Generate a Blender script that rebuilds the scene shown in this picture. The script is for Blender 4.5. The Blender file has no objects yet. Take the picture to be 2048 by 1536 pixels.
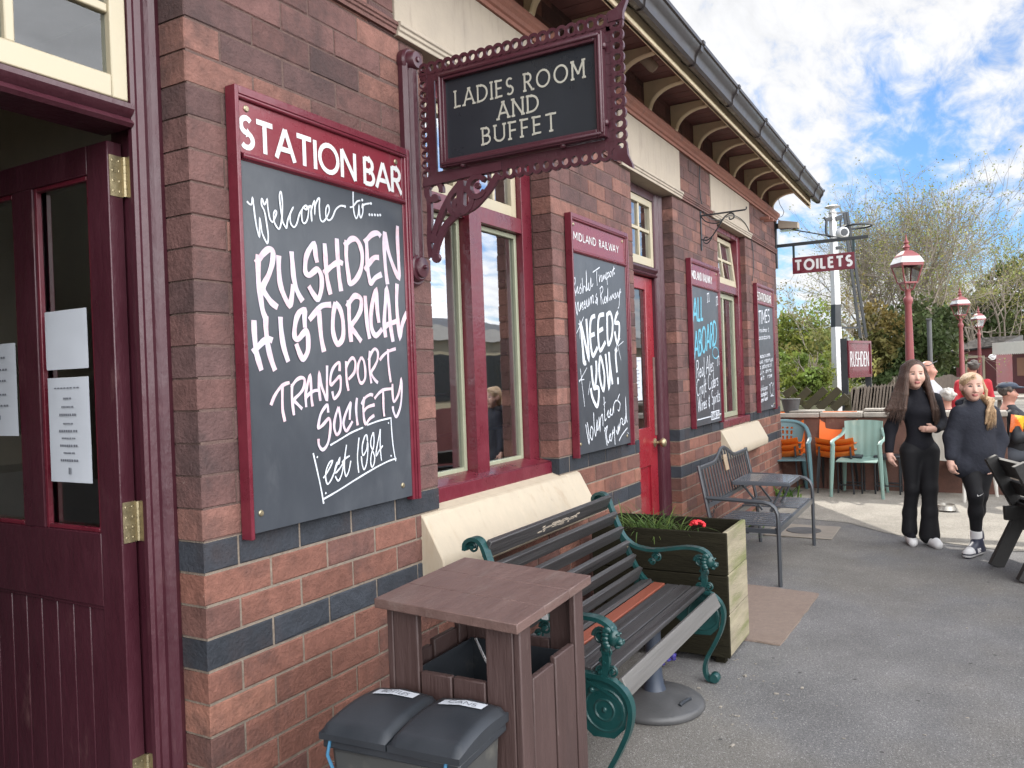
import bpy, math, random
import numpy as np
from mathutils import Vector, Matrix
random.seed(11); RNG = np.random.default_rng(5)
SC = bpy.context.scene
COL = SC.collection
R_ = math.radians

# ---------------------------------------------------------------- camera
CAM_F, CAM_YAW, CAM_PIT, CAM_ROL = 1597.388, 0.5155, -0.0075, 0.0356
CAM_C = np.array([0.0, -1.9552, 1.5])
_f0 = np.array([math.cos(CAM_YAW), math.sin(CAM_YAW), 0.0]); _r0 = np.array([math.sin(CAM_YAW), -math.cos(CAM_YAW), 0.0])
_u0 = np.array([0, 0, 1.0])
FW = _f0*math.cos(CAM_PIT)+_u0*math.sin(CAM_PIT); UP = -_f0*math.sin(CAM_PIT)+_u0*math.cos(CAM_PIT)
_c, _s = math.cos(CAM_ROL), math.sin(CAM_ROL)
cam_d = bpy.data.cameras.new("camera"); cam = bpy.data.objects.new("camera", cam_d); COL.objects.link(cam)
cam_d.sensor_fit = 'HORIZONTAL'; cam_d.sensor_width = 36.0; cam_d.lens = CAM_F/2048*36
cam_d.clip_start = 0.05; cam_d.clip_end = 2000
_ex = _c*_r0-_s*UP; _ey = _s*_r0+_c*UP
cam.matrix_world = Matrix(((_ex[0], _ey[0], -FW[0], CAM_C[0]), (_ex[1], _ey[1], -FW[1], CAM_C[1]), (_ex[2], _ey[2], -FW[2], CAM_C[2]), (0, 0, 0, 1)))
SC.camera = cam
# surveying helpers: from a sighted direction and a known plane to a point of the place
def _ray(x, y):
    a = x-1024; b = y-768
    return FW+_r0*((_c*a-_s*b)/CAM_F)-UP*((_s*a+_c*b)/CAM_F)
def onX(x, y, X): r = _ray(x, y); return CAM_C+r*((X-CAM_C[0])/r[0])
def onY(x, y, Y=0.0): r = _ray(x, y); return CAM_C+r*((Y-CAM_C[1])/r[1])
def onZ(x, y, Z=0.0): r = _ray(x, y); return CAM_C+r*((Z-CAM_C[2])/r[2])
def atD(x, y, d): return CAM_C+_ray(x, y)*d

# ---------------------------------------------------------------- world, sun, exposure
SUN = np.array([0.90, 0.55, 1.0]); SUN = SUN/np.linalg.norm(SUN)
SUN_EL = math.asin(SUN[2])
world = bpy.data.worlds.new("World"); SC.world = world; world.use_nodes = True
wn = world.node_tree; wn.nodes.clear(); WL = wn.links.new
def wnode(t, **k):
    n = wn.nodes.new(t)
    for a, b in k.items(): setattr(n, a, b)
    return n
w_out = wnode('ShaderNodeOutputWorld'); w_bg = wnode('ShaderNodeBackground'); w_bg.inputs['Strength'].default_value = 0.10
sky = wnode('ShaderNodeTexSky', sky_type='NISHITA'); sky.sun_disc = False; sky.sun_elevation = SUN_EL
sky.sun_rotation = math.atan2(SUN[0], SUN[1]); sky.air_density = 1.0; sky.dust_density = 0.6; sky.ozone_density = 1.6
tc = wnode('ShaderNodeTexCoord'); sep = wnode('ShaderNodeSeparateXYZ'); WL(tc.outputs['Generated'], sep.inputs[0])
def wmath(op, a, b=None, c=None, clamp=False):
    n = wnode('ShaderNodeMath', operation=op); n.use_clamp = clamp
    for i, v in enumerate((a, b, c)):
        if v is None: continue
        if isinstance(v, (int, float)): n.inputs[i].default_value = v
        else: WL(v, n.inputs[i])
    return n.outputs[0]
den = wmath('ADD', wmath('MAXIMUM', sep.outputs['Z'], 0.0), 0.16)
cx = wmath('DIVIDE', sep.outputs['X'], den); cy = wmath('DIVIDE', sep.outputs['Y'], den)
comb = wnode('ShaderNodeCombineXYZ'); WL(cx, comb.inputs[0]); WL(cy, comb.inputs[1])
mp = wnode('ShaderNodeMapping'); WL(comb.outputs[0], mp.inputs[0]); mp.inputs['Rotation'].default_value = (0, 0, R_(28)); mp.inputs['Scale'].default_value = (1.0, 2.3, 1)
mp.inputs['Location'].default_value = (6.3, 6.1, 0)
n1 = wnode('ShaderNodeTexNoise'); n1.inputs['Scale'].default_value = 0.75; n1.inputs['Detail'].default_value = 5; n1.inputs['Roughness'].default_value = .55; n1.inputs['Distortion'].default_value = .5
n2 = wnode('ShaderNodeTexNoise'); n2.inputs['Scale'].default_value = 5.6; n2.inputs['Detail'].default_value = 6; n2.inputs['Roughness'].default_value = .62; n2.inputs['Distortion'].default_value = .35
WL(mp.outputs[0], n1.inputs['Vector']); WL(mp.outputs[0], n2.inputs['Vector'])
dens = wmath('ADD', wmath('MULTIPLY', n1.outputs['Fac'], 0.80), wmath('MULTIPLY', n2.outputs['Fac'], 0.50))
w_sunvec = wnode('ShaderNodeVectorMath', operation='DOT_PRODUCT'); WL(tc.outputs['Generated'], w_sunvec.inputs[0]); w_sunvec.inputs[1].default_value = SUN
bias = wmath('MULTIPLY', wmath('MAXIMUM', wmath('SUBTRACT', w_sunvec.outputs['Value'], 0.62), 0.0), 0.42)
horz = wmath('MULTIPLY', wmath('POWER', wmath('SUBTRACT', 1.0, wmath('ABSOLUTE', sep.outputs['Z']), clamp=True), 8.0), 0.045)
dens = wmath('ADD', wmath('ADD', dens, bias), horz)
w_bk0 = wnode('ShaderNodeVectorMath', operation='DOT_PRODUCT'); WL(tc.outputs['Generated'], w_bk0.inputs[0]); w_bk0.inputs[1].default_value = (-0.30, -0.95, 0.0)
dens = wmath('ADD', dens, wmath('MULTIPLY', wmath('MAXIMUM', w_bk0.outputs['Value'], 0.0), 0.45))  # extra cloud added behind the camera to whiten the light on the wall
w_rng = wnode('ShaderNodeMapRange', interpolation_type='SMOOTHSTEP'); WL(dens, w_rng.inputs[0])
w_rng.inputs[1].default_value = 0.575; w_rng.inputs[2].default_value = 0.80
w_cov = wmath('MULTIPLY', w_rng.outputs[0], 0.97)
shade = wnode('ShaderNodeMapRange'); WL(n2.outputs['Fac'], shade.inputs[0]); shade.inputs[1].default_value = .3; shade.inputs[2].default_value = .7; shade.inputs[3].default_value = 0.87; shade.inputs[4].default_value = 1.10
cl = wnode('ShaderNodeMix', data_type='RGBA', blend_type='MULTIPLY'); cl.inputs['Factor'].default_value = 1.0; cl.inputs['A'].default_value = (5.5, 5.5, 5.55, 1); WL(shade.outputs[0], cl.inputs['B'])
mixs = wnode('ShaderNodeMix', data_type='RGBA'); WL(w_cov, mixs.inputs['Factor']); skt = wnode('ShaderNodeMix', data_type='RGBA', blend_type='MULTIPLY'); skt.inputs['Factor'].default_value = 1.0; WL(sky.outputs[0], skt.inputs['A']); skt.inputs['B'].default_value = (.36, .54, .74, 1); WL(skt.outputs['Result'], mixs.inputs['A']); WL(cl.outputs['Result'], mixs.inputs['B'])
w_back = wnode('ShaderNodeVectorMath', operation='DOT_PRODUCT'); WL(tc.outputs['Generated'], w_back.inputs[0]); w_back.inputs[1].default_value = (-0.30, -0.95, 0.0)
w_gain = wnode('ShaderNodeMapRange', interpolation_type='SMOOTHSTEP'); WL(w_back.outputs['Value'], w_gain.inputs[0]); w_gain.inputs[1].default_value = 0.0; w_gain.inputs[2].default_value = 0.75; w_gain.inputs[3].default_value = 1.0; w_gain.inputs[4].default_value = 5.5  # unseen sky behind the camera boosted as added fill for the wall face
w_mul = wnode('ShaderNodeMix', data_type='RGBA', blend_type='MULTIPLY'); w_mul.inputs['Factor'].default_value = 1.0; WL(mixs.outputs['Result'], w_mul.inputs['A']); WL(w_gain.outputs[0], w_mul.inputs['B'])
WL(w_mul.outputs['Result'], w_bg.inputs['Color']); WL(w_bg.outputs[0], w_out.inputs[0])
sun_d = bpy.data.lights.new("sun", 'SUN'); sun_d.energy = 3.0; sun_d.angle = R_(0.6); sun_d.color = (1.0, .95, .87)
sun = bpy.data.objects.new("sun", sun_d); COL.objects.link(sun); sun.location = (6, 6, 12)
sun.rotation_euler = Vector(SUN).to_track_quat('Z', 'Y').to_euler()
SC.view_settings.view_transform = 'Standard'; SC.view_settings.look = 'None'; SC.view_settings.gamma = 1.0
SC.view_settings.exposure = 0.86
SC.render.engine = 'CYCLES'
SC.cycles.max_bounces = 6; SC.cycles.transparent_max_bounces = 12; SC.cycles.caustics_reflective = False; SC.cycles.caustics_refractive = False

# ---------------------------------------------------------------- materials
def lin(h):  # sRGB 0-255 triple -> linear
    return tuple(((v/255)/12.92 if v/255 <= .04045 else (((v/255)+.055)/1.055)**2.4) for v in h)
def mat(name, col, rough=.6, var=.18, vs=9.0, bump=.0, bs=70.0, metal=0.0, spec=.5, dirt=None, dirt_s=3.0, dirt_t=(.55, .75), stretch=(1, 1, 1), coat=0.0, tint=False, rough_var=.12, bdist=.01, soot=None):
    m = bpy.data.materials.new(name); m.use_nodes = True; nt = m.node_tree; L = nt.links.new
    b = nt.nodes['Principled BSDF']; b.inputs['Metallic'].default_value = metal; b.inputs['Roughness'].default_value = rough
    b.inputs['Specular IOR Level'].default_value = spec; b.inputs['Coat Weight'].default_value = coat
    t = nt.nodes.new('ShaderNodeTexCoord'); mp = nt.nodes.new('ShaderNodeMapping'); L(t.outputs['Object'], mp.inputs[0]); mp.inputs['Scale'].default_value = stretch
    n = nt.nodes.new('ShaderNodeTexNoise'); n.inputs['Scale'].default_value = vs; n.inputs['Detail'].default_value = 6; n.inputs['Roughness'].default_value = .65; L(mp.outputs[0], n.inputs['Vector'])
    rg = nt.nodes.new('ShaderNodeMapRange'); L(n.outputs['Fac'], rg.inputs[0]); rg.inputs[1].default_value = .25; rg.inputs[2].default_value = .75
    rg.inputs[3].default_value = 1-var; rg.inputs[4].default_value = 1+var
    mu = nt.nodes.new('ShaderNodeMix'); mu.data_type = 'RGBA'; mu.blend_type = 'MULTIPLY'; mu.inputs['Factor'].default_value = 1
    mu.inputs['A'].default_value = (*col[:3], 1); L(rg.outputs[0], mu.inputs['B']); out = mu.outputs['Result']
    if tint:
        at = nt.nodes.new('ShaderNodeAttribute'); at.attribute_name = 'tint'
        m3 = nt.nodes.new('ShaderNodeMix'); m3.data_type = 'RGBA'; m3.blend_type = 'MULTIPLY'; m3.inputs['Factor'].default_value = 1
        L(out, m3.inputs['A']); L(at.outputs['Color'], m3.inputs['B']); out = m3.outputs['Result']
    if dirt:
        n3 = nt.nodes.new('ShaderNodeTexNoise'); n3.inputs['Scale'].default_value = dirt_s; n3.inputs['Detail'].default_value = 8; n3.inputs['Roughness'].default_value = .7; L(mp.outputs[0], n3.inputs['Vector'])
        r3 = nt.nodes.new('ShaderNodeMapRange'); r3.interpolation_type = 'SMOOTHSTEP'; L(n3.outputs['Fac'], r3.inputs[0]); r3.inputs[1].default_value = dirt_t[0]; r3.inputs[2].default_value = dirt_t[1]
        m2 = nt.nodes.new('ShaderNodeMix'); m2.data_type = 'RGBA'; L(r3.outputs[0], m2.inputs['Factor']); L(out, m2.inputs['A']); m2.inputs['B'].default_value = (*dirt[:3], 1); out = m2.outputs['Result']
    if soot:
        sc_, ss, s0, s1, sa, sst = soot
        mp2 = nt.nodes.new('ShaderNodeMapping'); L(t.outputs['Object'], mp2.inputs[0]); mp2.inputs['Scale'].default_value = sst
        n4 = nt.nodes.new('ShaderNodeTexNoise'); n4.inputs['Scale'].default_value = ss; n4.inputs['Detail'].default_value = 9; n4.inputs['Roughness'].default_value = .68; L(mp2.outputs[0], n4.inputs['Vector'])
        r4 = nt.nodes.new('ShaderNodeMapRange'); r4.interpolation_type = 'SMOOTHSTEP'; L(n4.outputs['Fac'], r4.inputs[0]); r4.inputs[1].default_value = s0; r4.inputs[2].default_value = s1; r4.inputs[4].default_value = sa
        m4 = nt.nodes.new('ShaderNodeMix'); m4.data_type = 'RGBA'; L(r4.outputs[0], m4.inputs['Factor']); L(out, m4.inputs['A']); m4.inputs['B'].default_value = (*sc_, 1); out = m4.outputs['Result']
    L(out, b.inputs['Base Color'])
    rr = nt.nodes.new('ShaderNodeMapRange'); L(n.outputs['Fac'], rr.inputs[0]); rr.inputs[1].default_value = .3; rr.inputs[2].default_value = .7
    rr.inputs[3].default_value = max(.03, rough-rough_var); rr.inputs[4].default_value = min(1, rough+rough_var); L(rr.outputs[0], b.inputs['Roughness'])
    if bump > 0:
        nb = nt.nodes.new('ShaderNodeTexNoise'); nb.inputs['Scale'].default_value = bs; nb.inputs['Detail'].default_value = 5; nb.inputs['Roughness'].default_value = .6; L(mp.outputs[0], nb.inputs['Vector'])
        bp = nt.nodes.new('ShaderNodeBump'); bp.inputs['Strength'].default_value = bump; bp.inputs['Distance'].default_value = bdist; L(nb.outputs['Fac'], bp.inputs['Height']); L(bp.outputs[0], b.inputs['Normal'])
    return m
def glass(name, fac=.12, fres=.75, tint=(1, 1, 1), rough=.02, dark=0.0, wob=0.0):
    m = bpy.data.materials.new(name); m.use_nodes = True; nt = m.node_tree; L = nt.links.new; nt.nodes.clear()
    o = nt.nodes.new('ShaderNodeOutputMaterial'); mx = nt.nodes.new('ShaderNodeMixShader'); tr = nt.nodes.new('ShaderNodeBsdfTransparent'); gl = nt.nodes.new('ShaderNodeBsdfGlossy')
    tr.inputs[0].default_value = (*tint, 1); gl.inputs['Roughness'].default_value = rough; gl.inputs['Color'].default_value = (.95, .97, 1, 1)
    lw = nt.nodes.new('ShaderNodeLayerWeight'); lw.inputs['Blend'].default_value = .42
    ma = nt.nodes.new('ShaderNodeMath'); ma.operation = 'MULTIPLY_ADD'; L(lw.outputs['Fresnel'], ma.inputs[0]); ma.inputs[1].default_value = fres; ma.inputs[2].default_value = fac; ma.use_clamp = True
    if wob > 0:
        t = nt.nodes.new('ShaderNodeTexCoord'); n = nt.nodes.new('ShaderNodeTexNoise'); n.inputs['Scale'].default_value = 3.0; L(t.outputs['Object'], n.inputs['Vector'])
        bp = nt.nodes.new('ShaderNodeBump'); bp.inputs['Strength'].default_value = wob; bp.inputs['Distance'].default_value = .02; L(n.outputs['Fac'], bp.inputs['Height']); L(bp.outputs[0], gl.inputs['Normal'])
    L(ma.outputs[0], mx.inputs[0]); L(tr.outputs[0], mx.inputs[1]); L(gl.outputs[0], mx.inputs[2]); L(mx.outputs[0], o.inputs[0])
    return m
def leafmat(name, col, var=.35, trans=.35):
    m = bpy.data.materials.new(name); m.use_nodes = True; nt = m.node_tree; L = nt.links.new
    b = nt.nodes['Principled BSDF']; b.inputs['Roughness'].default_value = .6; b.inputs['Specular IOR Level'].default_value = .25
    o = nt.nodes['Material Output']
    at = nt.nodes.new('ShaderNodeAttribute'); at.attribute_name = 'tint'
    m3 = nt.nodes.new('ShaderNodeMix'); m3.data_type = 'RGBA'; m3.blend_type = 'MULTIPLY'; m3.inputs['Factor'].default_value = 1; m3.inputs['A'].default_value = (*col, 1); L(at.outputs['Color'], m3.inputs['B'])
    L(m3.outputs['Result'], b.inputs['Base Color'])
    tl = nt.nodes.new('ShaderNodeBsdfTranslucent'); L(m3.outputs['Result'], tl.inputs[0])
    mx = nt.nodes.new('ShaderNodeMixShader'); mx.inputs[0].default_value = trans; L(b.outputs[0], mx.inputs[1]); L(tl.outputs[0], mx.inputs[2]); L(mx.outputs[0], o.inputs[0])
    return m
M = {}
M['brick'] = mat('brick', (1, 1, 1), .82, .34, 17, .8, 75, tint=True, spec=.25, dirt=(.34, .27, .23), dirt_s=34, dirt_t=(.66, .80), bdist=.008, soot=((.048, .036, .036), 2.6, .47, .70, .72, (1, 1, .8)))
M['mortar'] = mat('mortar', (.22, .18, .145), .95, .25, 30, .6, 150, spec=.2)
M['mortar_dark'] = mat('sooty_mortar', (.125, .082, .072), .95, .3, 30, .6, 150, spec=.2, dirt=(.16, .12, .1), dirt_s=9)
M['terracotta'] = mat('terracotta', (.29, .125, .092), .75, .2, 14, .25, 90, dirt=(.16, .08, .065), dirt_s=6)
M['stone'] = mat('cream_stone', (.38, .325, .26), .8, .12, 5, .2, 60, soot=((.14, .11, .095), 4, .52, .80, .55, (3, 3, .5)), dirt=(.30, .25, .20), dirt_s=3.5, dirt_t=(.6, .9))
M['sill'] = mat('cream_painted_sill', (.43, .365, .275), .6, .09, 5, .10, 40, soot=((.16, .13, .10), 26, .60, .78, .6, (1, 1, .6)), dirt=(.36, .285, .20), dirt_s=2.2, dirt_t=(.52, .80), stretch=(5, 5, .9))
M['cream'] = mat('cream_gloss_paint', (.44, .385, .27), .4, .06, 7, .05, 30, coat=.1)
M['cream_dull'] = mat('cream_eaves_paint', (.72, .60, .41), .55, .12, 6, .08, 40, dirt=(.26, .2, .14), dirt_s=5, dirt_t=(.6, .85))
M['maroon'] = mat('maroon_gloss_paint', (.125, .014, .026), .32, .2, 8, .22, 38, coat=.2, dirt=(.16, .05, .05), dirt_s=7, dirt_t=(.64, .9))
M['maroon_dull'] = mat('dark_maroon_paint', (.055, .013, .021), .38, .2, 8, .35, 40, coat=.1, dirt=(.15, .075, .075), dirt_s=9, dirt_t=(.58, .82), stretch=(1, 1, .4))
M['maroon_iron'] = mat('maroon_ironwork_paint', (.056, .013, .021), .38, .12, 9, .12, 60, coat=.15)
M['red_door'] = mat('red_door_paint', (.24, .012, .022), .28, .08, 6, .06, 30, coat=.25)
M['header'] = mat('maroon_header_board', (.17, .018, .03), .28, .1, 4, .0, coat=.25)
M['chalk'] = mat('chalkboard_paint', (.046, .053, .064), .36, .14, 3, .03, 200, spec=.5, rough_var=.09, dirt=(.085, .093, .105), dirt_s=2.6, dirt_t=(.42, .82), stretch=(1, 1, .55), soot=((.10, .108, .12), 5, .55, .80, .45, (1.6, 1, .7)))
M['white'] = mat('white_lettering', (.60, .61, .61), .55, .05, 8)
M['chalkwhite'] = mat('white_chalk_pen', (.60, .63, .68), .8, .2, 60, dirt=(.34, .37, .41), dirt_s=75, dirt_t=(.56, .72))
M['chalkpink'] = mat('pink_chalk_pen', (.62, .455, .50), .8, .25, 45, dirt=(.52, .50, .60), dirt_s=16, dirt_t=(.42, .68))
M['chalkblue'] = mat('blue_chalk_pen', (.12, .38, .50), .7, .12, 25)
M['screw'] = mat('brass_screw', (.35, .30, .2), .4, .1, 30, metal=.8)
M['brass'] = mat('aged_brass', (.38, .32, .20), .48, .2, 30, .1, 80, metal=.85, dirt=(.2, .16, .09), dirt_s=20)
M['signblack'] = mat('black_sign_panel', (.016, .02, .026), .32, .1, 3, .02, 30)
M['signgold'] = mat('pale_sign_lettering', (.40, .39, .33), .5, .1, 30)
M['gutter'] = mat('dark_brown_gutter', (.030, .024, .024), .38, .2, 6, .03, 30, dirt=(.08, .07, .065), dirt_s=5, dirt_t=(.6, .9))
M['slate'] = mat('roof_slate', (.06, .062, .07), .6, .25, 7, .2, 30)
M['soffit'] = mat('soffit_boards', (.17, .075, .068), .7, .25, 9, .2, 40)
M['glass'] = glass('window_glass', .42, .75, (.93, .95, .94), wob=.05)
M['glass_dark'] = glass('door_glass', .20, .75, (.8, .85, .88))
M['glass_top'] = glass('transom_glass', .04, .3, (.8, .86, .9), wob=.1)
M['interior'] = mat('interior_plaster', (.42, .37, .29), .9, .2, 2)
M['interior_dark'] = mat('interior_dark', (.06, .06, .065), .9, .2, 2)
M['net'] = mat('curtain_cloth', (.62, .58, .52), .9, .1, 12, .1, 40)
M['sashwhite'] = mat('sage_sash_paint', (.30, .31, .22), .5, .1, 9)
M['paper'] = mat('white_paper', (.52, .55, .60), .8, .04, 6)
M['ink'] = mat('grey_print', (.16, .17, .20), .8, .1, 30)
M['asphalt'] = None
M['black_wood'] = mat('weathered_black_slats', (.044, .042, .043), .38, .55, 10, .8, 26, stretch=(.10, 3.0, 3.0), dirt=(.10, .095, .09), dirt_s=9, dirt_t=(.56, .82), bdist=.006)
M['grey_wood'] = mat('bleached_front_slat', (.125, .120, .114), .5, .2, 10, .4, 26, stretch=(.10, 3.0, 3.0), bdist=.006)
M['red_wood'] = mat('bare_mahogany_slat', (.22, .060, .035), .5, .2, 10, .3, 26, stretch=(.15, 2.5, 2.5))
M['green_iron'] = mat('green_cast_iron', (.007, .048, .047), .36, .22, 14, .15, 60, coat=.2, dirt=(.02, .03, .03), dirt_s=10)
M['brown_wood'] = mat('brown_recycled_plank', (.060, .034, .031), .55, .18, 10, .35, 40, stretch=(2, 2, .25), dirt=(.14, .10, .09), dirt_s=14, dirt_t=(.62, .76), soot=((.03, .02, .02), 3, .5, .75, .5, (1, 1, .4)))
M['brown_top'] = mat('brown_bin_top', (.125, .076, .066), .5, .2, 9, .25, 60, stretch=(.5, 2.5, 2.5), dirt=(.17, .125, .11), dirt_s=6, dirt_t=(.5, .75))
M['black_plastic'] = mat('black_bin_plastic', (.026, .030, .036), .42, .15, 8, .06, 200, dirt=(.07, .07, .07), dirt_s=11, dirt_t=(.62, .8))
M['grey_plastic'] = mat('grey_bin_body', (.055, .056, .055), .5, .12, 8, dirt=(.12, .115, .10), dirt_s=6)
M['blue_rope'] = mat('blue_cord', (.04, .15, .26), .7, .1, 60)
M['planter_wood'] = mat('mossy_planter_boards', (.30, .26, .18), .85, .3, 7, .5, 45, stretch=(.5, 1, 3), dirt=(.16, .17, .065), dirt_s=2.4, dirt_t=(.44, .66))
M['planter_shaded'] = mat('shaded_planter_boards', (.018, .016, .010), .95, .35, 7, .6, 45, stretch=(1, .5, 3), spec=.1)  # same boards as the front, with the shade on them put into the colour
M['soil'] = mat('soil', (.03, .022, .016), .95, .3, 30, .6, 60)
M['bench_metal'] = mat('dark_grey_bench_metal', (.045, .050, .058), .30, .06, 4, coat=.15, rough_var=.02)
M['bench_slat'] = mat('sky_sheen_bench_slat', (.085, .092, .105), .25, .05, 4, coat=.3, rough_var=.02)  # paler than the frame: sky reflected on the tops is put into the colour
M['plaque'] = mat('tan_plaque', (.32, .24, .16), .6, .1, 20)
M['matcoir'] = mat('brown_door_mat', (.25, .19, .155), .95, .18, 40, .7, 220, dirt=(.19, .14, .115), dirt_s=5)
M['base_grey'] = mat('grey_cast_base', (.072, .072, .074), .5, .2, 8, .12, 70, dirt=(.13, .125, .12), dirt_s=6)
M['blue_grey'] = mat('blue_grey_tube', (.045, .058, .085), .45, .1, 8)
M['white_metal'] = mat('white_painted_post', (.68, .68, .68), .5, .08, 4, dirt=(.4, .38, .35), dirt_s=8)
M['black_metal'] = mat('black_painted_steel', (.022, .026, .03), .45, .15, 8)
M['green_metal'] = mat('dark_green_painted_steel', (.016, .035, .034), .45, .15, 8)
M['lamp_red'] = mat('faded_maroon_lamp_paint', (.24, .060, .062), .5, .15, 6, .05, 40)
M['lamp_glass'] = glass('lamp_glass', .10, .75, (.95, .95, .92))
M['lowwall'] = mat('old_red_brown_wall', (.13, .066, .05), .9, .35, 7, .5, 40, dirt=(.24, .17, .13), dirt_s=7, dirt_t=(.58, .8))
M['coping'] = mat('grey_coping', (.34, .31, .27), .9, .2, 9, .4, 60)
M['fence_wood'] = mat('silvered_fence_wood', (.20, .165, .135), .9, .3, 9, .3, 40, stretch=(3, 3, .6))
M['fence_green'] = mat('mossy_dark_fence_wood', (.055, .048, .026), .9, .3, 9, .3, 40, dirt=(.10, .105, .03), dirt_s=5)
M['pl_teal'] = mat('teal_plastic', (.085, .165, .185), .42, .07, 5)
M['pl_green'] = mat('pale_green_plastic', (.215, .335, .295), .42, .07, 5, dirt=(.3, .38, .32), dirt_s=4)
M['pl_orange'] = mat('orange_plastic', (.78, .17, .02), .4, .06, 5)
M['pl_white'] = mat('white_plastic', (.76, .74, .68), .42, .06, 5)
M['dark_bench'] = mat('black_stained_timber', (.018, .017, .016), .55, .3, 8, .25, 40, stretch=(1, 1, .5))
M['bowl'] = mat('steel_bowl', (.42, .40, .36), .35, .1, 20, metal=.5)
M['hut'] = mat('maroon_hut_boards', (.12, .028, .030), .6, .2, 3, dirt=(.16, .06, .05), dirt_s=2)
M['tan_panel'] = mat('tan_panel', (.34, .17, .10), .5, .2, 3)
M['concrete'] = mat('concrete_cover', (.25, .22, .185), .9, .2, 8, .4, 80)
M['bark'] = mat('grey_brown_bark', (.26, .22, .18), .9, .3, 6, .4, 20)
M['skin'] = mat('skin', (.60, .36, .28), .5, .05, 20, spec=.35)
M['skin_old'] = mat('ruddy_skin', (.55, .28, .21), .5, .08, 20, spec=.35)
M['lips'] = mat('lips', (.42, .14, .13), .45, .05, 20)
M['eye'] = mat('dark_eye', (.05, .035, .03), .3, .05, 20)
M['brow'] = mat('brow', (.22, .12, .08), .8, .05, 20)
M['hair_brown'] = mat('long_brown_hair', (.085, .048, .034), .42, .35, 8, .6, 14, stretch=(14, 14, .35), bdist=.02)
M['hair_blonde'] = mat('strawberry_blonde_hair', (.47, .31, .175), .45, .3, 8, .6, 14, stretch=(14, 14, .35), bdist=.02)
M['hair_white'] = mat('white_hair', (.56, .53, .48), .7, .1, 30, .5, 60)
M['hair_grey'] = mat('grey_hair', (.10, .085, .075), .7, .2, 30, .5, 60)
M['black_knit'] = mat('black_jersey', (.012, .012, .016), .85, .15, 14, .3, 50, spec=.2)
M['black_leg'] = mat('black_trousers', (.012, .012, .014), .7, .15, 8, .25, 30, spec=.25)
M['hoodie'] = mat('charcoal_sweatshirt', (.031, .033, .043), .9, .14, 10, .5, 22, spec=.15, bdist=.02)
M['hood_lit_and_print'] = mat('sunlit_hood_and_print', (.36, .32, .27), .9, .1, 20)
M['shoe_white'] = mat('white_trainer', (.72, .71, .70), .5, .06, 20)
M['shoe_navy'] = mat('navy_trainer', (.018, .022, .045), .5, .1, 20)
M['red_cloth'] = mat('red_jersey', (.52, .03, .045), .8, .1, 10)
M['maroon_cloth'] = mat('maroon_cardigan', (.16, .014, .03), .9, .1, 10, .4, 40)
M['pale_cloth'] = mat('pale_checked_shirt', (.52, .52, .55), .85, .15, 30)
M['navy_cap'] = mat('blue_grey_cap', (.055, .07, .10), .9, .1, 20)
M['dark_jacket'] = mat('black_jacket', (.014, .016, .02), .6, .2, 10, .3, 20)
M['jeans'] = mat('grey_trousers', (.09, .10, .12), .9, .15, 10)
M['crisp_orange'] = mat('orange_packet', (.75, .16, .03), .3, .1, 6)
M['crisp_yellow'] = mat('yellow_packet', (.80, .50, .04), .3, .1, 6)
M['tree_dark'] = leafmat('evergreen_leaf', (.075, .105, .042))
M['tree_mid'] = leafmat('spring_leaf', (.15, .19, .045), trans=.45)
M['tree_bud'] = leafmat('opening_bud', (.235, .25, .085), trans=.4)
M['tree_rust'] = leafmat('russet_leaf', (.17, .15, .055), trans=.4)
M['grass'] = leafmat('grass_blade', (.075, .125, .04), trans=.3)
M['weed'] = leafmat('weed_leaf', (.09, .17, .04), trans=.35)
M['petal'] = mat('red_petal', (.62, .02, .03), .6, .15, 40)
M['litter'] = mat('litter_scraps', (.30, .27, .23), .8, .3, 40)
M['purple'] = mat('purple_wrapper', (.05, .04, .22), .35, .2, 30)
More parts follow.
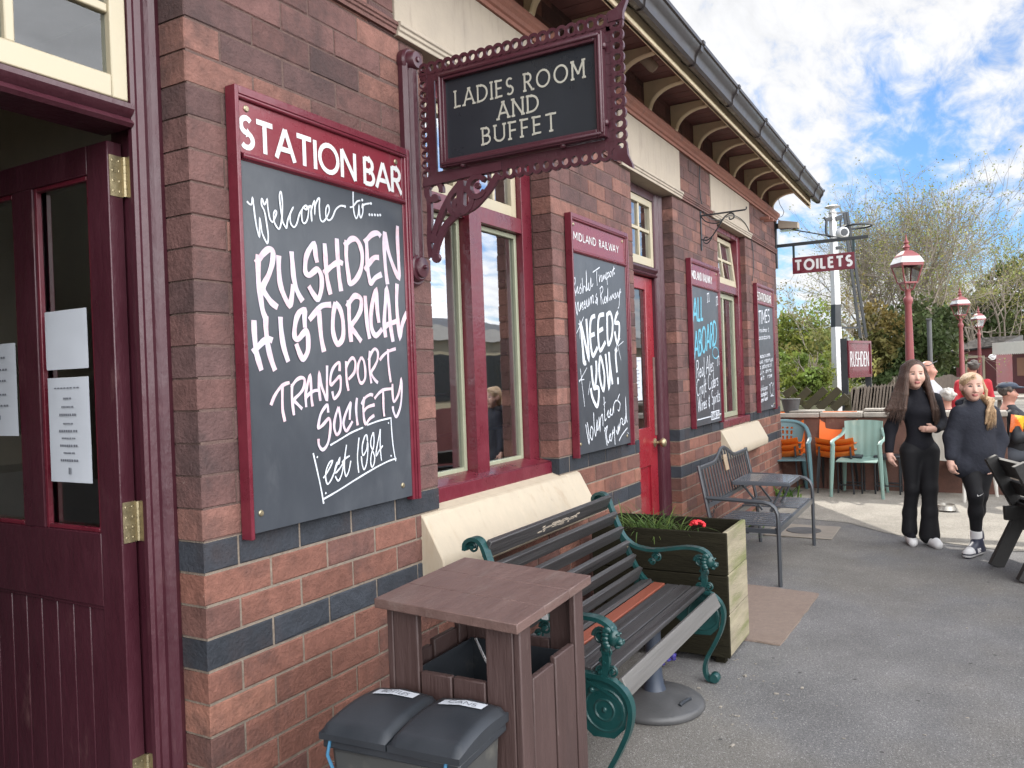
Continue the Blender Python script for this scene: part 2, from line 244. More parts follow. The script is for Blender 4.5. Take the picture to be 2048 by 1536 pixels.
# ---------------------------------------------------------------- mesh builder
ROOT = {}          # object -> offset of its root
def nrm(v): v = np.asarray(v, float); return v/max(1e-12, np.linalg.norm(v))
class MB:
    def __init__(s): s.v = []; s.f = []; s.m = []; s.t = []
    def add(s, vs, fs, mi=0, tint=(1, 1, 1)):
        o = len(s.v); s.v.extend([tuple(map(float, p)) for p in vs])
        for f in fs: s.f.append(tuple(i+o for i in f)); s.m.append(mi); s.t.append(tint)
        return s
    def hexa(s, p, mi=0, tint=(1, 1, 1)):   # 8 points: bottom loop 0-3, top loop 4-7
        return s.add(p, [(3, 2, 1, 0), (4, 5, 6, 7), (0, 1, 5, 4), (1, 2, 6, 5), (2, 3, 7, 6), (3, 0, 4, 7)], mi, tint)
    def box(s, a, b, mi=0, tint=(1, 1, 1)):
        x0, y0, z0 = a; x1, y1, z1 = b
        if x0 > x1: x0, x1 = x1, x0
        if y0 > y1: y0, y1 = y1, y0
        if z0 > z1: z0, z1 = z1, z0
        return s.hexa([(x0, y0, z0), (x1, y0, z0), (x1, y1, z0), (x0, y1, z0), (x0, y0, z1), (x1, y0, z1), (x1, y1, z1), (x0, y1, z1)], mi, tint)
    def obox(s, c, ax, ay, az, mi=0, tint=(1, 1, 1)):   # half vectors
        c, ax, ay, az = [np.asarray(q, float) for q in (c, ax, ay, az)]
        if np.dot(np.cross(ax, ay), az) < 0: ax = -ax
        return s.hexa([c-ax-ay-az, c+ax-ay-az, c+ax+ay-az, c-ax+ay-az, c-ax-ay+az, c+ax-ay+az, c+ax+ay+az, c-ax+ay+az], mi, tint)
    def bar(s, a, b, w, h, up=(0, 0, 1), mi=0, tint=(1, 1, 1)):   # beam a->b, width w (sideways), h (up)
        a = np.asarray(a, float); b = np.asarray(b, float); d = nrm(b-a); u = np.asarray(up, float); u = u-d*np.dot(u, d); u = nrm(u); r = np.cross(d, u)
        return s.obox((a+b)/2, (b-a)/2, r*w/2, u*h/2, mi, tint)
    def tube(s, path, r, n=8, mi=0, closed=False, tint=(1, 1, 1), flat=1.0, up=None):
        P = [np.asarray(p, float) for p in path]; k = len(P); rs = r if hasattr(r, '__len__') else [r]*k
        vs = []; pu = None
        for i in range(k):
            if closed: d = nrm(P[(i+1) % k]-P[i-1])
            else: d = nrm(P[min(i+1, k-1)]-P[max(i-1, 0)])
            if pu is None:
                a = np.asarray(up if up is not None else ((0, 0, 1) if abs(d[2]) < .9 else (1, 0, 0)), float); u = nrm(a-d*np.dot(a, d))
            else: u = nrm(pu-d*np.dot(pu, d))
            pu = u; w = np.cross(d, u)
            for j in range(n):
                an = 2*math.pi*j/n; vs.append(P[i]+rs[i]*(u*math.cos(an)+w*math.sin(an)*flat))
        fs = []
        for i in range(k if closed else k-1):
            a = i*n; b = ((i+1) % k)*n
            for j in range(n): fs.append((a+j, a+(j+1) % n, b+(j+1) % n, b+j))
        if not closed: fs.append(tuple(range(n-1, -1, -1))); fs.append(tuple((k-1)*n+j for j in range(n)))
        return s.add(vs, fs, mi, tint)
    def lathe(s, prof, n=20, o=(0, 0, 0), ax=(0, 0, 1), mi=0, tint=(1, 1, 1), sx=None):
        ax = nrm(ax); a = np.array((0, 0, 1.0) if abs(ax[2]) < .9 else (1.0, 0, 0)); u = nrm(a-ax*np.dot(a, ax)) if sx is None else nrm(sx); w = np.cross(ax, u); o = np.asarray(o, float)
        vs = []
        for r, z in prof:
            for j in range(n): an = 2*math.pi*(j+.5)/n; vs.append(o+ax*z+r*(u*math.cos(an)+w*math.sin(an)))
        fs = []
        for i in range(len(prof)-1):
            for j in range(n): fs.append((i*n+j, i*n+(j+1) % n, (i+1)*n+(j+1) % n, (i+1)*n+j))
        fs.append(tuple(range(n-1, -1, -1))); fs.append(tuple((len(prof)-1)*n+j for j in range(n)))
        return s.add(vs, fs, mi, tint)
    def prism(s, poly, o, u, v, w, mi=0, tint=(1, 1, 1)):   # poly in (u,v), extruded along vector w
        o, u, v, w = [np.asarray(q, float) for q in (o, u, v, w)]; n = len(poly)
        area = sum(poly[i][0]*poly[(i+1) % n][1]-poly[(i+1) % n][0]*poly[i][1] for i in range(n))
        if (area > 0) != (np.dot(np.cross(u, v), w) > 0): poly = poly[::-1]
        A = [o+u*a+v*b for a, b in poly]; B = [p+w for p in A]
        fs = [tuple(range(n-1, -1, -1)), tuple(range(n, 2*n))]+[(i, (i+1) % n, n+(i+1) % n, n+i) for i in range(n)]
        return s.add(A+B, fs, mi, tint)
    def ball(s, c, r, n=12, m=8, mi=0, tint=(1, 1, 1), ax=None):
        c = np.asarray(c, float); r = np.asarray(r if hasattr(r, '__len__') else (r, r, r), float); vs = []
        for i in range(m+1):
            t = math.pi*i/m
            for j in range(n):
                p = 2*math.pi*j/n; q = np.array((math.sin(t)*math.cos(p), math.sin(t)*math.sin(p), math.cos(t)))*r
                if ax is not None: q = ax[0]*q[0]+ax[1]*q[1]+ax[2]*q[2]
                vs.append(c+q)
        fs = [(i*n+j, (i+1)*n+j, (i+1)*n+(j+1) % n, i*n+(j+1) % n) for i in range(m) for j in range(n)]
        return s.add(vs, fs, mi, tint)
    def holed(s, cell, hole, o, u, v, w, mi=0):   # cell & hole: same-length loops in (u,v); plate of thickness w
        o, u, v, w = [np.asarray(q, float) for q in (o, u, v, w)]; n = len(cell)
        L = [[o+u*a+v*b+w*k for a, b in lp] for k in (0, 1) for lp in (cell, hole)]
        vs = L[0]+L[1]+L[2]+L[3]; fs = []
        for i in range(n):
            j = (i+1) % n
            fs += [(i, j, n+j, n+i), (2*n+i, 3*n+i, 3*n+j, 2*n+j), (i, 2*n+i, 2*n+j, j), (n+i, n+j, 3*n+j, 3*n+i)]
        return s.add(vs, fs, mi)
    def ribbon(s, strokes, o, u, v, width, n, mi=0, smooth=True, lift=.0, th=.0006, var=0.0):
        o, u, v, nn = [np.asarray(q, float) for q in (o, u, v, n)]
        for k, st in enumerate(strokes):
            P = catmull(st) if smooth and len(st) > 2 else [np.array(p, float) for p in st]
            if len(P) < 2: continue
            vs = []
            for i, p in enumerate(P):
                d0 = P[i]-P[i-1] if i > 0 else P[1]-P[0]; d1 = P[i+1]-P[i] if i < len(P)-1 else d0
                d = nrm(nrm(d0)+nrm(d1)+1e-9); nr = np.array((-d[1], d[0])); wd = width*(1+var*math.sin(i*.7+k))
                cs = max(.55, abs(np.dot(nrm(d0+1e-9), d))); q = nr*wd/2/cs
                off = nn*(lift+.0003*(k % 6)+.000012*i)
                for sg in (1, -1): e = p+q*sg; vs.append(o+u*e[0]+v*e[1]+off)
            fs = [(2*i, 2*i+1, 2*i+3, 2*i+2) for i in range(len(P)-1)]
            if np.dot(np.cross(u, v), nn) < 0: fs = [f[::-1] for f in fs]
            s.add(vs, fs, mi)
        return s
def catmull(pts, seg=4):
    P = [np.array(p, float) for p in pts]; out = []
    for i in range(len(P)-1):
        p0 = P[max(i-1, 0)]; p1 = P[i]; p2 = P[i+1]; p3 = P[min(i+2, len(P)-1)]
        for k in range(seg):
            t = k/seg; out.append(.5*((2*p1)+(-p0+p2)*t+(2*p0-5*p1+4*p2-p3)*t*t+(-p0+3*p1-3*p2+p3)*t**3))
    out.append(P[-1]); return out
def build(name, mb, mats, parent=None, smooth=False, bevel=0.0, ang=.7, seg=2, tint=False):
    if not isinstance(mats, (list, tuple)): mats = [mats]
    off = ROOT.get(parent, np.zeros(3)) if parent is not None else np.zeros(3)
    me = bpy.data.meshes.new(name)
    V = (np.array(mb.v, float).reshape(-1, 3)-off)
    me.from_pydata(V.tolist(), [], mb.f); me.update()
    for m in mats: me.materials.append(m)
    if len(mats) > 1: me.polygons.foreach_set('material_index', mb.m)
    if tint:
        ca = me.color_attributes.new('tint', 'FLOAT_COLOR', 'CORNER'); arr = np.ones((len(me.loops), 4), np.float32); k = 0
        ln = [len(f) for f in mb.f]; rep = np.repeat(np.array(mb.t, np.float32), ln, axis=0); arr[:, :3] = rep; ca.data.foreach_set('color', arr.ravel())
    if smooth:
        me.polygons.foreach_set('use_smooth', [True]*len(me.polygons)); me.set_sharp_from_angle(angle=ang)
    o = bpy.data.objects.new(name, me); COL.objects.link(o)
    if parent is not None: o.parent = parent; ROOT[o] = off
    if bevel > 0:
        b = o.modifiers.new('bevel', 'BEVEL'); b.width = bevel; b.segments = seg; b.limit_method = 'ANGLE'; b.angle_limit = .6
        if not smooth:
            me.polygons.foreach_set('use_smooth', [True]*len(me.polygons)); me.set_sharp_from_angle(angle=.5)
    return o
def thing(name, label, cat, loc=(0, 0, 0), group=None):
    o = bpy.data.objects.new(name, None); COL.objects.link(o); o.location = loc; o.empty_display_size = .1
    ROOT[o] = np.array(loc, float); return tag(o, label, cat, group)
def tag(o, label=None, cat=None, group=None, kind=None):
    if label: o['label'] = label
    if cat: o['category'] = cat
    if group: o['group'] = group
    if kind: o['kind'] = kind
    return o
def copy_tree(o, label, parent=None, name=None):
    c = o.copy(); COL.objects.link(c)
    if parent is not None: c.parent = parent
    if label: c['label'] = label
    for ch in list(o.children): copy_tree(ch, None, c)
    return c
# ---------------------------------------------------------------- lettering (strokes in a box 1 high; returns strokes, advance)
def arc(cx, cy, rx, ry, a0, a1, n=10): return [(cx+rx*math.cos(R_(a0+(a1-a0)*i/n)), cy+ry*math.sin(R_(a0+(a1-a0)*i/n))) for i in range(n+1)]
GL = {
 'A': (.74, [[(0, 0), (.37, 1)], [(.37, 1), (.74, 0)], [(.13, .33), (.61, .33)]]),
 'B': (.52, [[(.04, 0), (.04, 1)], [(.04, .96), (.25, .96)]+arc(.25, .74, .20, .22, 90, -90, 8)+[(.04, .52)], [(.04, .52), (.27, .52)]+arc(.27, .28, .23, .24, 90, -90, 8)+[(.04, .04)]]),
 'C': (.76, [arc(.44, .5, .42, .47, 52, 308, 14)]),
 'D': (.74, [[(.04, 0), (.04, 1)], [(.04, .96), (.24, .96)]+arc(.24, .5, .46, .46, 90, -90, 12)+[(.04, .04)]]),
 'E': (.48, [[(.04, 0), (.04, 1)], [(.04, .96), (.46, .96)], [(.04, .52), (.42, .52)], [(.04, .04), (.47, .04)]]),
 'F': (.46, [[(.04, 0), (.04, 1)], [(.04, .96), (.44, .96)], [(.04, .5), (.40, .5)]]),
 'H': (.68, [[(.04, 0), (.04, 1)], [(.64, 0), (.64, 1)], [(.04, .52), (.64, .52)]]),
 'I': (.08, [[(.04, 0), (.04, 1)]]),
 'L': (.44, [[(.04, 0), (.04, 1)], [(.04, .04), (.44, .04)]]),
 'M': (.80, [[(.04, 0), (.04, 1)], [(.04, 1), (.40, .25)], [(.40, .25), (.76, 1)], [(.76, 1), (.76, 0)]]),
 'N': (.72, [[(.04, 0), (.04, 1)], [(.04, 1), (.68, 0)], [(.68, 0), (.68, 1)]]),
 'O': (.92, [arc(.46, .5, .42, .47, 0, 360, 24)]),
 'R': (.58, [[(.04, 0), (.04, 1)], [(.04, .96), (.26, .96)]+arc(.26, .73, .21, .23, 90, -90, 8)+[(.04, .5)], [(.24, .5), (.56, 0)]]),
 'S': (.50, [arc(.25, .73, .20, .23, 40, 270, 10)+arc(.25, .27, .22, .23, 90, -140, 10)]),
 'T': (.62, [[(.31, 0), (.31, 1)], [(0, .96), (.62, .96)]]),
 'U': (.66, [[(.04, 1), (.04, .32)]+arc(.33, .32, .29, .28, 180, 360, 10)+[(.62, 1)]]),
 'W': (1.0, [[(0, 1), (.26, 0)], [(.26, 0), (.5, .95)], [(.5, .95), (.74, 0)], [(.74, 0), (1.0, 1)]]),
 'Y': (.66, [[(0, 1), (.33, .48)], [(.66, 1), (.33, .48)], [(.33, .48), (.33, 0)]]),
}
def lettering(text, h, space=.13, word=.42, serif=0.0, sx=1.0):
    out = []; x = 0.0
    for ch in text:
        if ch == ' ': x += word*h*sx; continue
        w, sts = GL[ch]
        for st in sts:
            out.append([(x+a*h*sx, b*h) for a, b in st])
            if serif > 0:
                for e in (0, -1):
                    a, b = st[e]
                    if b in (0, 1) and not (ch in 'AMNWY' and b == 1 and False): out.append([(x+(a-serif)*h*sx, b*h+(.02 if b == 0 else -.02)*h), (x+(a+serif)*h*sx, b*h+(.02 if b == 0 else -.02)*h)])
        x += (w+space)*h*sx
    return out, x-space*h*sx
def place_text(mb, text, h, width, o, u, v, n, stroke, fit=None, center=True, mi=0, serif=0.0, sx=1.0, space=.13, word=.42):
    st, w = lettering(text, h, space, word, serif, sx)
    k = (fit/w) if fit else 1.0
    x0 = -w*k/2 if center else 0
    st = [[(x0+a*k, b) for a, b in q] for q in st]
    mb.ribbon(st, o, u, v, stroke, n, mi, smooth=False)
# ---------------------------------------------------------------- implicit bodies -> one continuous mesh
class SDF:
    def __init__(s): s.p = []
    def cap(s, a, b, ra, rb=None, k=.03, flat=None): s.p.append(('c', np.array(a, float), np.array(b, float), ra, ra if rb is None else rb, k)); return s
    def chain(s, pts, rs, k=.03):
        for i in range(len(pts)-1): s.cap(pts[i], pts[i+1], rs[i], rs[i+1], k)
        return s
    def ell(s, c, r, k=.03, rot=None, sub=False): s.p.append(('s' if sub else 'e', np.array(c, float), np.array(r, float), None if rot is None else np.array(rot, float), 0, k)); return s
    def mesh(s, h):
        lo = np.full(3, 1e9); hi = -lo
        bb = []
        for q in s.p:
            if q[0] == 'c': r = max(q[3], q[4]); a = np.minimum(q[1], q[2])-r; b = np.maximum(q[1], q[2])+r
            else: r = q[2].max(); a = q[1]-r; b = q[1]+r
            bb.append((a, b))
            if q[0] != 's': lo = np.minimum(lo, a); hi = np.maximum(hi, b)
        lo -= 3*h+.02; hi += 3*h+.02; N = np.ceil((hi-lo)/h).astype(int)+1
        D = np.full(N, .08, np.float32)
        for q, (a, b) in zip(s.p, bb):
            m = q[5]+.03; i0 = np.maximum(0, np.floor((a-m-lo)/h).astype(int)); i1 = np.minimum(N, np.ceil((b+m-lo)/h).astype(int)+1)
            if (i1 <= i0).any(): continue
            g = [lo[i]+h*np.arange(i0[i], i1[i]) for i in range(3)]
            X, Y, Z = np.meshgrid(*g, indexing='ij', sparse=True)
            if q[0] == 'c':
                A, B = q[1], q[2]; ba = B-A; L2 = max(1e-9, ba@ba)
                px, py, pz = X-A[0], Y-A[1], Z-A[2]
                t = np.clip((px*ba[0]+py*ba[1]+pz*ba[2])/L2, 0, 1)
                d = np.sqrt((px-ba[0]*t)**2+(py-ba[1]*t)**2+(pz-ba[2]*t)**2)-(q[3]+(q[4]-q[3])*t)
            else:
                px, py, pz = X-q[1][0], Y-q[1][1], Z-q[1][2]
                if q[3] is not None:
                    R = q[3]; px, py, pz = [R[0][i]*px+R[1][i]*py+R[2][i]*pz for i in range(3)]
                r = q[2]; k0 = np.sqrt((px/r[0])**2+(py/r[1])**2+(pz/r[2])**2)+1e-9; k1 = np.sqrt((px/r[0]**2)**2+(py/r[1]**2)**2+(pz/r[2]**2)**2)+1e-9
                d = k0*(k0-1)/k1
            sl = tuple(slice(i0[i], i1[i]) for i in range(3)); E = D[sl]; k = max(q[5], 1e-4)
            if q[0] == 's':
                hh = np.clip(.5-.5*(E+d)/k, 0, 1); D[sl] = E*(1-hh)+(-d)*hh+k*hh*(1-hh)
            else:
                hh = np.clip(.5+.5*(E-d)/k, 0, 1); D[sl] = E*(1-hh)+d*hh-k*hh*(1-hh)
        return surfnets(D, lo, h)
def surfnets(D, lo, h):
    S = D < 0; n = D.shape
    cnt = np.zeros([q-1 for q in n], np.int8)
    cor = [(i, j, k) for i in (0, 1) for j in (0, 1) for k in (0, 1)]
    for c in cor: cnt += S[c[0]:n[0]-1+c[0], c[1]:n[1]-1+c[1], c[2]:n[2]-1+c[2]]
    act = (cnt > 0) & (cnt < 8); ix = np.argwhere(act); idx = np.full(act.shape, -1, np.int64); idx[act] = np.arange(len(ix))
    P = np.zeros((len(ix), 3)); W = np.zeros(len(ix))
    for a in cor:
        for ax in range(3):
            if a[ax] == 1: continue
            b = list(a); b[ax] = 1
            va = D[tuple((ix+np.array(a)).T)]; vb = D[tuple((ix+np.array(b)).T)]; m = (va < 0) != (vb < 0)
            t = np.where(m, va/np.where(m, va-vb, 1), 0); q = np.tile(np.array(a, float), (len(ix), 1)); q[:, ax] = t
            P[m] += q[m]; W[m] += 1
    V = lo+h*(ix+P/W[:, None]); F = []
    for ax in range(3):
        o1, o2 = (ax+1) % 3, (ax+2) % 3
        sa = [slice(1, None)]*3; sb = [slice(1, None)]*3
        sa[ax] = slice(0, n[ax]-1); sb[ax] = slice(1, n[ax])
        A = S[tuple(sa)]; B = S[tuple(sb)]; ed = np.argwhere(A != B); off = np.ones(3, int); off[ax] = 0; e = ed+off
        # interior only
        ok = (e[:, o1] < n[o1]-1) & (e[:, o2] < n[o2]-1); ed = ed[ok]; e = e[ok]
        def cell(d1, d2): q = e.copy(); q[:, o1] -= d1; q[:, o2] -= d2; return idx[tuple(q.T)]
        qd = np.stack([cell(1, 1), cell(0, 1), cell(0, 0), cell(1, 0)], 1)
        inside = A[tuple(ed.T)]; qd[~inside] = qd[~inside][:, ::-1]; F.append(qd)
    return V, np.concatenate(F)
def build_sdf(name, sdf, mats, h, parent, xf, region=None, relax=1):
    V, F = sdf.mesh(h)
    if relax:   # light smoothing
        for _ in range(relax):
            acc = np.zeros_like(V); c = np.zeros(len(V))
            for a in range(4):
                b = (a+1) % 4; np.add.at(acc, F[:, a], V[F[:, b]]); np.add.at(c, F[:, a], 1); np.add.at(acc, F[:, b], V[F[:, a]]); np.add.at(c, F[:, b], 1)
            V = V*.5+.5*acc/np.maximum(c, 1)[:, None]
    if not isinstance(mats, (list, tuple)): mats = [mats]
    me = bpy.data.meshes.new(name)
    me.from_pydata(xf(V).tolist(), [], F.tolist()); me.update()
    for m in mats: me.materials.append(m)
    if region is not None: me.polygons.foreach_set('material_index', region(V[F].mean(1)).astype(np.int32))
    me.polygons.foreach_set('use_smooth', [True]*len(me.polygons))
    o = bpy.data.objects.new(name, me); COL.objects.link(o); o.parent = parent; return o
# ---------------------------------------------------------------- setting: platform, ground
def groundmat(name, base, base2, speck, patch=None, patch_t=(.5, .62), crack=True):
    m = bpy.data.materials.new(name); m.use_nodes = True; nt = m.node_tree; L = nt.links.new; b = nt.nodes['Principled BSDF']; b.inputs['Roughness'].default_value = .9; b.inputs['Specular IOR Level'].default_value = .3
    t = nt.nodes.new('ShaderNodeTexCoord')
    def noise(sc, det=6, ro=.6):
        n = nt.nodes.new('ShaderNodeTexNoise'); n.inputs['Scale'].default_value = sc; n.inputs['Detail'].default_value = det; n.inputs['Roughness'].default_value = ro; L(t.outputs['Object'], n.inputs['Vector']); return n.outputs['Fac']
    def rng(v, a, b_, c=0., d=1.):
        r = nt.nodes.new('ShaderNodeMapRange'); L(v, r.inputs[0]); r.inputs[1].default_value = a; r.inputs[2].default_value = b_; r.inputs[3].default_value = c; r.inputs[4].default_value = d; return r.outputs[0]
    def mix(f, A, B, mode='MIX'):
        x = nt.nodes.new('ShaderNodeMix'); x.data_type = 'RGBA'; x.blend_type = mode
        if isinstance(f, float): x.inputs['Factor'].default_value = f
        else: L(f, x.inputs['Factor'])
        for k, v in (('A', A), ('B', B)):
            if isinstance(v, tuple): x.inputs[k].default_value = (*v, 1)
            else: L(v, x.inputs[k])
        return x.outputs['Result']
    c = mix(rng(noise(.9), .35, .65), base, base2)
    if patch: c = mix(rng(noise(.45, 4), *patch_t), c, patch)
    c = mix(1.0, c, rng(noise(90, 4, .8), .3, .7, .62, 1.38), 'MULTIPLY')
    vo = nt.nodes.new('ShaderNodeTexVoronoi'); vo.inputs['Scale'].default_value = 210; L(t.outputs['Object'], vo.inputs['Vector'])
    sp = nt.nodes.new('ShaderNodeSeparateColor'); L(vo.outputs['Color'], sp.inputs[0])
    c = mix(rng(sp.outputs[0], .90, .97), c, speck)
    c = mix(1.0, c, rng(noise(2.3, 7, .7), .3, .7, .80, 1.16), 'MULTIPLY')
    vg = nt.nodes.new('ShaderNodeTexVoronoi'); vg.inputs['Scale'].default_value = 5.5; L(t.outputs['Object'], vg.inputs['Vector'])
    c = mix(rng(vg.outputs['Distance'], .06, .04), c, (.085, .082, .08))
    L(c, b.inputs['Base Color'])
    bp = nt.nodes.new('ShaderNodeBump'); bp.inputs['Strength'].default_value = .5; bp.inputs['Distance'].default_value = .006; L(vo.outputs['Distance'], bp.inputs['Height']); L(bp.outputs[0], b.inputs['Normal'])
    return m
M['asphalt'] = groundmat('platform_asphalt', (.150, .148, .148), (.195, .190, .186), (.30, .29, .28), patch=(.175, .165, .150))
M['paleground'] = groundmat('worn_pale_concrete', (.27, .25, .215), (.33, .305, .265), (.40, .38, .34))
M['earth'] = groundmat('earth_and_grass', (.07, .075, .035), (.09, .085, .05), (.15, .14, .09))
M['ballast'] = groundmat('track_ballast', (.13, .115, .10), (.18, .16, .14), (.3, .28, .26))
g = MB(); n = 24
g.add([(400*math.cos(2*math.pi*i/n)+20, 400*math.sin(2*math.pi*i/n), -.95) for i in range(n)], [tuple(range(n))]); tag(build('ground', g, M['earth']), kind='structure')
g = MB(); g.box((-9, -4.6, -.94), (10.25, 7, 0)); tag(build('platform', g, M['asphalt']), kind='structure')
# pale concrete part of the platform farther along: a thin skim whose paler colour is shaped to the sunlit patch
g = MB()
edge = [(8.35, -.2), (8.2, -.95), (7.8, -1.3), (7.55, -1.7), (7.35, -2.2), (7.5, -3.0), (7.7, -4.58)]
top = [(a, b, .004) for a, b in edge]+[(10.24, -4.58, .004), (10.24, -.2, .004)]
g.add(top, [tuple(range(len(top)))]); tag(build('path', g, M['paleground']), kind='structure')
g = MB(); g.box((10.25, -4.6, -.94), (70, 1.6, .0)); tag(build('pavement', g, M['paleground']), kind='structure')
g = MB(); g.box((10.9, 1.601, -.94), (70, 14, .55)); g.box((10.9, -1.0, -.9), (16.5, 1.6, .55)); tag(build('bank', g, M['earth']), kind='structure')
g = MB(); g.box((-30, -12, -.949), (80, -4.7, -.93)); tag(build('trackbed', g, M['ballast']), kind='structure')

# ---------------------------------------------------------------- station building
bld = thing('station_building', 'long dark red brick railway station building with cream lintels and slate roof along the platform', 'building', (0, 0, 0))
XE = 10.04; CP = .0965; Z0 = .953-10*CP; ZT = 3.60
OPEN = [(.25, 1.583, 'd'), (2.79, 3.955, 'w'), (5.2, 6.1, 'd'), (7.40, 8.49, 'w')]
rb = random.Random(3)
def bricktint(n, up):
    if n in (7, 10): c = np.array((.032, .036, .044))*rb.uniform(.75, 1.35)
    elif not up:
        r = rb.random(); c = np.array((.190, .086, .064)) if r < .55 else (np.array((.138, .068, .056)) if r < .85 else np.array((.245, .115, .082))); c = c*rb.uniform(.85, 1.15)
    else:
        r = rb.random(); c = np.array((.140, .074, .067)) if r < .60 else (np.array((.195, .097, .078)) if r < .82 else np.array((.105, .061, .058))); c = c*rb.uniform(.84, 1.18)
    return tuple(c)
def brick(mb, x0, x1, z0, z1, y0, dep, tint):
    o = rb.uniform(-.0015, .002); c = .0035; y = y0+o
    def lp(yy, e): return [(x0+e, yy, z0+e), (x1-e, yy, z0+e), (x1-e, yy, z1-e), (x0+e, yy, z1-e)]
    j = [rb.uniform(-.0016, .0016)-(.012 if rb.random() < .035 else 0)*(1 if q in (2, 3) else -1) for q in range(4)]
    f = lp(y, c); f = [(a, b, d+j[i]) for i, (a, b, d) in enumerate(f)]
    vs = f+lp(y+c, 0)+lp(y0+dep, 0)
    fs = [(0, 1, 2, 3)]+[(4+i, 4+(i+1) % 4, (i+1) % 4, i) for i in range(4)]+[(8+i, 8+(i+1) % 4, 4+(i+1) % 4, 4+i) for i in range(4)]
    mb.add(vs, fs, 0, tint)
bk = MB()
NC = int((ZT-Z0)/CP)
for n in range(NC+1):
    z0 = Z0+n*CP; z1 = min(z0+CP, ZT); zc = (z0+z1)/2; up = n > 10
    if z1-z0 < .02: continue
    segs = []; x = -4.0
    for a, b, k in OPEN:
        la, lb = (a-.2, b+.2)
        if zc > 3.275: continue
        if zc > 2.945: segs.append((x, la)); x = lb; continue
        if 2.88 < zc < 2.945: segs.append((x, la)); x = lb; continue
        if k == 'w' and zc < .953: continue
        segs.append((x, a)); x = b
    segs.append((x, XE))
    for a, b in segs:
        x = a; first = True
        L0 = .13 if n % 2 == 0 else .26
        if n in (10,): L0 = .13
        while x < b-.01:
            L = L0 if first else .26; first = False
            if b-(x+L) < .07: L = b-x if b-x < .30 else .13
            e = min(b, x+L); js = .004
            jg = .003 if up else .0045; js = jg; brick(bk, x+(0 if x == a else js), e-(0 if e == b else js), z0+jg, z1-jg, 0, .118, bricktint(n, up))
            x = e
# mortar body behind the bricks (pale below, sooty above)
zs = .953+CP
def mort(a, b, z0, z1):
    i = .005
    if z0 < zs < z1: mort(a, b, z0, zs); mort(a, b, zs, z1); return
    bk.box((a+i, i if z1 <= zs+.001 else .0035, z0), (b-i, .30, z1), 1 if z1 <= zs+.001 else 2)
x = -4.0
for a, b, k in OPEN:
    mort(x, a, -.02, 2.89)
    if k == 'w': bk.box((a-.005, .005, -.02), (b+.005, .30, .95), 1)
    x = b
mort(x, XE, -.02, 2.89)
x = -4.0
for a, b, k in OPEN: mort(x, a-.2, 2.89, 3.28); x = b+.2
mort(x, XE, 2.89, 3.28); mort(-4.0, XE, 3.28, ZT)
build('brick_wall', bk, [M['brick'], M['mortar'], M['mortar_dark']], bld, tint=True)
# gable end wall, its own courses
ge = MB(); RY, RZ = 2.7, 5.05
for n in range(NC+1):
    z0 = Z0+n*CP; y = .0 if n % 2 else .13
    while y < 5.3:
        e = min(5.3, y+.26); t = bricktint(n, n > 10)
        ge.box((XE-.02, y+.008, z0+.0045), (XE+.004+rb.uniform(0, .002), e, min(z0+CP, ZT)-.0045), 0, t); y = e
ge.box((XE-.10, .30, -.02), (XE-.001, 5.28, ZT), 1)
ge.prism([(0.0, ZT+.001), (5.3, ZT+.001), (RY-.05, RZ-.12)], (XE-.2, 0, 0), (0, 1, 0), (0, 0, 1), (.2, 0, 0), 1)
build('gable_wall', ge, [M['brick'], M['mortar_dark']], bld, tint=True)
# lintels, string course, cornice
def molding(prof, x0, x1): # prof in (y,z)
    return [(x0, p[0], p[1]) for p in prof]+[(x1, p[0], p[1]) for p in prof], [(i, i+1, len(prof)+i+1, len(prof)+i) for i in range(len(prof)-1)]+[tuple(range(len(prof)-1, -1, -1)), tuple(range(len(prof), 2*len(prof)))]
SP = [(.25, 2.888), (-.022, 2.888), (-.022, 2.905), (-.030, 2.909), (-.030, 2.922), (-.038, 2.926), (-.038, 2.940), (-.028, 2.945), (-.006, 2.947), (.25, 2.947)]
SPW = [(.02, 2.893), (-.014, 2.893), (-.014, 2.908), (-.020, 2.912), (-.020, 2.922), (-.026, 2.926), (-.026, 2.938), (-.016, 2.943), (.02, 2.943)]
for a, b, k in OPEN:
    m = MB(); vs, fs = molding(SP, a-.2, b+.2); m.add(vs, fs); m.box((a-.2, -.008, 2.9475), (b+.2, .2, 3.279))
    build('lintel', m, M['stone'], bld, bevel=.003)
x = -4.0
for a, b in [(a-.201, b+.201) for a, b, k in OPEN]+[(XE+.02, 0)]:
    m = MB(); vs, fs = molding(SPW, x, a); m.add(vs, fs, 0, (.15, .078, .068)); build('string_course', m, M['brick'], bld, tint=True); x = b
CPF = [(.02, 3.281), (-.020, 3.281), (-.020, 3.302), (-.032, 3.308), (-.040, 3.325), (-.055, 3.340), (-.060, 3.352), (-.060, 3.375), (-.045, 3.382), (.02, 3.386)]
m = MB(); vs, fs = molding(CPF, -4.0, XE+.05); m.add(vs, fs); build('cornice', m, M['terracotta'], bld)
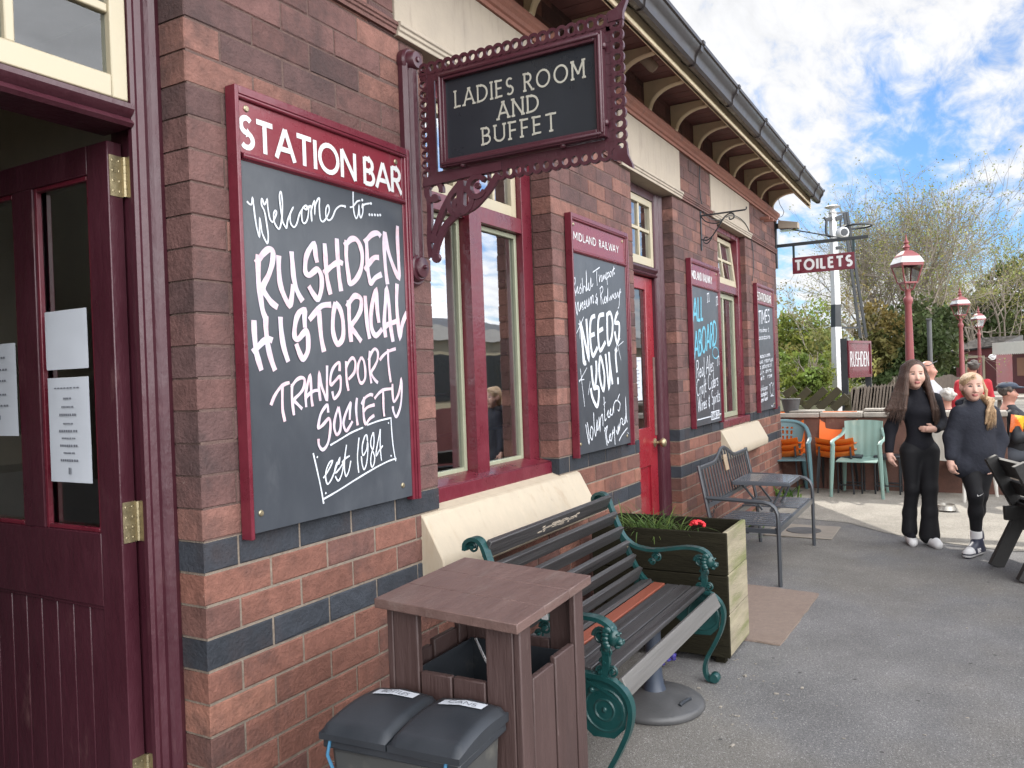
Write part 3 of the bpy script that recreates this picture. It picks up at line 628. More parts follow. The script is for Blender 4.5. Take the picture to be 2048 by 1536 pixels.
# eaves: brackets, soffit, fascia, gutter, roof
EB = -.40
def bracket_poly():
    p = [(0, 3.392), (-.022, 3.392), (-.034, 3.400)]
    p += [(-.034-.225*(1-math.cos(t)), 3.400+.150*math.sin(t)) for t in np.linspace(0.12, math.pi/2, 12)]
    p += [(-.262, 3.566), (-.270, 3.556), (-.285, 3.556), (-.285, 3.594), (0, 3.594)]
    return p
x = 5.541-.604*15
while x < XE+.1:
    if x > -3.5 and x < 9.9:
        m = MB(); m.prism(bracket_poly(), (x-.012, 0, 0), (0, 1, 0), (0, 0, 1), (.05, 0, 0))
        # rounded front bead following the curve
        P = [(x+.013, -.028, 3.394)]+[(x+.013, -.036-.228*(1-math.cos(t)), 3.398+.150*math.sin(t)) for t in np.linspace(.12, math.pi/2, 10)]+[(x+.013, -.284, 3.552)]
        m.tube(P, .012, 8, flat=2.4, up=(0, -1, 0)); build('eaves_bracket', m, M['cream_dull'], bld, smooth=True, ang=.6)
    x += .604
m = MB()
for i in range(int((XE+4)/.115)+1):
    x = -4+i*.115; x1 = min(x+.109, XE+.02)
    if x1 > x: m.box((x, EB, 3.597), (x1, .05, 3.612))
m.box((-4, -.03, 3.60), (XE, .04, 3.62)); build('soffit', m, M['soffit'], bld)
m = MB(); m.box((-4, EB-.022, 3.412), (XE-.06, EB, 3.635)); m.box((-4, EB-.032, 3.412), (XE-.06, EB+.006, 3.438))
m.prism([(EB-.03, 3.36), (EB-.03, 3.63), (EB+.2, 3.63)], (XE-.06, 0, 0), (0, 1, 0), (0, 0, 1), (.03, 0, 0))
build('fascia', m, M['cream_dull'], bld, bevel=.004)
GP = [(EB-.025, 3.600), (EB-.025, 3.498), (-.470, 3.455), (-.502, 3.452), (-.516, 3.470), (-.519, 3.500), (-.531, 3.525), (-.549, 3.545), (-.556, 3.566), (-.568, 3.570), (-.570, 3.590), (-.548, 3.592), (-.540, 3.560), (-.47, 3.49), (EB-.03, 3.52)]
m = MB(); vs, fs = molding(GP, -4, 10.12); m.add(vs, fs)
jx = 10.11
GJ = [(y-.008 if y < -.44 else y, z-.008 if z < 3.56 else z+.006) for y, z in GP[:12]]
xs = []
x = 9.72
while x > -4:
    xs.append(x); x -= .93
for x in xs: vs, fs = molding(GJ+[(EB-.025, 3.56)], x-.022, x+.022); m.add(vs, fs)
vs, fs = molding(GJ+[(EB-.025, 3.56)], 10.09, 10.125); m.add(vs, fs)
build('gutter', m, M['gutter'], bld, smooth=True, ang=.5)
m = MB(); sl = nrm((RY-EB, RZ-3.62)); 
for sgn in (1, -1):
    y0, y1 = (EB-.04, RY) if sgn == 1 else (2*RY-EB+.04, RY)
    dz = (RZ-3.62)/(RY-EB); za = 3.62-.04*dz
    nn = 14
    for i in range(nn):
        t0, t1 = i/nn, (i+1.15)/nn
        ya, yb = y0+(y1-y0)*t0, y0+(y1-y0)*min(1, t1); z_a, z_b = za+(RZ-za)*t0, za+(RZ-za)*min(1, t1)
        m.hexa([(-4, ya, z_a), (XE+.08, ya, z_a), (XE+.08, yb, z_b), (-4, yb, z_b), (-4, ya, z_a+.022), (XE+.08, ya, z_a+.022), (XE+.08, yb, z_b+.006), (-4, yb, z_b+.006)])
build('roof', m, M['slate'], bld)
# interior shell
m = MB(); m.box((-4, .31, -.02), (XE-.12, 5.3, .005), 0); m.box((-4, 4.2, .006), (XE-.12, 4.3, 3.2), 1); m.box((-4, .31, 3.2), (XE-.12, 4.3, 3.25), 1)
for x in (-4, 2.28, 6.6, 9.8): m.box((x, .305, .006), (x+.1, 4.19, 3.199), 1)
m.box((-.6, .305, .006), (-.5, 4.19, 3.199), 1)
build('interior_wall', m, [M['interior_dark'], M['interior']], bld)
m = MB(); m.box((.1, 2.4, .006), (2.1, 2.9, 1.1)); build('bar_counter', m, M['interior_dark'], bld)

# ---- joinery helpers
def frame_rect(m, x0, x1, z0, z1, w, y0, y1, wb=None, wt=None, mi=0):
    wb = w if wb is None else wb; wt = w if wt is None else wt
    m.box((x0, y0, z0), (x0+w, y1, z1), mi); m.box((x1-w, y0, z0), (x1, y1, z1), mi)
    if wb: m.box((x0+w, y0, z0), (x1-w, y1, z0+wb), mi)
    if wt: m.box((x0+w, y0, z1-wt), (x1-w, y1, z1), mi)
def toplight(par, x0, x1, z0, z1, y, bars_x=(), bars_z=(), tilt=0.0, pm='glass'):
    m = MB(); frame_rect(m, x0, x1, z0, z1, .05, y, y+.045, wb=.065)
    for f in bars_x: xx = x0+(x1-x0)*f; m.box((xx-.013, y+.006, z0+.065), (xx+.013, y+.04, z1-.05))
    for f in bars_z: zz = z0+(z1-z0)*f; m.box((x0+.05, y+.008, zz-.013), (x1-.05, y+.038, zz+.013))
    if tilt:
        a = tilt; m.v = [(vx, y+(vy-y)*math.cos(a)-(vz-z0)*math.sin(a), z0+(vz-z0)*math.cos(a)+(vy-y)*math.sin(a)) for vx, vy, vz in m.v]
    t = build('top_light', m, M['cream'], par, bevel=.004)
    m = MB(); m.add([(x0+.05, y+.022, z0+.06), (x1-.05, y+.022, z0+.06), (x1-.05, y+.022, z1-.05), (x0+.05, y+.022, z1-.05)], [(0, 1, 2, 3)])
    if tilt:
        a = tilt; m.v = [(vx, y+(vy-y)*math.cos(a)-(vz-z0)*math.sin(a), z0+(vz-z0)*math.cos(a)+(vy-y)*math.sin(a)) for vx, vy, vz in m.v]
    build('pane', m, M[pm], t)
def beads(m, x, z0, z1, y, dx, n=3, step=.022, r=.007):
    for i in range(n): m.tube([(x+dx*i*step, y, z0), (x+dx*i*step, y, z1)], r, 6)
# ---- large window between the first two piers
def sill(x0, x1):   # projecting weathered stone sill with stop ends
    S = [(.12, .992), (.012, .953), (-.012, .942), (-.095, .790), (-.106, .765), (-.106, .725), (-.098, .700), (-.075, .688), (.02, .684), (.12, .70)]
    m = MB(); vs, fs = molding(S, x0, x1); m.add(vs, fs)
    for a in (x0+.115, x1-.185):
        T = [(.10, .951), (-.006, .951), (-.012, .944), (-.030, .885), (-.030, .84), (.02, .84)]
        vs, fs = molding(T, a, a+.075); m.add(vs, fs)
    return build('stone_sill', m, M['sill'], bld, bevel=.007, seg=2)
sill(2.655, 4.19); sill(7.29, 8.80)
Y1 = .125
m = MB()
m.box((2.79, Y1, 1.03), (2.880, Y1+.10, 2.885)); m.box((3.845, Y1, 1.03), (3.955, Y1+.10, 2.885)); m.box((3.275, Y1-.02, 1.03), (3.385, Y1+.10, 2.80))
m.box((2.880, Y1+.004, 2.285), (3.274, Y1+.10, 2.365)); m.box((3.386, Y1+.004, 2.285), (3.845, Y1+.10, 2.365)); m.box((2.880, Y1+.002, 2.80), (3.845, Y1+.10, 2.884))
m.box((2.79, Y1-.075, .965), (3.955, Y1+.10, 1.03)); m.hexa([(2.792, Y1-.07, 1.0305), (3.953, Y1-.07, 1.0305), (3.953, Y1+.05, 1.0305), (2.792, Y1+.05, 1.0305), (2.792, Y1-.07, 1.034), (3.953, Y1-.07, 1.034), (3.953, Y1+.05, 1.06), (2.792, Y1+.05, 1.06)])
wf = build('window', m, M['maroon'], bld, bevel=.006)
for a, b in ((2.880, 3.275), (3.385, 3.845)):
    m = MB(); frame_rect(m, a+.002, b-.002, 1.05, 2.283, .026, Y1+.038, Y1+.07); m.box((b-.046, Y1+.062, 1.08), (b-.02, Y1+.095, 2.26)); build('sash', m, M['sashwhite'], wf, bevel=.004)
    m = MB(); m.add([(a+.02, Y1+.054, 1.07), (b-.02, Y1+.054, 1.07), (b-.02, Y1+.054, 2.262), (a+.02, Y1+.054, 2.262)], [(0, 1, 2, 3)]); build('pane', m, M['glass'], wf)
    toplight(wf, a+.004, b-.004, 2.367, 2.798, Y1+.03, (.5,), ())
m = MB(); m.box((3.93, .23, 1.0), (3.954, .62, 2.88)); build('reveal_lining', m, M['cream_dull'], wf)
m = MB()
for z in np.arange(1.22, 2.28, .205): m.box((2.80, .295, z), (3.95, .305, z+.016))
m.box((3.56, .29, 1.04), (3.585, .31, 2.3)); m.box((3.15, .29, 1.04), (3.17, .31, 2.3)); build('security_bar', m, M['black_metal'], wf)
def curtain(x0, x1, z0, z1, y, pinch, name='curtain'):
    m = MB(); nx, nz = 40, 16; vs = []
    for j in range(nz+1):
        f = j/nz; w = 1-pinch*math.sin(math.pi*min(1, f*1.25))**1.0*.6
        for i in range(nx+1):
            u = i/nx; vs.append((x1-(x1-x0)*w*(1-u), y+.03*math.sin(u*30+f*2)+.01*math.sin(u*71), z0+(z1-z0)*f))
    m.add(vs, [(j*(nx+1)+i, j*(nx+1)+i+1, (j+1)*(nx+1)+i+1, (j+1)*(nx+1)+i) for j in range(nz) for i in range(nx)]); build(name, m, M['net'], wf, smooth=True)
curtain(3.50, 3.98, .75, 2.85, .42, .8); 
m = MB(); m.box((2.75, .9, .8), (3.45, .94, 2.0)); build('tan_panel', m, M['tan_panel'], wf)
# ---- doorway at the near end: frame, transom light, inward-opened glazed leaf
m = MB()
JF = [(1.583, .112), (1.565, .105), (1.548, .112), (1.540, .122), (1.525, .115), (1.508, .122), (1.498, .118), (1.487, .122), (1.487, .138), (1.516, .140), (1.516, .26), (1.583, .26)]
def post(m, prof, z0, z1):
    n = len(prof); m.add([(a, b, z0) for a, b in prof]+[(a, b, z1) for a, b in prof], [tuple(range(n)), tuple(range(2*n-1, n-1, -1))]+[((i+1) % n, i, n+i, n+(i+1) % n) for i in range(n)])
post(m, JF, .0, 2.885); post(m, [(.25+1.583-a, b) for a, b in JF][::-1], 0, 2.885)
TP = [(.25, 2.262), (.118, 2.262), (.108, 2.272), (.118, 2.284), (.126, 2.290), (.112, 2.300), (.104, 2.312), (.104, 2.326), (.125, 2.334), (.25, 2.336)]
vs, fs = molding(TP, .346, 1.487); m.add(vs, fs); m.box((.346, .12, 2.82), (1.515, .25, 2.884))
df = build('door_frame', m, M['maroon_dull'], bld, smooth=True, ang=.4)
toplight(df, .348, 1.485, 2.338, 2.818, .128, (.36, .715), (.53,), pm='glass_top')
m = MB(); LX0, LX1, LY0, LY1, LZ1 = 1.459, 1.507, .200, 1.082, 2.235
def leafbox(a, b, c, d): m.box((LX0, a, c), (LX1, b, d))
leafbox(LY0, LY0+.10, .01, LZ1); leafbox(LY1-.10, LY1, .01, LZ1); leafbox(LY0+.10, LY1-.10, 2.15, LZ1); leafbox(LY0+.10, LY1-.10, .86, 1.08); leafbox(LY0+.10, LY1-.10, .01, .22); leafbox(.587, .697, 1.08, 2.15)
for i in range(8):
    a = LY0+.10+i*.0853; m.box((LX0+.012, a+.002, .22), (LX1-.012, a+.0835, .86))
m.box((LX0+.006, LY0+.1, .86-.012), (LX0+.02, LY1-.1, .862))
lf = build('door', m, M['maroon_dull'], bld, bevel=.003)
for a, b in ((.300, .587), (.697, .982)):
    m = MB(); m.add([(LX0+.03, a, 1.08), (LX0+.03, b, 1.08), (LX0+.03, b, 2.15), (LX0+.03, a, 2.15)], [(3, 2, 1, 0)]); build('pane', m, M['glass_dark'], lf)
    m = MB(); 
    for p, q, r_, s_ in ((a, a+.014, 1.08, 2.15), (b-.014, b, 1.08, 2.15), (a+.014, b-.014, 1.08, 1.094), (a+.014, b-.014, 2.136, 2.15)): m.box((LX0+.006, p, r_), (LX0+.024, q, s_))
    build('glazing_bead', m, M['maroon'], lf, bevel=.003)
for z in (2.135, 1.115, .36):
    m = MB(); m.box((1.464, .1975, z-.06), (1.5065, .2005, z+.06)); m.box((1.5135, .145, z-.06), (1.5165, .190, z+.06))
    for k in range(5): m.lathe([(.0075, 0), (.0075, .0225)], 8, (1.512, .195, z-.058+k*.0235))
    for sx in (1.474, 1.495):
        for dz in (-.045, -.015, .015, .045): m.ball((sx, .197, z+dz), (.004, .0015, .004), 6, 4)
    build('hinge', m, M['brass'], lf, bevel=.001)
# ---- second door
Y2 = .10
m = MB()
JR = [(6.1, .085), (6.075, .078), (6.06, .085), (6.045, .095), (6.02, .088), (5.99, .095), (5.975, .108), (5.935, .108), (5.935, .24), (6.1, .24)]
post(m, JR, 0, 2.885); post(m, [(5.2+6.1-a, b) for a, b in JR][::-1], 0, 2.885)
vs, fs = molding([(b_y-.028, b_z-.032) for b_y, b_z in TP], 5.366, 5.934); m.add(vs, fs); m.box((5.366, Y2, 2.82), (5.934, .22, 2.884))
d2f = build('door_frame', m, M['maroon_dull'], bld, smooth=True, ang=.4)
toplight(d2f, 5.368, 5.932, 2.31, 2.818, Y2+.01, (.5,), (.53,))
m = MB(); a0, a1 = 5.368, 5.932; yy0, yy1 = Y2+.03, Y2+.075
m.box((a0, yy0, .01), (a0+.115, yy1, 2.225)); m.box((a1-.155, yy0, .01), (a1, yy1, 2.225)); m.box((a0+.115, yy0, 2.13), (a1-.155, yy1, 2.225)); m.box((a0+.115, yy0, .80), (a1-.155, yy1, 1.09)); m.box((a0+.115, yy0, .01), (a1-.155, yy1, .22)); m.box((a0+.115, yy0+.014, .22), (a1-.155, yy1, .80))
d2 = build('door', m, M['red_door'], bld, bevel=.004)
m = MB(); m.add([(a0+.115, yy0+.02, 1.09), (a1-.155, yy0+.02, 1.09), (a1-.155, yy0+.02, 2.13), (a0+.115, yy0+.02, 2.13)], [(0, 1, 2, 3)]); build('pane', m, M['glass_dark'], d2)
m = MB(); m.lathe([(.034, 0), (.034, .005), (.012, .010), (.011, .04), (.022, .045), (.034, .058), (.036, .07), (.028, .085), (.008, .092)], 16, (5.875, yy0, .965), (0, -1, 0)); build('handle', m, M['brass'], d2, smooth=True, ang=.8)
m = MB(); m.box((5.885, yy0-.004, 1.02), (5.93, yy0+.001, 1.62)); build('finger_plate', m, M['brown_top'], d2)
# ---- second window
Y3 = .055
m = MB(); m.box((7.40, Y3, 1.03), (7.515, Y3+.12, 2.885)); m.box((8.375, Y3, 1.03), (8.49, Y3+.12, 2.885)); m.box((7.515, Y3+.003, 2.265), (8.375, Y3+.12, 2.345)); m.box((7.515, Y3+.002, 2.83), (8.375, Y3+.12, 2.884)); m.box((7.40, Y3-.05, .96), (8.49, Y3+.12, 1.03))
w2 = build('window', m, M['maroon'], bld, bevel=.006)
m = MB(); frame_rect(m, 7.517, 8.373, 1.032, 2.263, .05, Y3+.05, Y3+.09); m.box((7.92, Y3+.052, 1.08), (7.96, Y3+.088, 2.22)); build('sash', m, M['sashwhite'], w2, bevel=.004)
m = MB(); m.add([(7.56, Y3+.07, 1.08), (8.33, Y3+.07, 1.08), (8.33, Y3+.07, 2.22), (7.56, Y3+.07, 2.22)], [(0, 1, 2, 3)]); build('pane', m, M['glass'], w2)
toplight(w2, 7.52, 8.37, 2.348, 2.82, Y3+.02, (.5,), (.53,), tilt=-.10)
m = MB(); nx = 30; vs = []
for j in range(2):
    for i in range(nx+1): vs.append((7.5+.9*i/nx, .36+.025*math.sin(i*1.4), 1.0+1.3*j))
m.add(vs, [(i, i+1, nx+2+i, nx+1+i) for i in range(nx)]); build('curtain', m, M['net'], w2, smooth=True)
# things fixed to doors: paper notices
def notice(name, label, o, u, v, n_, w, h, lines, seed, group='paper notices taped to the door glass'):
    t = thing(name, label, 'notice', tuple(o), group)
    o, u, v, n_ = [np.asarray(q, float) for q in (o, u, v, n_)]
    m = MB(); nx, nz = 6, 6; r = random.Random(seed); vs = [o+u*(w*i/nx-w/2)+v*(h*j/nz)+n_*(.004+.003*r.random()*(1 if 0 < i < nx else .3)) for j in range(nz+1) for i in range(nx+1)]
    fs = [(j*(nx+1)+i, j*(nx+1)+i+1, (j+1)*(nx+1)+i+1, (j+1)*(nx+1)+i) for j in range(nz) for i in range(nx)]
    if np.dot(np.cross(u, v), n_) < 0: fs = [f[::-1] for f in fs]
    m.add(vs, fs); build('sheet', m, M['paper'], t, smooth=True)
    m = MB()
    for zf, wf_, th in lines: m.ribbon([[(-w*wf_/2+w*wf_*q/8, h*zf) for q in range(k, k+1)]+[(-w*wf_/2+w*wf_*(q+.72)/8, h*zf) for q in range(k, k+1)] for k in range(8)], o, u, v, th, n_, smooth=False, lift=.0085)
    if lines: build('print', m, M['ink'], t)
    return t
uy = (0, -1, 0)
notice('paper_notice', 'blank white sheet taped high on the glass of the open maroon door', (1.4545, .42, 1.575), uy, (0, 0, 1), (-1, 0, 0), .215, .18, [], 1)
notice('paper_notice', 'long printed opening hours sheet on the open door below the blank sheet', (1.4545, .42, 1.23), uy, (0, 0, 1), (-1, 0, 0), .21, .32, [(.90, .62, .004), (.80, .2, .006), (.72, .3, .005), (.645, .42, .007), (.56, .24, .005), (.49, .46, .007), (.42, .34, .005), (.35, .44, .007), (.28, .28, .005), (.21, .44, .007), (.11, .07, .02)], 2)
notice('paper_notice', 'printed sheet on the farther pane of the open maroon door', (1.4545, .80, 1.37), uy, (0, 0, 1), (-1, 0, 0), .21, .30, [(.85, .5, .006), (.72, .6, .006), (.6, .5, .006), (.45, .5, .006), (.33, .6, .006), (.2, .12, .014)], 3)
notice('paper_notice', 'white printed sheet on the glass of the bright red door', (5.572, Y2+.048, 1.30), (1, 0, 0), (0, 0, 1), (0, -1, 0), .20, .32, [(.92, .8, .004), (.80, .12, .008), (.70, .4, .005), (.62, .5, .006), (.54, .3, .005), (.46, .5, .006), (.38, .3, .005), (.30, .5, .006), (.13, .06, .025)], 4)
# ---------------------------------------------------------------- hand lettering on the boards, metres along the wall and up
welcome=[[(1.767,2.078),(1.777,2.071),(1.786,2.073),(1.79,2.092),(1.793,2.075),(1.796,2.043),(1.803,2.0),(1.812,1.975),(1.814,2.002),(1.816,2.032),(1.819,2.014),(1.825,1.985),(1.843,1.958),(1.849,1.979),(1.845,2.016),(1.837,2.057),(1.826,2.076),(1.826,2.094),(1.83,2.095),(1.837,2.08),(1.847,2.093),(1.85,2.096),(1.852,2.068),(1.858,2.039),(1.869,2.029),(1.88,2.045),(1.888,2.062),(1.883,2.068),(1.875,2.056),(1.875,2.034),(1.885,2.017),(1.898,2.012),(1.909,2.044),(1.915,2.093),(1.912,2.128),(1.907,2.132),(1.903,2.117),(1.906,2.08),(1.912,2.04),(1.921,2.025),(1.929,2.019),(1.935,2.044),(1.949,2.072),(1.962,2.091),(1.948,2.067),(1.948,2.038),(1.962,2.026),(1.976,2.04),(1.989,2.072),(2.008,2.098),(2.022,2.108),(2.029,2.1),(2.02,2.094),(2.008,2.099),(2.0,2.078),(2.002,2.051),(2.014,2.047),(2.027,2.065),(2.033,2.091),(2.032,2.106),(2.018,2.092)],[(2.032,2.098),(2.047,2.111),(2.049,2.084),(2.049,2.061),(2.047,2.091),(2.062,2.126),(2.067,2.127),(2.065,2.087),(2.066,2.109),(2.08,2.137),(2.091,2.144),(2.088,2.115),(2.091,2.075),(2.103,2.066),(2.12,2.08),(2.137,2.108),(2.134,2.128),(2.122,2.116),(2.119,2.09),(2.131,2.075),(2.151,2.087),(2.171,2.119),(2.195,2.136),(2.215,2.139)],[(2.269,2.201),(2.267,2.167),(2.269,2.127),(2.28,2.105),(2.293,2.123),(2.299,2.156),(2.3,2.124),(2.307,2.112),(2.319,2.135),(2.32,2.163),(2.315,2.151),(2.329,2.164),(2.361,2.174)],[(2.248,2.14),(2.266,2.147),(2.288,2.168),(2.307,2.175)],[(2.222,2.139),(2.223,2.138)],[(2.358,2.131),(2.361,2.13)],[(2.373,2.133),(2.376,2.132)],[(2.39,2.135),(2.392,2.134)],[(2.407,2.137),(2.41,2.137)],[(2.422,2.14),(2.425,2.139)],[(2.319,2.179),(2.32,2.178)],[(2.369,2.175),(2.371,2.174)]]
rushden=[[(1.805,1.917),(1.802,1.874),(1.802,1.823),(1.808,1.783),(1.814,1.743),(1.825,1.717)],[(1.793,1.888),(1.805,1.899),(1.825,1.922),(1.849,1.939),(1.866,1.934),(1.863,1.9),(1.845,1.857),(1.818,1.814),(1.835,1.787),(1.854,1.768),(1.878,1.755)],[(1.891,1.924),(1.889,1.882),(1.892,1.836),(1.905,1.8),(1.93,1.766),(1.942,1.795),(1.95,1.835)],[(1.948,1.944),(1.951,1.902),(1.954,1.857),(1.967,1.815),(1.991,1.782)],[(2.067,1.92),(2.061,1.944),(2.055,1.982),(2.031,1.96),(2.014,1.931),(2.008,1.895),(2.011,1.879),(2.026,1.873),(2.05,1.888),(2.068,1.897),(2.085,1.875),(2.083,1.833),(2.065,1.795),(2.042,1.81),(2.022,1.836)],[(2.107,1.991),(2.109,1.947),(2.111,1.883),(2.119,1.844),(2.128,1.815)],[(2.172,2.017),(2.173,1.96),(2.177,1.883),(2.185,1.831)],[(2.099,1.886),(2.127,1.907),(2.157,1.925),(2.182,1.934),(2.199,1.93)],[(2.223,2.017),(2.218,1.959),(2.227,1.888),(2.234,1.862),(2.266,1.88),(2.295,1.918),(2.307,1.97),(2.295,2.01),(2.274,2.028),(2.247,2.024),(2.225,2.007),(2.209,1.996)],[(2.419,2.058),(2.401,2.068),(2.367,2.058),(2.338,2.036),(2.321,2.022)],[(2.333,2.03),(2.334,1.973),(2.334,1.928),(2.343,1.887),(2.352,1.875),(2.377,1.896),(2.416,1.913)],[(2.317,1.92),(2.347,1.95),(2.376,1.972),(2.403,1.975)],[(2.445,2.08),(2.439,2.016),(2.442,1.939),(2.451,1.878)],[(2.445,2.078),(2.461,2.012),(2.488,1.956),(2.523,1.912),(2.525,1.979),(2.523,2.058),(2.526,2.114)]]
hist=[[(1.777,1.709),(1.777,1.666),(1.781,1.614),(1.79,1.581),(1.8,1.552)],[(1.826,1.724),(1.825,1.681),(1.831,1.628),(1.842,1.586),(1.857,1.551)],[(1.767,1.608),(1.788,1.625),(1.813,1.644),(1.834,1.652),(1.85,1.647)],[(1.888,1.725),(1.889,1.683),(1.897,1.629),(1.915,1.579)],[(1.997,1.694),(1.996,1.726),(1.998,1.753),(1.974,1.744),(1.958,1.721),(1.948,1.685),(1.949,1.66),(1.964,1.655),(1.986,1.673),(2.002,1.684),(2.009,1.665),(2.006,1.617),(1.983,1.589),(1.967,1.608),(1.953,1.639)],[(2.018,1.721),(2.049,1.748),(2.083,1.773),(2.129,1.779)],[(2.069,1.755),(2.071,1.704),(2.076,1.655),(2.086,1.614)],[(2.154,1.788),(2.14,1.75),(2.134,1.692),(2.145,1.654),(2.159,1.641),(2.185,1.667),(2.188,1.723),(2.175,1.767),(2.152,1.788)],[(2.223,1.8),(2.222,1.74),(2.225,1.683),(2.228,1.651)],[(2.211,1.776),(2.239,1.807),(2.262,1.82),(2.29,1.81),(2.287,1.773),(2.262,1.739),(2.231,1.707),(2.255,1.681),(2.283,1.654)],[(2.314,1.824),(2.316,1.775),(2.321,1.711),(2.331,1.665)],[(2.388,1.727),(2.381,1.779),(2.378,1.848),(2.356,1.805),(2.343,1.752),(2.345,1.702),(2.368,1.678),(2.406,1.704)],[(2.428,1.673),(2.422,1.727),(2.435,1.814),(2.444,1.856),(2.455,1.799),(2.46,1.719),(2.472,1.657)],[(2.416,1.708),(2.445,1.723),(2.497,1.737)],[(2.51,1.885),(2.503,1.818),(2.506,1.744),(2.516,1.677),(2.534,1.729),(2.567,1.776)]]
trans=[[(1.834,1.441),(1.852,1.471),(1.879,1.498),(1.899,1.507),(1.918,1.511)],[(1.886,1.507),(1.884,1.472),(1.883,1.424),(1.891,1.385)],[(1.929,1.506),(1.926,1.47),(1.928,1.434),(1.932,1.403)],[(1.924,1.494),(1.945,1.516),(1.969,1.526),(1.986,1.52),(1.981,1.493),(1.963,1.474),(1.935,1.454),(1.948,1.44),(1.97,1.422)],[(1.989,1.427),(1.988,1.468),(1.999,1.505),(2.012,1.532),(2.015,1.492),(2.015,1.455),(2.019,1.428)],[(1.986,1.456),(2.007,1.472),(2.032,1.481),(2.053,1.481)],[(2.059,1.445),(2.054,1.493),(2.058,1.541),(2.065,1.503),(2.078,1.472),(2.091,1.449),(2.094,1.502),(2.098,1.566)],[(2.161,1.546),(2.161,1.576),(2.138,1.566),(2.119,1.543),(2.111,1.512),(2.116,1.499),(2.136,1.512),(2.161,1.527),(2.164,1.501),(2.156,1.472),(2.128,1.45),(2.119,1.476)],[(2.197,1.581),(2.195,1.539),(2.198,1.5),(2.204,1.475)],[(2.193,1.555),(2.212,1.581),(2.233,1.593),(2.246,1.576),(2.238,1.541),(2.205,1.516)],[(2.279,1.596),(2.262,1.571),(2.256,1.539),(2.264,1.509),(2.278,1.501),(2.295,1.516),(2.299,1.546),(2.293,1.581),(2.279,1.596)],[(2.328,1.62),(2.324,1.584),(2.324,1.543),(2.331,1.499)],[(2.32,1.584),(2.341,1.614),(2.361,1.628),(2.377,1.615),(2.373,1.587),(2.355,1.562),(2.334,1.538),(2.352,1.513),(2.371,1.5)],[(2.386,1.586),(2.414,1.607),(2.446,1.621),(2.487,1.63)],[(2.438,1.628),(2.437,1.584),(2.441,1.542),(2.448,1.5)],[(2.094,1.403),(2.092,1.429),(2.075,1.419),(2.056,1.398),(2.046,1.371),(2.043,1.353),(2.065,1.362),(2.095,1.382),(2.103,1.362),(2.097,1.324),(2.083,1.292),(2.06,1.277),(2.043,1.293),(2.041,1.316)],[(2.147,1.42),(2.129,1.386),(2.121,1.353),(2.131,1.324),(2.15,1.335),(2.156,1.371),(2.147,1.42)],[(2.203,1.371),(2.207,1.408),(2.21,1.431),(2.182,1.393),(2.169,1.36),(2.181,1.333),(2.199,1.345),(2.218,1.365)],[(2.249,1.448),(2.242,1.414),(2.243,1.379),(2.247,1.348)],[(2.34,1.454),(2.323,1.457),(2.293,1.446),(2.272,1.423)],[(2.289,1.449),(2.281,1.412),(2.283,1.369),(2.292,1.35),(2.314,1.367),(2.342,1.379)],[(2.278,1.393),(2.304,1.411),(2.346,1.418)],[(2.346,1.441),(2.375,1.462),(2.406,1.473),(2.451,1.475)],[(2.398,1.478),(2.398,1.439),(2.397,1.398),(2.4,1.371)],[(2.459,1.494),(2.457,1.457),(2.464,1.425),(2.49,1.447),(2.506,1.481),(2.514,1.51),(2.515,1.464),(2.504,1.406),(2.476,1.366),(2.459,1.386),(2.455,1.407)]]
est=[[(2.015,1.27),(2.032,1.204),(2.047,1.141),(2.056,1.092)],[(2.057,1.108),(2.133,1.127),(2.227,1.154),(2.333,1.182),(2.414,1.199),(2.466,1.204)],[(2.099,1.289),(2.153,1.306),(2.209,1.324),(2.276,1.338)],[(2.299,1.345),(2.361,1.356),(2.437,1.363)],[(2.44,1.366),(2.442,1.31),(2.448,1.25),(2.46,1.194)],[(2.03,1.252),(2.035,1.257)],[(2.066,1.124),(2.071,1.129)],[(2.423,1.343),(2.428,1.346)],[(2.431,1.216),(2.436,1.22)],[(2.058,1.18),(2.074,1.193),(2.097,1.218),(2.107,1.234),(2.092,1.23),(2.075,1.208),(2.069,1.181),(2.077,1.157),(2.094,1.167),(2.115,1.195),(2.132,1.223),(2.144,1.24),(2.138,1.22),(2.129,1.225),(2.115,1.199),(2.122,1.191),(2.147,1.208),(2.161,1.22),(2.156,1.194),(2.142,1.169),(2.129,1.162),(2.117,1.179)],[(2.182,1.283),(2.174,1.254),(2.167,1.221),(2.167,1.188),(2.174,1.172),(2.189,1.19),(2.201,1.224)],[(2.154,1.223),(2.175,1.236),(2.196,1.242)],[(2.252,1.303),(2.245,1.269),(2.239,1.229),(2.243,1.176)],[(2.298,1.287),(2.295,1.308),(2.283,1.304),(2.269,1.276),(2.266,1.249),(2.272,1.237),(2.291,1.256),(2.298,1.282),(2.297,1.246),(2.288,1.206),(2.273,1.184),(2.263,1.204),(2.26,1.234)],[(2.333,1.316),(2.32,1.297),(2.315,1.272),(2.324,1.25),(2.335,1.224),(2.33,1.199),(2.317,1.188),(2.311,1.21),(2.318,1.239),(2.33,1.261),(2.335,1.288),(2.333,1.316)],[(2.374,1.325),(2.36,1.286),(2.347,1.25),(2.344,1.227),(2.362,1.244),(2.385,1.262)],[(2.374,1.325),(2.37,1.281),(2.37,1.239),(2.374,1.206)]]
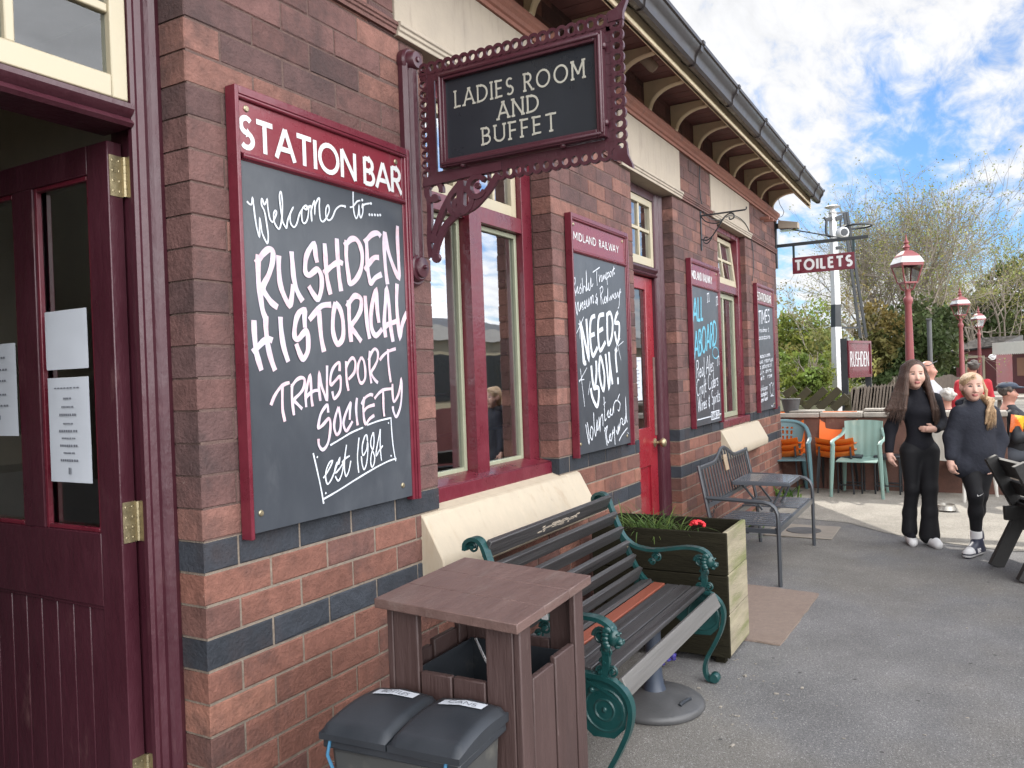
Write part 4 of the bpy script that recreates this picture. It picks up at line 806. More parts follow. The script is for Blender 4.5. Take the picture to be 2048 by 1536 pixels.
b2a=[[(4.15,2.062),(4.156,2.014),(4.172,1.957)],[(4.149,2.053),(4.17,2.06),(4.168,2.033),(4.155,2.007),(4.174,1.975),(4.192,2.003),(4.201,2.011),(4.201,1.977),(4.218,1.987),(4.249,2.035),(4.236,2.011),(4.251,2.004),(4.244,1.98),(4.227,1.975)],[(4.268,2.069),(4.27,2.028),(4.271,1.982),(4.286,2.02),(4.308,2.017),(4.314,1.999),(4.329,2.01),(4.327,2.12),(4.324,2.014),(4.329,2.003),(4.347,2.016),(4.361,2.049),(4.352,2.012),(4.374,2.009),(4.392,2.08),(4.394,2.038),(4.405,2.03),(4.424,2.05)],[(4.424,2.116),(4.472,2.135),(4.534,2.158)],[(4.484,2.131),(4.48,2.088),(4.485,2.041)],[(4.518,2.111),(4.52,2.068),(4.534,2.098),(4.554,2.109),(4.551,2.075),(4.569,2.082),(4.578,2.112),(4.582,2.088),(4.597,2.118),(4.607,2.095),(4.621,2.111),(4.63,2.136),(4.621,2.111),(4.632,2.097),(4.619,2.091)],[(4.649,2.138),(4.645,2.098),(4.648,2.06)],[(4.648,2.128),(4.674,2.14),(4.679,2.121),(4.652,2.104)],[(4.7,2.148),(4.685,2.122),(4.704,2.118),(4.719,2.145),(4.7,2.148)],[(4.733,2.156),(4.736,2.121),(4.732,2.151),(4.753,2.163)],[(4.755,2.188),(4.757,2.138),(4.771,2.15)],[(4.74,2.161),(4.774,2.177)],[(4.164,1.921),(4.171,1.876),(4.185,1.85),(4.183,1.891),(4.202,1.923),(4.204,1.883),(4.219,1.875),(4.234,1.921),(4.231,1.884),(4.25,1.917),(4.267,1.927),(4.254,1.904),(4.269,1.891),(4.258,1.881)],[(4.282,1.915),(4.299,1.92),(4.295,1.938),(4.28,1.91),(4.297,1.893),(4.316,1.921),(4.324,1.945),(4.326,1.908),(4.344,1.914),(4.353,1.956),(4.355,1.915),(4.376,1.958),(4.388,1.963),(4.384,1.926),(4.4,1.969),(4.417,1.975),(4.414,1.932),(4.426,1.942)],[(4.472,1.993),(4.458,1.973),(4.475,1.965),(4.449,1.939),(4.467,1.936),(4.481,1.965),(4.477,1.922)],[(4.529,2.03),(4.53,1.983),(4.538,1.931)],[(4.522,2.025),(4.56,2.043),(4.57,2.019),(4.537,1.988),(4.553,1.96),(4.569,1.937),(4.59,1.973),(4.604,1.983),(4.588,1.948),(4.613,1.95),(4.622,1.985),(4.632,1.951),(4.646,2.04),(4.645,1.957)],[(4.666,1.983),(4.677,1.964),(4.693,1.994),(4.703,1.971),(4.719,2.006),(4.731,1.987),(4.752,2.014),(4.744,1.988),(4.769,1.985),(4.773,2.02),(4.79,1.991),(4.813,2.028),(4.823,1.994),(4.855,2.052),(4.837,1.995),(4.825,1.939),(4.803,1.922)],[(4.839,2.02),(4.874,2.035)]]
needs=[[(4.285,1.574),(4.251,1.577),(4.244,1.654),(4.236,1.727),(4.229,1.795),(4.275,1.7),(4.322,1.597),(4.318,1.712),(4.307,1.832)],[(4.258,1.58),(4.242,1.665),(4.234,1.784)],[(4.438,1.856),(4.386,1.842),(4.361,1.8),(4.353,1.713),(4.363,1.655),(4.388,1.615),(4.458,1.668)],[(4.341,1.73),(4.421,1.747)],[(4.574,1.872),(4.505,1.86),(4.479,1.817),(4.471,1.728),(4.494,1.648),(4.582,1.704)],[(4.466,1.76),(4.551,1.784)],[(4.629,1.884),(4.621,1.793),(4.627,1.689),(4.687,1.734),(4.711,1.827),(4.677,1.887),(4.612,1.865)],[(4.808,1.9),(4.773,1.873),(4.752,1.829),(4.818,1.825),(4.811,1.749),(4.773,1.698),(4.739,1.772)],[(4.354,1.557),(4.368,1.464),(4.393,1.422),(4.427,1.509),(4.429,1.586)],[(4.393,1.422),(4.451,1.42),(4.445,1.35),(4.413,1.313),(4.353,1.371),(4.336,1.424)],[(4.491,1.615),(4.469,1.538),(4.484,1.455),(4.525,1.406),(4.548,1.49),(4.518,1.58),(4.491,1.615)],[(4.575,1.628),(4.591,1.537),(4.611,1.422),(4.635,1.507),(4.631,1.641)],[(4.63,1.635),(4.652,1.525),(4.676,1.439)],[(4.77,1.661),(4.742,1.629),(4.756,1.511)],[(4.766,1.48),(4.766,1.436)]]
vol=[[(4.248,1.216),(4.264,1.158),(4.287,1.099),(4.286,1.167),(4.27,1.226)],[(4.324,1.199),(4.305,1.149),(4.331,1.118),(4.35,1.174),(4.324,1.199)],[(4.366,1.278),(4.367,1.202),(4.383,1.137),(4.402,1.188),(4.413,1.228),(4.415,1.169),(4.439,1.197),(4.443,1.244),(4.448,1.208),(4.451,1.161),(4.464,1.231),(4.497,1.258),(4.498,1.187)],[(4.529,1.364),(4.53,1.293),(4.532,1.221),(4.555,1.231)],[(4.517,1.317),(4.557,1.333)],[(4.565,1.249),(4.591,1.277),(4.58,1.242),(4.611,1.24),(4.631,1.287),(4.612,1.258),(4.651,1.25),(4.671,1.298),(4.676,1.26),(4.681,1.309),(4.715,1.333),(4.739,1.332)],[(4.785,1.373),(4.748,1.337),(4.787,1.311),(4.767,1.268),(4.743,1.275)],[(4.528,1.179),(4.538,1.118),(4.556,1.063)],[(4.518,1.156),(4.567,1.182),(4.547,1.135),(4.573,1.079),(4.617,1.13),(4.592,1.114),(4.621,1.087),(4.658,1.151),(4.64,1.128),(4.682,1.143),(4.676,1.168),(4.682,1.057)],[(4.706,1.148),(4.728,1.121),(4.741,1.17),(4.745,1.126),(4.759,1.181),(4.763,1.143),(4.786,1.204),(4.803,1.216),(4.827,1.202),(4.809,1.184),(4.842,1.175),(4.872,1.224),(4.851,1.181),(4.879,1.205),(4.884,1.351),(4.889,1.217),(4.903,1.184)],[(4.749,1.076),(4.802,1.109),(4.9,1.149)],[(4.906,1.12),(4.918,1.106)],[(4.164,1.742),(4.273,1.842)],[(4.211,1.822),(4.208,1.709)],[(4.189,1.799),(4.235,1.789)],[(4.174,1.462),(4.29,1.545)],[(4.2,1.54),(4.243,1.319)],[(4.175,1.473),(4.25,1.477)],[(4.297,1.385),(4.332,1.464)],[(4.788,1.68),(4.884,1.713)],[(4.78,1.686),(4.83,1.589)],[(4.719,1.648),(4.826,1.731)]]
aa=[[(6.442,1.933),(6.442,2.045),(6.487,2.156),(6.541,2.155),(6.506,2.049),(6.506,1.936)],[(6.438,2.007),(6.543,2.032)],[(6.592,2.168),(6.578,2.053),(6.582,1.949),(6.64,1.961)],[(6.651,2.173),(6.654,2.077),(6.662,1.982),(6.796,2.047)],[(6.565,1.939),(6.479,1.897)],[(6.484,1.86),(6.48,1.766),(6.486,1.681)],[(6.483,1.85),(6.558,1.881),(6.544,1.815),(6.498,1.785),(6.58,1.787),(6.538,1.71),(6.488,1.7)],[(6.678,1.915),(6.605,1.864),(6.606,1.788),(6.682,1.809),(6.708,1.887),(6.678,1.915)],[(6.735,1.82),(6.745,1.908),(6.802,1.95),(6.815,1.833)],[(6.739,1.859),(6.81,1.872)],[(6.876,1.983),(6.867,1.913),(6.878,1.855)],[(6.874,1.973),(6.957,2.007),(6.924,1.946),(6.885,1.914),(6.977,1.878)],[(7.025,2.031),(7.017,1.96),(7.025,1.88)],[(7.025,2.031),(7.102,2.055),(7.083,1.963),(7.026,1.89)],[(6.965,1.838),(6.888,1.795),(6.936,1.747),(7.066,1.76),(7.131,1.833),(7.081,1.882),(6.968,1.858)],[(6.93,1.787),(6.981,1.818),(6.994,1.778),(7.037,1.83),(7.07,1.79)]]
notes=[[(6.816,2.068),(6.836,2.089),(6.833,2.158),(6.899,2.177),(6.889,2.097),(6.862,2.105)],[(7.076,2.084),(7.109,2.107),(7.107,2.152),(7.157,2.13)],[(7.072,1.659),(7.092,1.669),(7.081,1.73),(7.144,1.726),(7.145,1.639),(7.119,1.649)],[(6.442,1.159),(6.811,1.154)],[(6.835,1.214),(7.129,1.21),(7.127,1.108),(6.833,1.105),(6.835,1.214)],[(7.122,1.159),(7.188,1.16)],[(9.417,1.408),(9.287,1.358),(9.307,1.293),(9.426,1.264),(9.557,1.3),(9.549,1.366),(9.417,1.408)],[(9.267,1.423),(9.321,1.383)],[(9.568,1.366),(9.545,1.419)],[(9.395,1.265),(9.389,1.226)],[(9.323,1.202),(9.408,1.154),(9.538,1.181)],[(9.241,1.257),(9.548,1.24)],[(9.374,1.33),(9.401,1.304),(9.467,1.328)]]
BX = [1.722, 4.116, 6.39, 8.772]; BW = .88; BZ0, BZ1 = 1.05, 2.428
WX = (1, 0, 0); WZ = (0, 0, 1); WN = (0, -1, 0)
PF = -.030
def board(i, label, hdr, hfit, hsp, hword):
    x0 = BX[i]; t = thing('chalkboard', label, 'chalkboard', (x0+BW/2, 0, BZ0), 'framed chalkboards along the station wall')
    m = MB(); w = .045; z0, z1 = BZ0, BZ1
    # outer frame: moulded rails (no bottom rail: the board runs out at the foot)
    for a, b in ((x0, x0+.015), (x0+BW-.015, x0+BW)): m.box((a, -.046, z0-.02), (b, -.002, z1))
    for a in (x0+.0155, x0+BW-.020): m.tube([(a, -.036, z0-.02), (a, -.036, z1-.02)], .006, 8)
    m.box((x0+BW-.040, -.034, z0-.02), (x0+BW-.0152, -.003, z1-.02))
    m.box((x0+.015, -.046, z1-.026), (x0+BW-.015, -.002, z1)); m.tube([(x0+.012, -.036, z1-.030), (x0+BW-.012, -.036, z1-.030)], .008, 8)
    m.tube([(x0+.03, -.034, 2.216), (x0+BW-.03, -.034, 2.216)], .011, 8); m.box((x0+.03, -.034, 2.203), (x0+BW-.03, -.003, 2.229))
    build('frame', m, M['maroon'], t, bevel=.004)
    m = MB(); m.box((x0+.006, PF, 2.229), (x0+BW-.02, -.003, z1-.03)); h = build('header_panel', m, M['header'], t)
    m = MB(); m.box((x0+.006, PF, z0-.004), (x0+BW-.02, -.003, 2.203)); c = build('writing_panel', m, M['chalk'], t)
    for a, b in ((x0+.056, 2.368), (x0+BW-.072, 2.366), (x0+.055, 1.105), (x0+BW-.10, 1.095)):
        m = MB(); m.lathe([(.0105, 0), (.0105, .002), (.0075, .005), (.003, .0052)], 12, (a, PF, b), WN); m.box((a-.006, PF-.0057, b-.001), (a+.006, PF-.005, b+.001)); build('screw', m, M['screw'], t, smooth=True)
    return t, h, c
def wall_text(text, h, xc, zb, stroke, fit, mt, par, space=.13, word=.42, lift=.001):
    m = MB(); place_text(m, text, h, 0, (xc, PF, zb), WX, WZ, WN, stroke, fit=fit, space=space, word=word); m.v = [(a, b-lift, c) for a, b, c in m.v]; return build('lettering', m, mt, par)
def chalk(par, sts, width, mt, lift=.0012, smooth=True, xo=0, var=.0):
    m = MB(); m.ribbon(sts, (xo, PF, 0), WX, WZ, width, WN, smooth=smooth, lift=lift, var=var); return build('chalk_writing', m, mt, par)
def blunt(pts):  # dots
    return pts
t, h, c = board(0, 'large chalkboard headed STATION BAR reading Welcome to Rushden Historical Transport Society', 'STATION BAR', .8, 0, 0)
wall_text('STATION BAR', .100, BX[0]+.434, 2.243, .0170, .815, M['white'], h, space=.12, word=.30)
W1 = [s for s in welcome if len(s) > 2]; W2 = [s for s in welcome if len(s) == 2]
chalk(c, W1, .0062, M['chalkwhite'], var=.1)
m = MB()
for s in W2: m.lathe([(.0055, 0), (.005, .0006)], 8, (s[0][0], PF-.001, s[0][1]), WN)
build('chalk_writing', m, M['chalkwhite'], c)
chalk(c, rushden, .0205, M['chalkpink'], var=.10); chalk(c, hist, .0205, M['chalkpink'], var=.10); chalk(c, trans, .0115, M['chalkpink'], var=.12)
chalk(c, est, .0062, M['chalkwhite'], var=.1)
t, h, c = board(1, 'chalkboard headed MIDLAND RAILWAY asking NEEDS YOU beside the red door', '', 0, 0, 0)
wall_text('MIDLAND RAILWAY', .046, BX[1]+.395, 2.281, .0068, .68, M['white'], h, space=.20, word=.62)
chalk(c, b2a, .0065, M['chalkwhite']); chalk(c, needs, .026, M['chalkwhite'], lift=.0014); 
chalk(c, [s for s in vol if len(s) > 2], .0085, M['chalkwhite']); chalk(c, [s for s in vol if len(s) == 2], .005, M['chalkwhite'])
# small flowing hand for the far boards
SM = {'a': (.5, [[(.42, .42), (.2, .46), (.06, .2), (.2, 0), (.40, .2), (.42, .42), (.42, .1), (.5, .0)]]), 'b': (.46, [[(.06, 1), (.06, .0), (.3, .02), (.4, .25), (.25, .46), (.06, .3)]]), 'c': (.4, [[(.38, .4), (.2, .46), (.05, .22), (.2, 0), (.4, .08)]]), 'd': (.5, [[(.42, .4), (.2, .46), (.06, .2), (.2, 0), (.42, .25), (.44, 1), (.44, 0)]]),
 'e': (.42, [[(.06, .22), (.38, .28), (.24, .47), (.06, .24), (.2, 0), (.42, .1)]]), 'f': (.34, [[(.38, .95), (.2, 1), (.16, .5), (.12, -.3)], [(.02, .46), (.34, .46)]]), 'i': (.14, [[(.08, .45), (.08, .0)], [(.07, .62), (.09, .66)]]), 'l': (.16, [[(.08, 1), (.08, 0)]]), 'n': (.46, [[(.06, .46), (.06, 0)], [(.06, .3), (.25, .47), (.4, .35), (.42, 0)]]),
 'o': (.46, [[(.24, .46), (.06, .3), (.08, .05), (.24, 0), (.42, .15), (.38, .4), (.24, .46)]]), 'p': (.46, [[(.06, .46), (.06, -.4)], [(.06, .4), (.3, .46), (.42, .25), (.25, 0), (.06, .08)]]), 'r': (.32, [[(.06, .46), (.06, 0)], [(.06, .3), (.2, .46), (.34, .42)]]), 's': (.36, [[(.34, .42), (.16, .47), (.08, .34), (.3, .18), (.28, .02), (.04, .04)]]), 't': (.32, [[(.16, .8), (.14, .05), (.32, .04)], [(.02, .48), (.32, .5)]]), '&': (.5, [[(.4, .5), (.2, .6), (.1, .4), (.3, .3), (.1, .2), (.2, 0), (.42, .1)], [(.25, .75), (.25, -.15)]]),
 'u': (.46, [[(.06, .46), (.08, .06), (.25, 0), (.40, .2), (.42, .46), (.42, 0)]]), 'h': (.46, [[(.06, 1), (.06, 0)], [(.06, .3), (.25, .47), (.40, .3), (.42, 0)]]), 'm': (.66, [[(.06, .46), (.06, 0)], [(.06, .3), (.2, .47), (.32, .3), (.32, 0)], [(.32, .3), (.48, .47), (.6, .3), (.62, 0)]]), 'k': (.42, [[(.06, 1), (.06, 0)], [(.38, .5), (.06, .2), (.4, 0)]]), 'v': (.4, [[(.04, .46), (.2, 0), (.38, .46)]]), 'y': (.42, [[(.04, .46), (.2, .02)], [(.40, .46), (.1, -.4)]]), 'g': (.46, [[(.4, .42), (.2, .46), (.06, .2), (.2, 0), (.4, .2), (.42, .44), (.38, -.3), (.1, -.38)]]), 'w': (.6, [[(.04, .46), (.16, 0), (.3, .4), (.44, 0), (.58, .46)]])}
def hand(text, h, x, z, slope):
    out = []; cx = x
    for ch in text:
        if ch == ' ': cx += .42*h; continue
        wd, sts = SM[ch] if ch in SM else GL[ch]
        for s in sts: out.append([(cx+(a+b*.12)*h, z+b*h+(cx-x+a*h)*slope) for a, b in s])
        cx += (wd+.09)*h
    return out, cx
def hand_fit(text, h, x0, x1, z, slope):
    s, e = hand(text, h, 0, 0, 0); k = (x1-x0)/e
    return [[(x0+a*k, z+b+(a*k)*slope) for a, b in q] for q in s]
t, h, c = board(2, 'narrow looking chalkboard with ALL ABOARD in blue chalk left of the far window', '', 0, 0, 0)
b0 = BX[2]
wall_text('MIDLAND RAILWAY', .066, b0+.36, 2.268, .0105, .60, M['white'], h, space=.20, word=.5)
up = [((0, 1))]
chalk(c, hand_fit('ALL', .20, b0+.05, b0+.36, 1.90, .12), .026, M['chalkblue'], smooth=False)
chalk(c, hand_fit('ABOARD', .22, b0+.06, b0+.76, 1.60, .20), .024, M['chalkblue'], lift=.0014, smooth=False)
chalk(c, [arc(b0+.70, 1.66, .10, .05, 20, 380, 12)], .010, M['chalkblue'], lift=.0016)
cw = []
cw += hand_fit('Real Ales', .15, b0+.10, b0+.62, 1.44, .12); cw += hand_fit('Craft Ciders', .14, b0+.08, b0+.76, 1.29, .12); cw += hand_fit('Wines & Spirits', .13, b0+.10, b0+.80, 1.16, .10)
chalk(c, cw, .010, M['chalkwhite'])
ch = [[(b0+.08, 1.10), (b0+.5, 1.105)], [(b0+.5, 1.075), (b0+.76, 1.08), (b0+.76, 1.145), (b0+.5, 1.14), (b0+.5, 1.075)], [(b0+.76, 1.11), (b0+.82, 1.11)]]+hand_fit('RTS BAR', .045, b0+.52, b0+.74, 1.087, .01)
for xx, zz in ((.50, 2.10), (.78, 2.09), (.76, 1.55)): ch += [[(b0+xx, zz), (b0+xx, zz+.07), (b0+xx+.05, zz+.08), (b0+xx+.05, zz+.01)], [(b0+xx-.015, zz-.005), (b0+xx+.005, zz)], [(b0+xx+.035, zz+.005), (b0+xx+.055, zz+.01)]]
chalk(c, ch, .009, M['chalkwhite'], smooth=False)
t, h, c = board(3, 'farthest chalkboard with small crowded writing at the station corner', '', 0, 0, 0)
b0 = BX[3]
m = MB(); m.box((b0+.05, PF-.0012, 2.245), (b0+.78, PF, 2.345)); build('header_label', m, M['brown_top'], h)
wall_text('STATION BAR', .085, b0+.42, 2.252, .014, .70, M['white'], h, space=.12, word=.3, lift=.0022)
cw = hand_fit('TIMES', .15, b0+.08, b0+.66, 1.98, .10); chalk(c, cw, .016, M['chalkwhite'], smooth=False)
cw = []; r = random.Random(9)
for k, zz in enumerate((1.90, 1.82, 1.62, 1.56, 1.50, 1.44, 1.38, 1.26, 1.20, 1.14)):
    txt = ''.join(r.choice('aeinorst lmcud ') for _ in range(r.randint(9, 15))).strip(); xa = b0+.06+r.uniform(0, .05); cw += hand_fit(txt, .06, xa, b0+(r.uniform(.5, .8) if zz > 1.3 else .42), zz, .05)
chalk(c, cw, .0085, M['chalkwhite'])
sm = [arc(b0+.64, 1.27, .08, .07, 0, 360, 14), [(b0+.52, 1.33), (b0+.58, 1.30)], [(b0+.70, 1.30), (b0+.77, 1.34)], arc(b0+.64, 1.12, .07, .05, 200, 340, 6), [(b0+.56, 1.19), (b0+.74, 1.19)]]
chalk(c, sm, .008, M['chalkwhite'])

# ---------------------------------------------------------------- projecting cast-iron sign over the first pier
K = 1.1315; SX = 2.653
def sg(y, z): return (-1.9552+(y+1.9552)*K, 1.5+(z-1.5)*K)     # survey (y,z) at trial distance -> true
t = thing('hanging_sign', 'ornate maroon iron bracket sign reading LADIES ROOM AND BUFFET', 'hanging sign', (SX, 0, 1.9))
U = (0, -1, 0); V = (0, 0, 1)
def box_yz(m, ya, yb, za, zb, x0, x1, mi=0): m.box((x0, ya, za), (x1, yb, zb), mi)
# wall post: fluted bar with rounded head and a rosette at the foot
m = MB(); pz0, pz1 = 1.93, 2.80; pw = .062
prof = [(SX-.045, 0), (SX-.045, -.022), (SX-.034, -.040), (SX-.022, -.034), (SX-.014, -.050), (SX, -.056), (SX+.014, -.050), (SX+.022, -.034), (SX+.034, -.040), (SX+.045, -.022), (SX+.045, 0)]
post(m, prof, pz0, pz1)
hp = [(.0475*math.cos(a), .0475*math.sin(a)) for a in np.linspace(0, 2*math.pi, 22)[:-1]]
m.lathe([(.052, 0), (.052, .026), (.046, .036), (.040, .036), (.036, .060), (.032, .066), (.012, .067), (.010, .074), (.004, .076)], 24, (SX, -.0, pz1), (0, -1, 0))
rz = sg(0, 1.908)[1]
m.lathe([(.074, 0), (.074, .016), (.066, .026), (.058, .026), (.054, .042), (.047, .048), (.042, .048), (.040, .058), (.020, .062), (.009, .064), (.007, .076), (.003, .079)], 28, (SX, -.0, rz), (0, -1, 0))
pst = build('wall_post', m, M['maroon_iron'], t, smooth=True, ang=.5)
# pierced border
m = MB(); TH = .012; xh = SX-TH/2; WD = (TH, 0, 0)
yL = .070; yR = -( -1.9552+(-1.068+1.9552)*K); zT = sg(0, 2.628)[1]; zB = sg(0, 2.168)[1]
pit = .0392; hr = .0125
def cellpts(cx, cy, wx, din, dout, outdir, n=20):   # outline: straight on three sides, scalloped on the outer side
    ox, oy = outdir; tx, ty = -oy, ox; C = []; Hh = []
    for i in range(n):
        a = 2*math.pi*(i+.5)/n; ca, sa = math.cos(a), math.sin(a)   # ca along tangent, sa along outward
        if sa > 0:
            r_ = min(abs(wx/2/ca) if abs(ca) > 1e-6 else 9, 9); R2 = dout
            lx = ca*min(r_, R2); ly = sa*min(r_, R2)
        else:
            k = min(abs(wx/2/ca) if abs(ca) > 1e-6 else 9, abs(din/sa) if abs(sa) > 1e-6 else 9); lx, ly = ca*k, sa*k
        C.append((cx+tx*lx+ox*ly, cy+ty*lx+oy*ly)); Hh.append((cx+tx*ca*hr+ox*sa*hr*1.12, cy+ty*ca*hr+oy*sa*hr*1.12))
    return C, Hh
SK = [0]
def strip(p0, p1, outdir, din=.024, dout=.026, extra=None):
    SK[0] += 1; e_ = .0005*SK[0]; o_ = (xh-e_, 0, 0); w_ = (TH+2*e_, 0, 0)
    p0 = np.array(p0, float); p1 = np.array(p1, float); L = np.linalg.norm(p1-p0); n = max(1, round(L/pit)); d = (p1-p0)/n
    for i in range(n):
        c = p0+d*(i+.5); C, Hh = cellpts(c[0], c[1], L/n+.0004, din, dout, outdir); m.holed(C, Hh, o_, U, V, w_)
    # small trefoil row inside: narrow web with gaps
    for i in range(n):
        c = p0+d*(i+.0)-np.array(outdir)*(din+.006); q = d/n*0; 
        a = p0+d*i; b = p0+d*(i+.55)
        ia = -np.array(outdir)*(din-.002); ib = -np.array(outdir)*(din+.016)
        m.prism([tuple(a+ia), tuple(b+ia), tuple(b+ib), tuple(a+ib)], (xh+.001, 0, 0), U, V, (TH-.002, 0, 0))
iy0, iy1, iz0, iz1 = .090, yR-.026, zB+.026, zT-.026
strip((iy0-.012, iz1), (iy1, iz1), (0, 1)); strip((iy1, iz0), (iy1, iz1), (1, 0)); strip((iy0+.29, iz0), (iy1, iz0), (0, -1))
strip((.094, iz1), (.094, iz0-.012), (-1, 0), din=.018, dout=.019)
# horned outer corners
for cz, s_ in ((zT-.006, 1), (zB+.006, -1)):
    P = [(iy1-.028, cz-s_*.03), (iy1-.028, cz+s_*.006), (iy1+.0, cz+s_*.012), (iy1+.035, cz+s_*.040), (iy1+.046, cz+s_*.046), (iy1+.043, cz+s_*.030), (iy1+.028, cz-s_*.004), (iy1+.026, cz-s_*.03)]
    m.prism(P, (xh-.0035-.0004*s_, 0, 0), U, V, (TH+.007+.0008*s_, 0, 0))
# inner flat frame joining border to box
yi0, yi1, zi0, zi1 = .094+.017, iy1-.023, iz0+.022, iz1-.022
for k_, (a, b, c_, d_) in enumerate(((yi0-.002, yi0+.035, zi0, zi1), (yi1-.035, yi1+.002, zi0, zi1), (yi0, yi1, zi1-.03, zi1+.003), (yi0, yi1, zi0-.003, zi0+.03))): m.box((xh+.0018+.0005*k_, -b, c_), (xh+TH-.0018-.0005*k_, -a, d_))
build('pierced_border', m, M['maroon_iron'], t, smooth=True, ang=.5)
# scrolled brace below
def sgs(pts): return [(SX, *sg(y, z)) for y, z in pts]
m = MB()
def flatbar(pts, w, seg=6): m.tube(catmull([np.array(p) for p in sgs(pts)], seg), w, 8, flat=.35, up=(0, -.3, 1))
# flat plates: radius in the sign's plane, thin across
PK = [0]
def plate(pts, w0, w1=None, seg=6, th=.007):
    P = catmull([np.array(p)[1:] for p in sgs(pts)], seg); n = len(P); w1 = w0 if w1 is None else w1; PK[0] += 1; th = th+.0007*PK[0]; L_ = []
    vs = []
    for i in range(n):
        d = nrm(np.append(P[min(i+1, n-1)]-P[max(i-1, 0)], 0))[:2]; nr = np.array((-d[1], d[0]))*(w0+(w1-w0)*i/n)
        for sx_, q in ((-th, P[i]+nr), (th, P[i]+nr), (th, P[i]-nr), (-th, P[i]-nr)): vs.append((SX+sx_, q[0], q[1]))
    m.add(vs, [(4*i+k, 4*i+(k+1) % 4, 4*i+4+(k+1) % 4, 4*i+4+k) for i in range(n-1) for k in range(4)]+[(3, 2, 1, 0), tuple(4*n-4+k for k in range(4))])
plate([(-.330, 1.935), (-.345, 1.985), (-.380, 2.040), (-.430, 2.075), (-.500, 2.095), (-.560, 2.140), (-.605, 2.190)], .013, .014)       # main curve
plate([(-.312, 2.19), (-.318, 2.10), (-.312, 2.00), (-.316, 1.94)], .010)
plate([(-.325, 1.99), (-.352, 2.06), (-.405, 2.14), (-.455, 2.185)], .012)
plate([(-.34+.032*math.cos(a), 2.170+.030*math.sin(a)) for a in np.linspace(-2.2, 3.4, 12)], .010)
plate([(-.450+.050*math.cos(a)*(1-.10*a/6), 2.120+.045*math.sin(a)*(1-.10*a/6)) for a in np.linspace(-1.5, 4.6, 16)], .011)
plate([(-.470, 2.10), (-.455, 2.085), (-.430, 2.092), (-.425, 2.115), (-.445, 2.128)], .010)
plate([(-.455, 2.19), (-.452, 2.14), (-.45, 2.09)], .016)
plate([(-.520+.034*math.cos(a), 2.160+.034*math.sin(a)) for a in np.linspace(-2.6, 2.6, 12)], .010)
plate([(-.30, 2.205), (-.40, 2.208), (-.50, 2.212), (-.62, 2.214)], .016)
for y, z, r_ in ((-.338, 1.935, .020), (-.330, 2.005, .018), (-.520, 2.163, .013), (-.34, 2.150, .013)):
    yy, zz = sg(y, z); m.lathe([(r_*.9, -.009), (r_, -.004), (r_, .004), (r_*.9, .009)], 14, (SX, yy, zz), (1, 0, 0))
build('scroll_brace', m, M['maroon_iron'], t, smooth=True, ang=.5)
# boxed panel with moulded frame, both faces
fy0 = -sg(-.385, 0)[0]; fy1 = -sg(-1.006, 0)[0]; fz1 = sg(0, 2.567)[1]; fz0 = sg(0, 2.240)[1]
m = MB(); fw = .030
for xs_, dx in ((SX-.035, -1), (SX+.035, 1)):
    a0, a1 = sorted((SX, xs_))
    m.box((a0, -fy0-fw, fz0), (a1, -fy0, fz1)); m.box((a0, -fy1, fz0), (a1, -fy1+fw, fz1)); m.box((a0, -fy1+fw, fz1-fw), (a1, -fy0-fw, fz1)); m.box((a0, -fy1+fw, fz0), (a1, -fy0-fw, fz0+fw))
    for yy in (-fy0-.012, -fy1+.012): m.tube([(xs_, yy, fz0+.012), (xs_, yy, fz1-.012)], .008, 8)
    for zz in (fz0+.012, fz1-.012): m.tube([(xs_, -fy0-.012, zz), (xs_, -fy1+.012, zz)], .008, 8)
for yy, zz in ((-fy1, fz1-.05), (-fy1, fz0+.05), (-fy0-.10, fz0), (-fy1+.17, fz0)): m.ball((SX-.02, yy, zz), .012, 8, 6); 
build('frame', m, M['maroon_iron'], t, bevel=.003)
m = MB(); m.box((SX-.016, -fy1+fw-.002, fz0+fw-.002), (SX+.016, -fy0-fw+.002, fz1-fw+.002)); pn = build('panel', m, M['signblack'], t)
m = MB()
yc = -.5*(fy0+fy1)
def sline(txt, zb, zt, y0s, y1s):
    a = -sg(y0s, 0)[0]; b = -sg(y1s, 0)[0]; z0 = sg(0, zb)[1]; hh = sg(0, zt)[1]-z0
    place_text(m, txt, hh, 0, (SX-.0166, -(a+b)/2, z0), (0, -1, 0), (0, 0, 1), (-1, 0, 0), .0074, fit=b-a, serif=.12, space=.26, word=.5)
sline('LADIES ROOM', 2.441, 2.498, -.448, -.938); sline('AND', 2.368, 2.424, -.618, -.772); sline('BUFFET', 2.294, 2.351, -.553, -.834)
build('lettering', m, M['signgold'], pn)

# ---------------------------------------------------------------- TOILETS sign and its bracket at the far corner
t = thing('hanging_sign', 'small maroon board reading TOILETS hung from a dark steel arm at the far corner', 'hanging sign', (10.1, 0, 2.73))
m = MB(); m.box((10.065, -.012, 2.72), (10.135, .036, 3.335)); m.box((10.085, -1.035, 2.970), (10.115, -.0125, 3.008)); m.tube([(10.1, -.01, 3.225), (10.1, -.74, 3.006)], .008, 6)
build('bracket_arm', m, M['black_metal'], t, bevel=.003)
m = MB(); m.box((10.09, -.215, 2.83), (10.11, -.19, 2.972)); m.box((10.09, -.885, 2.63), (10.118, -.858, 2.972)); build('hanger', m, M['green_metal'], t)
m = MB(); m.box((10.088, -.880, 2.632), (10.106, -.185, 2.829)); pn = build('panel', m, M['maroon'], t, bevel=.003)
m = MB(); place_text(m, 'TOILETS', .118, 0, (10.0875, -.533, 2.672), (0, -1, 0), (0, 0, 1), (-1, 0, 0), .028, fit=.63, space=.30); build('lettering', m, M['white'], pn)
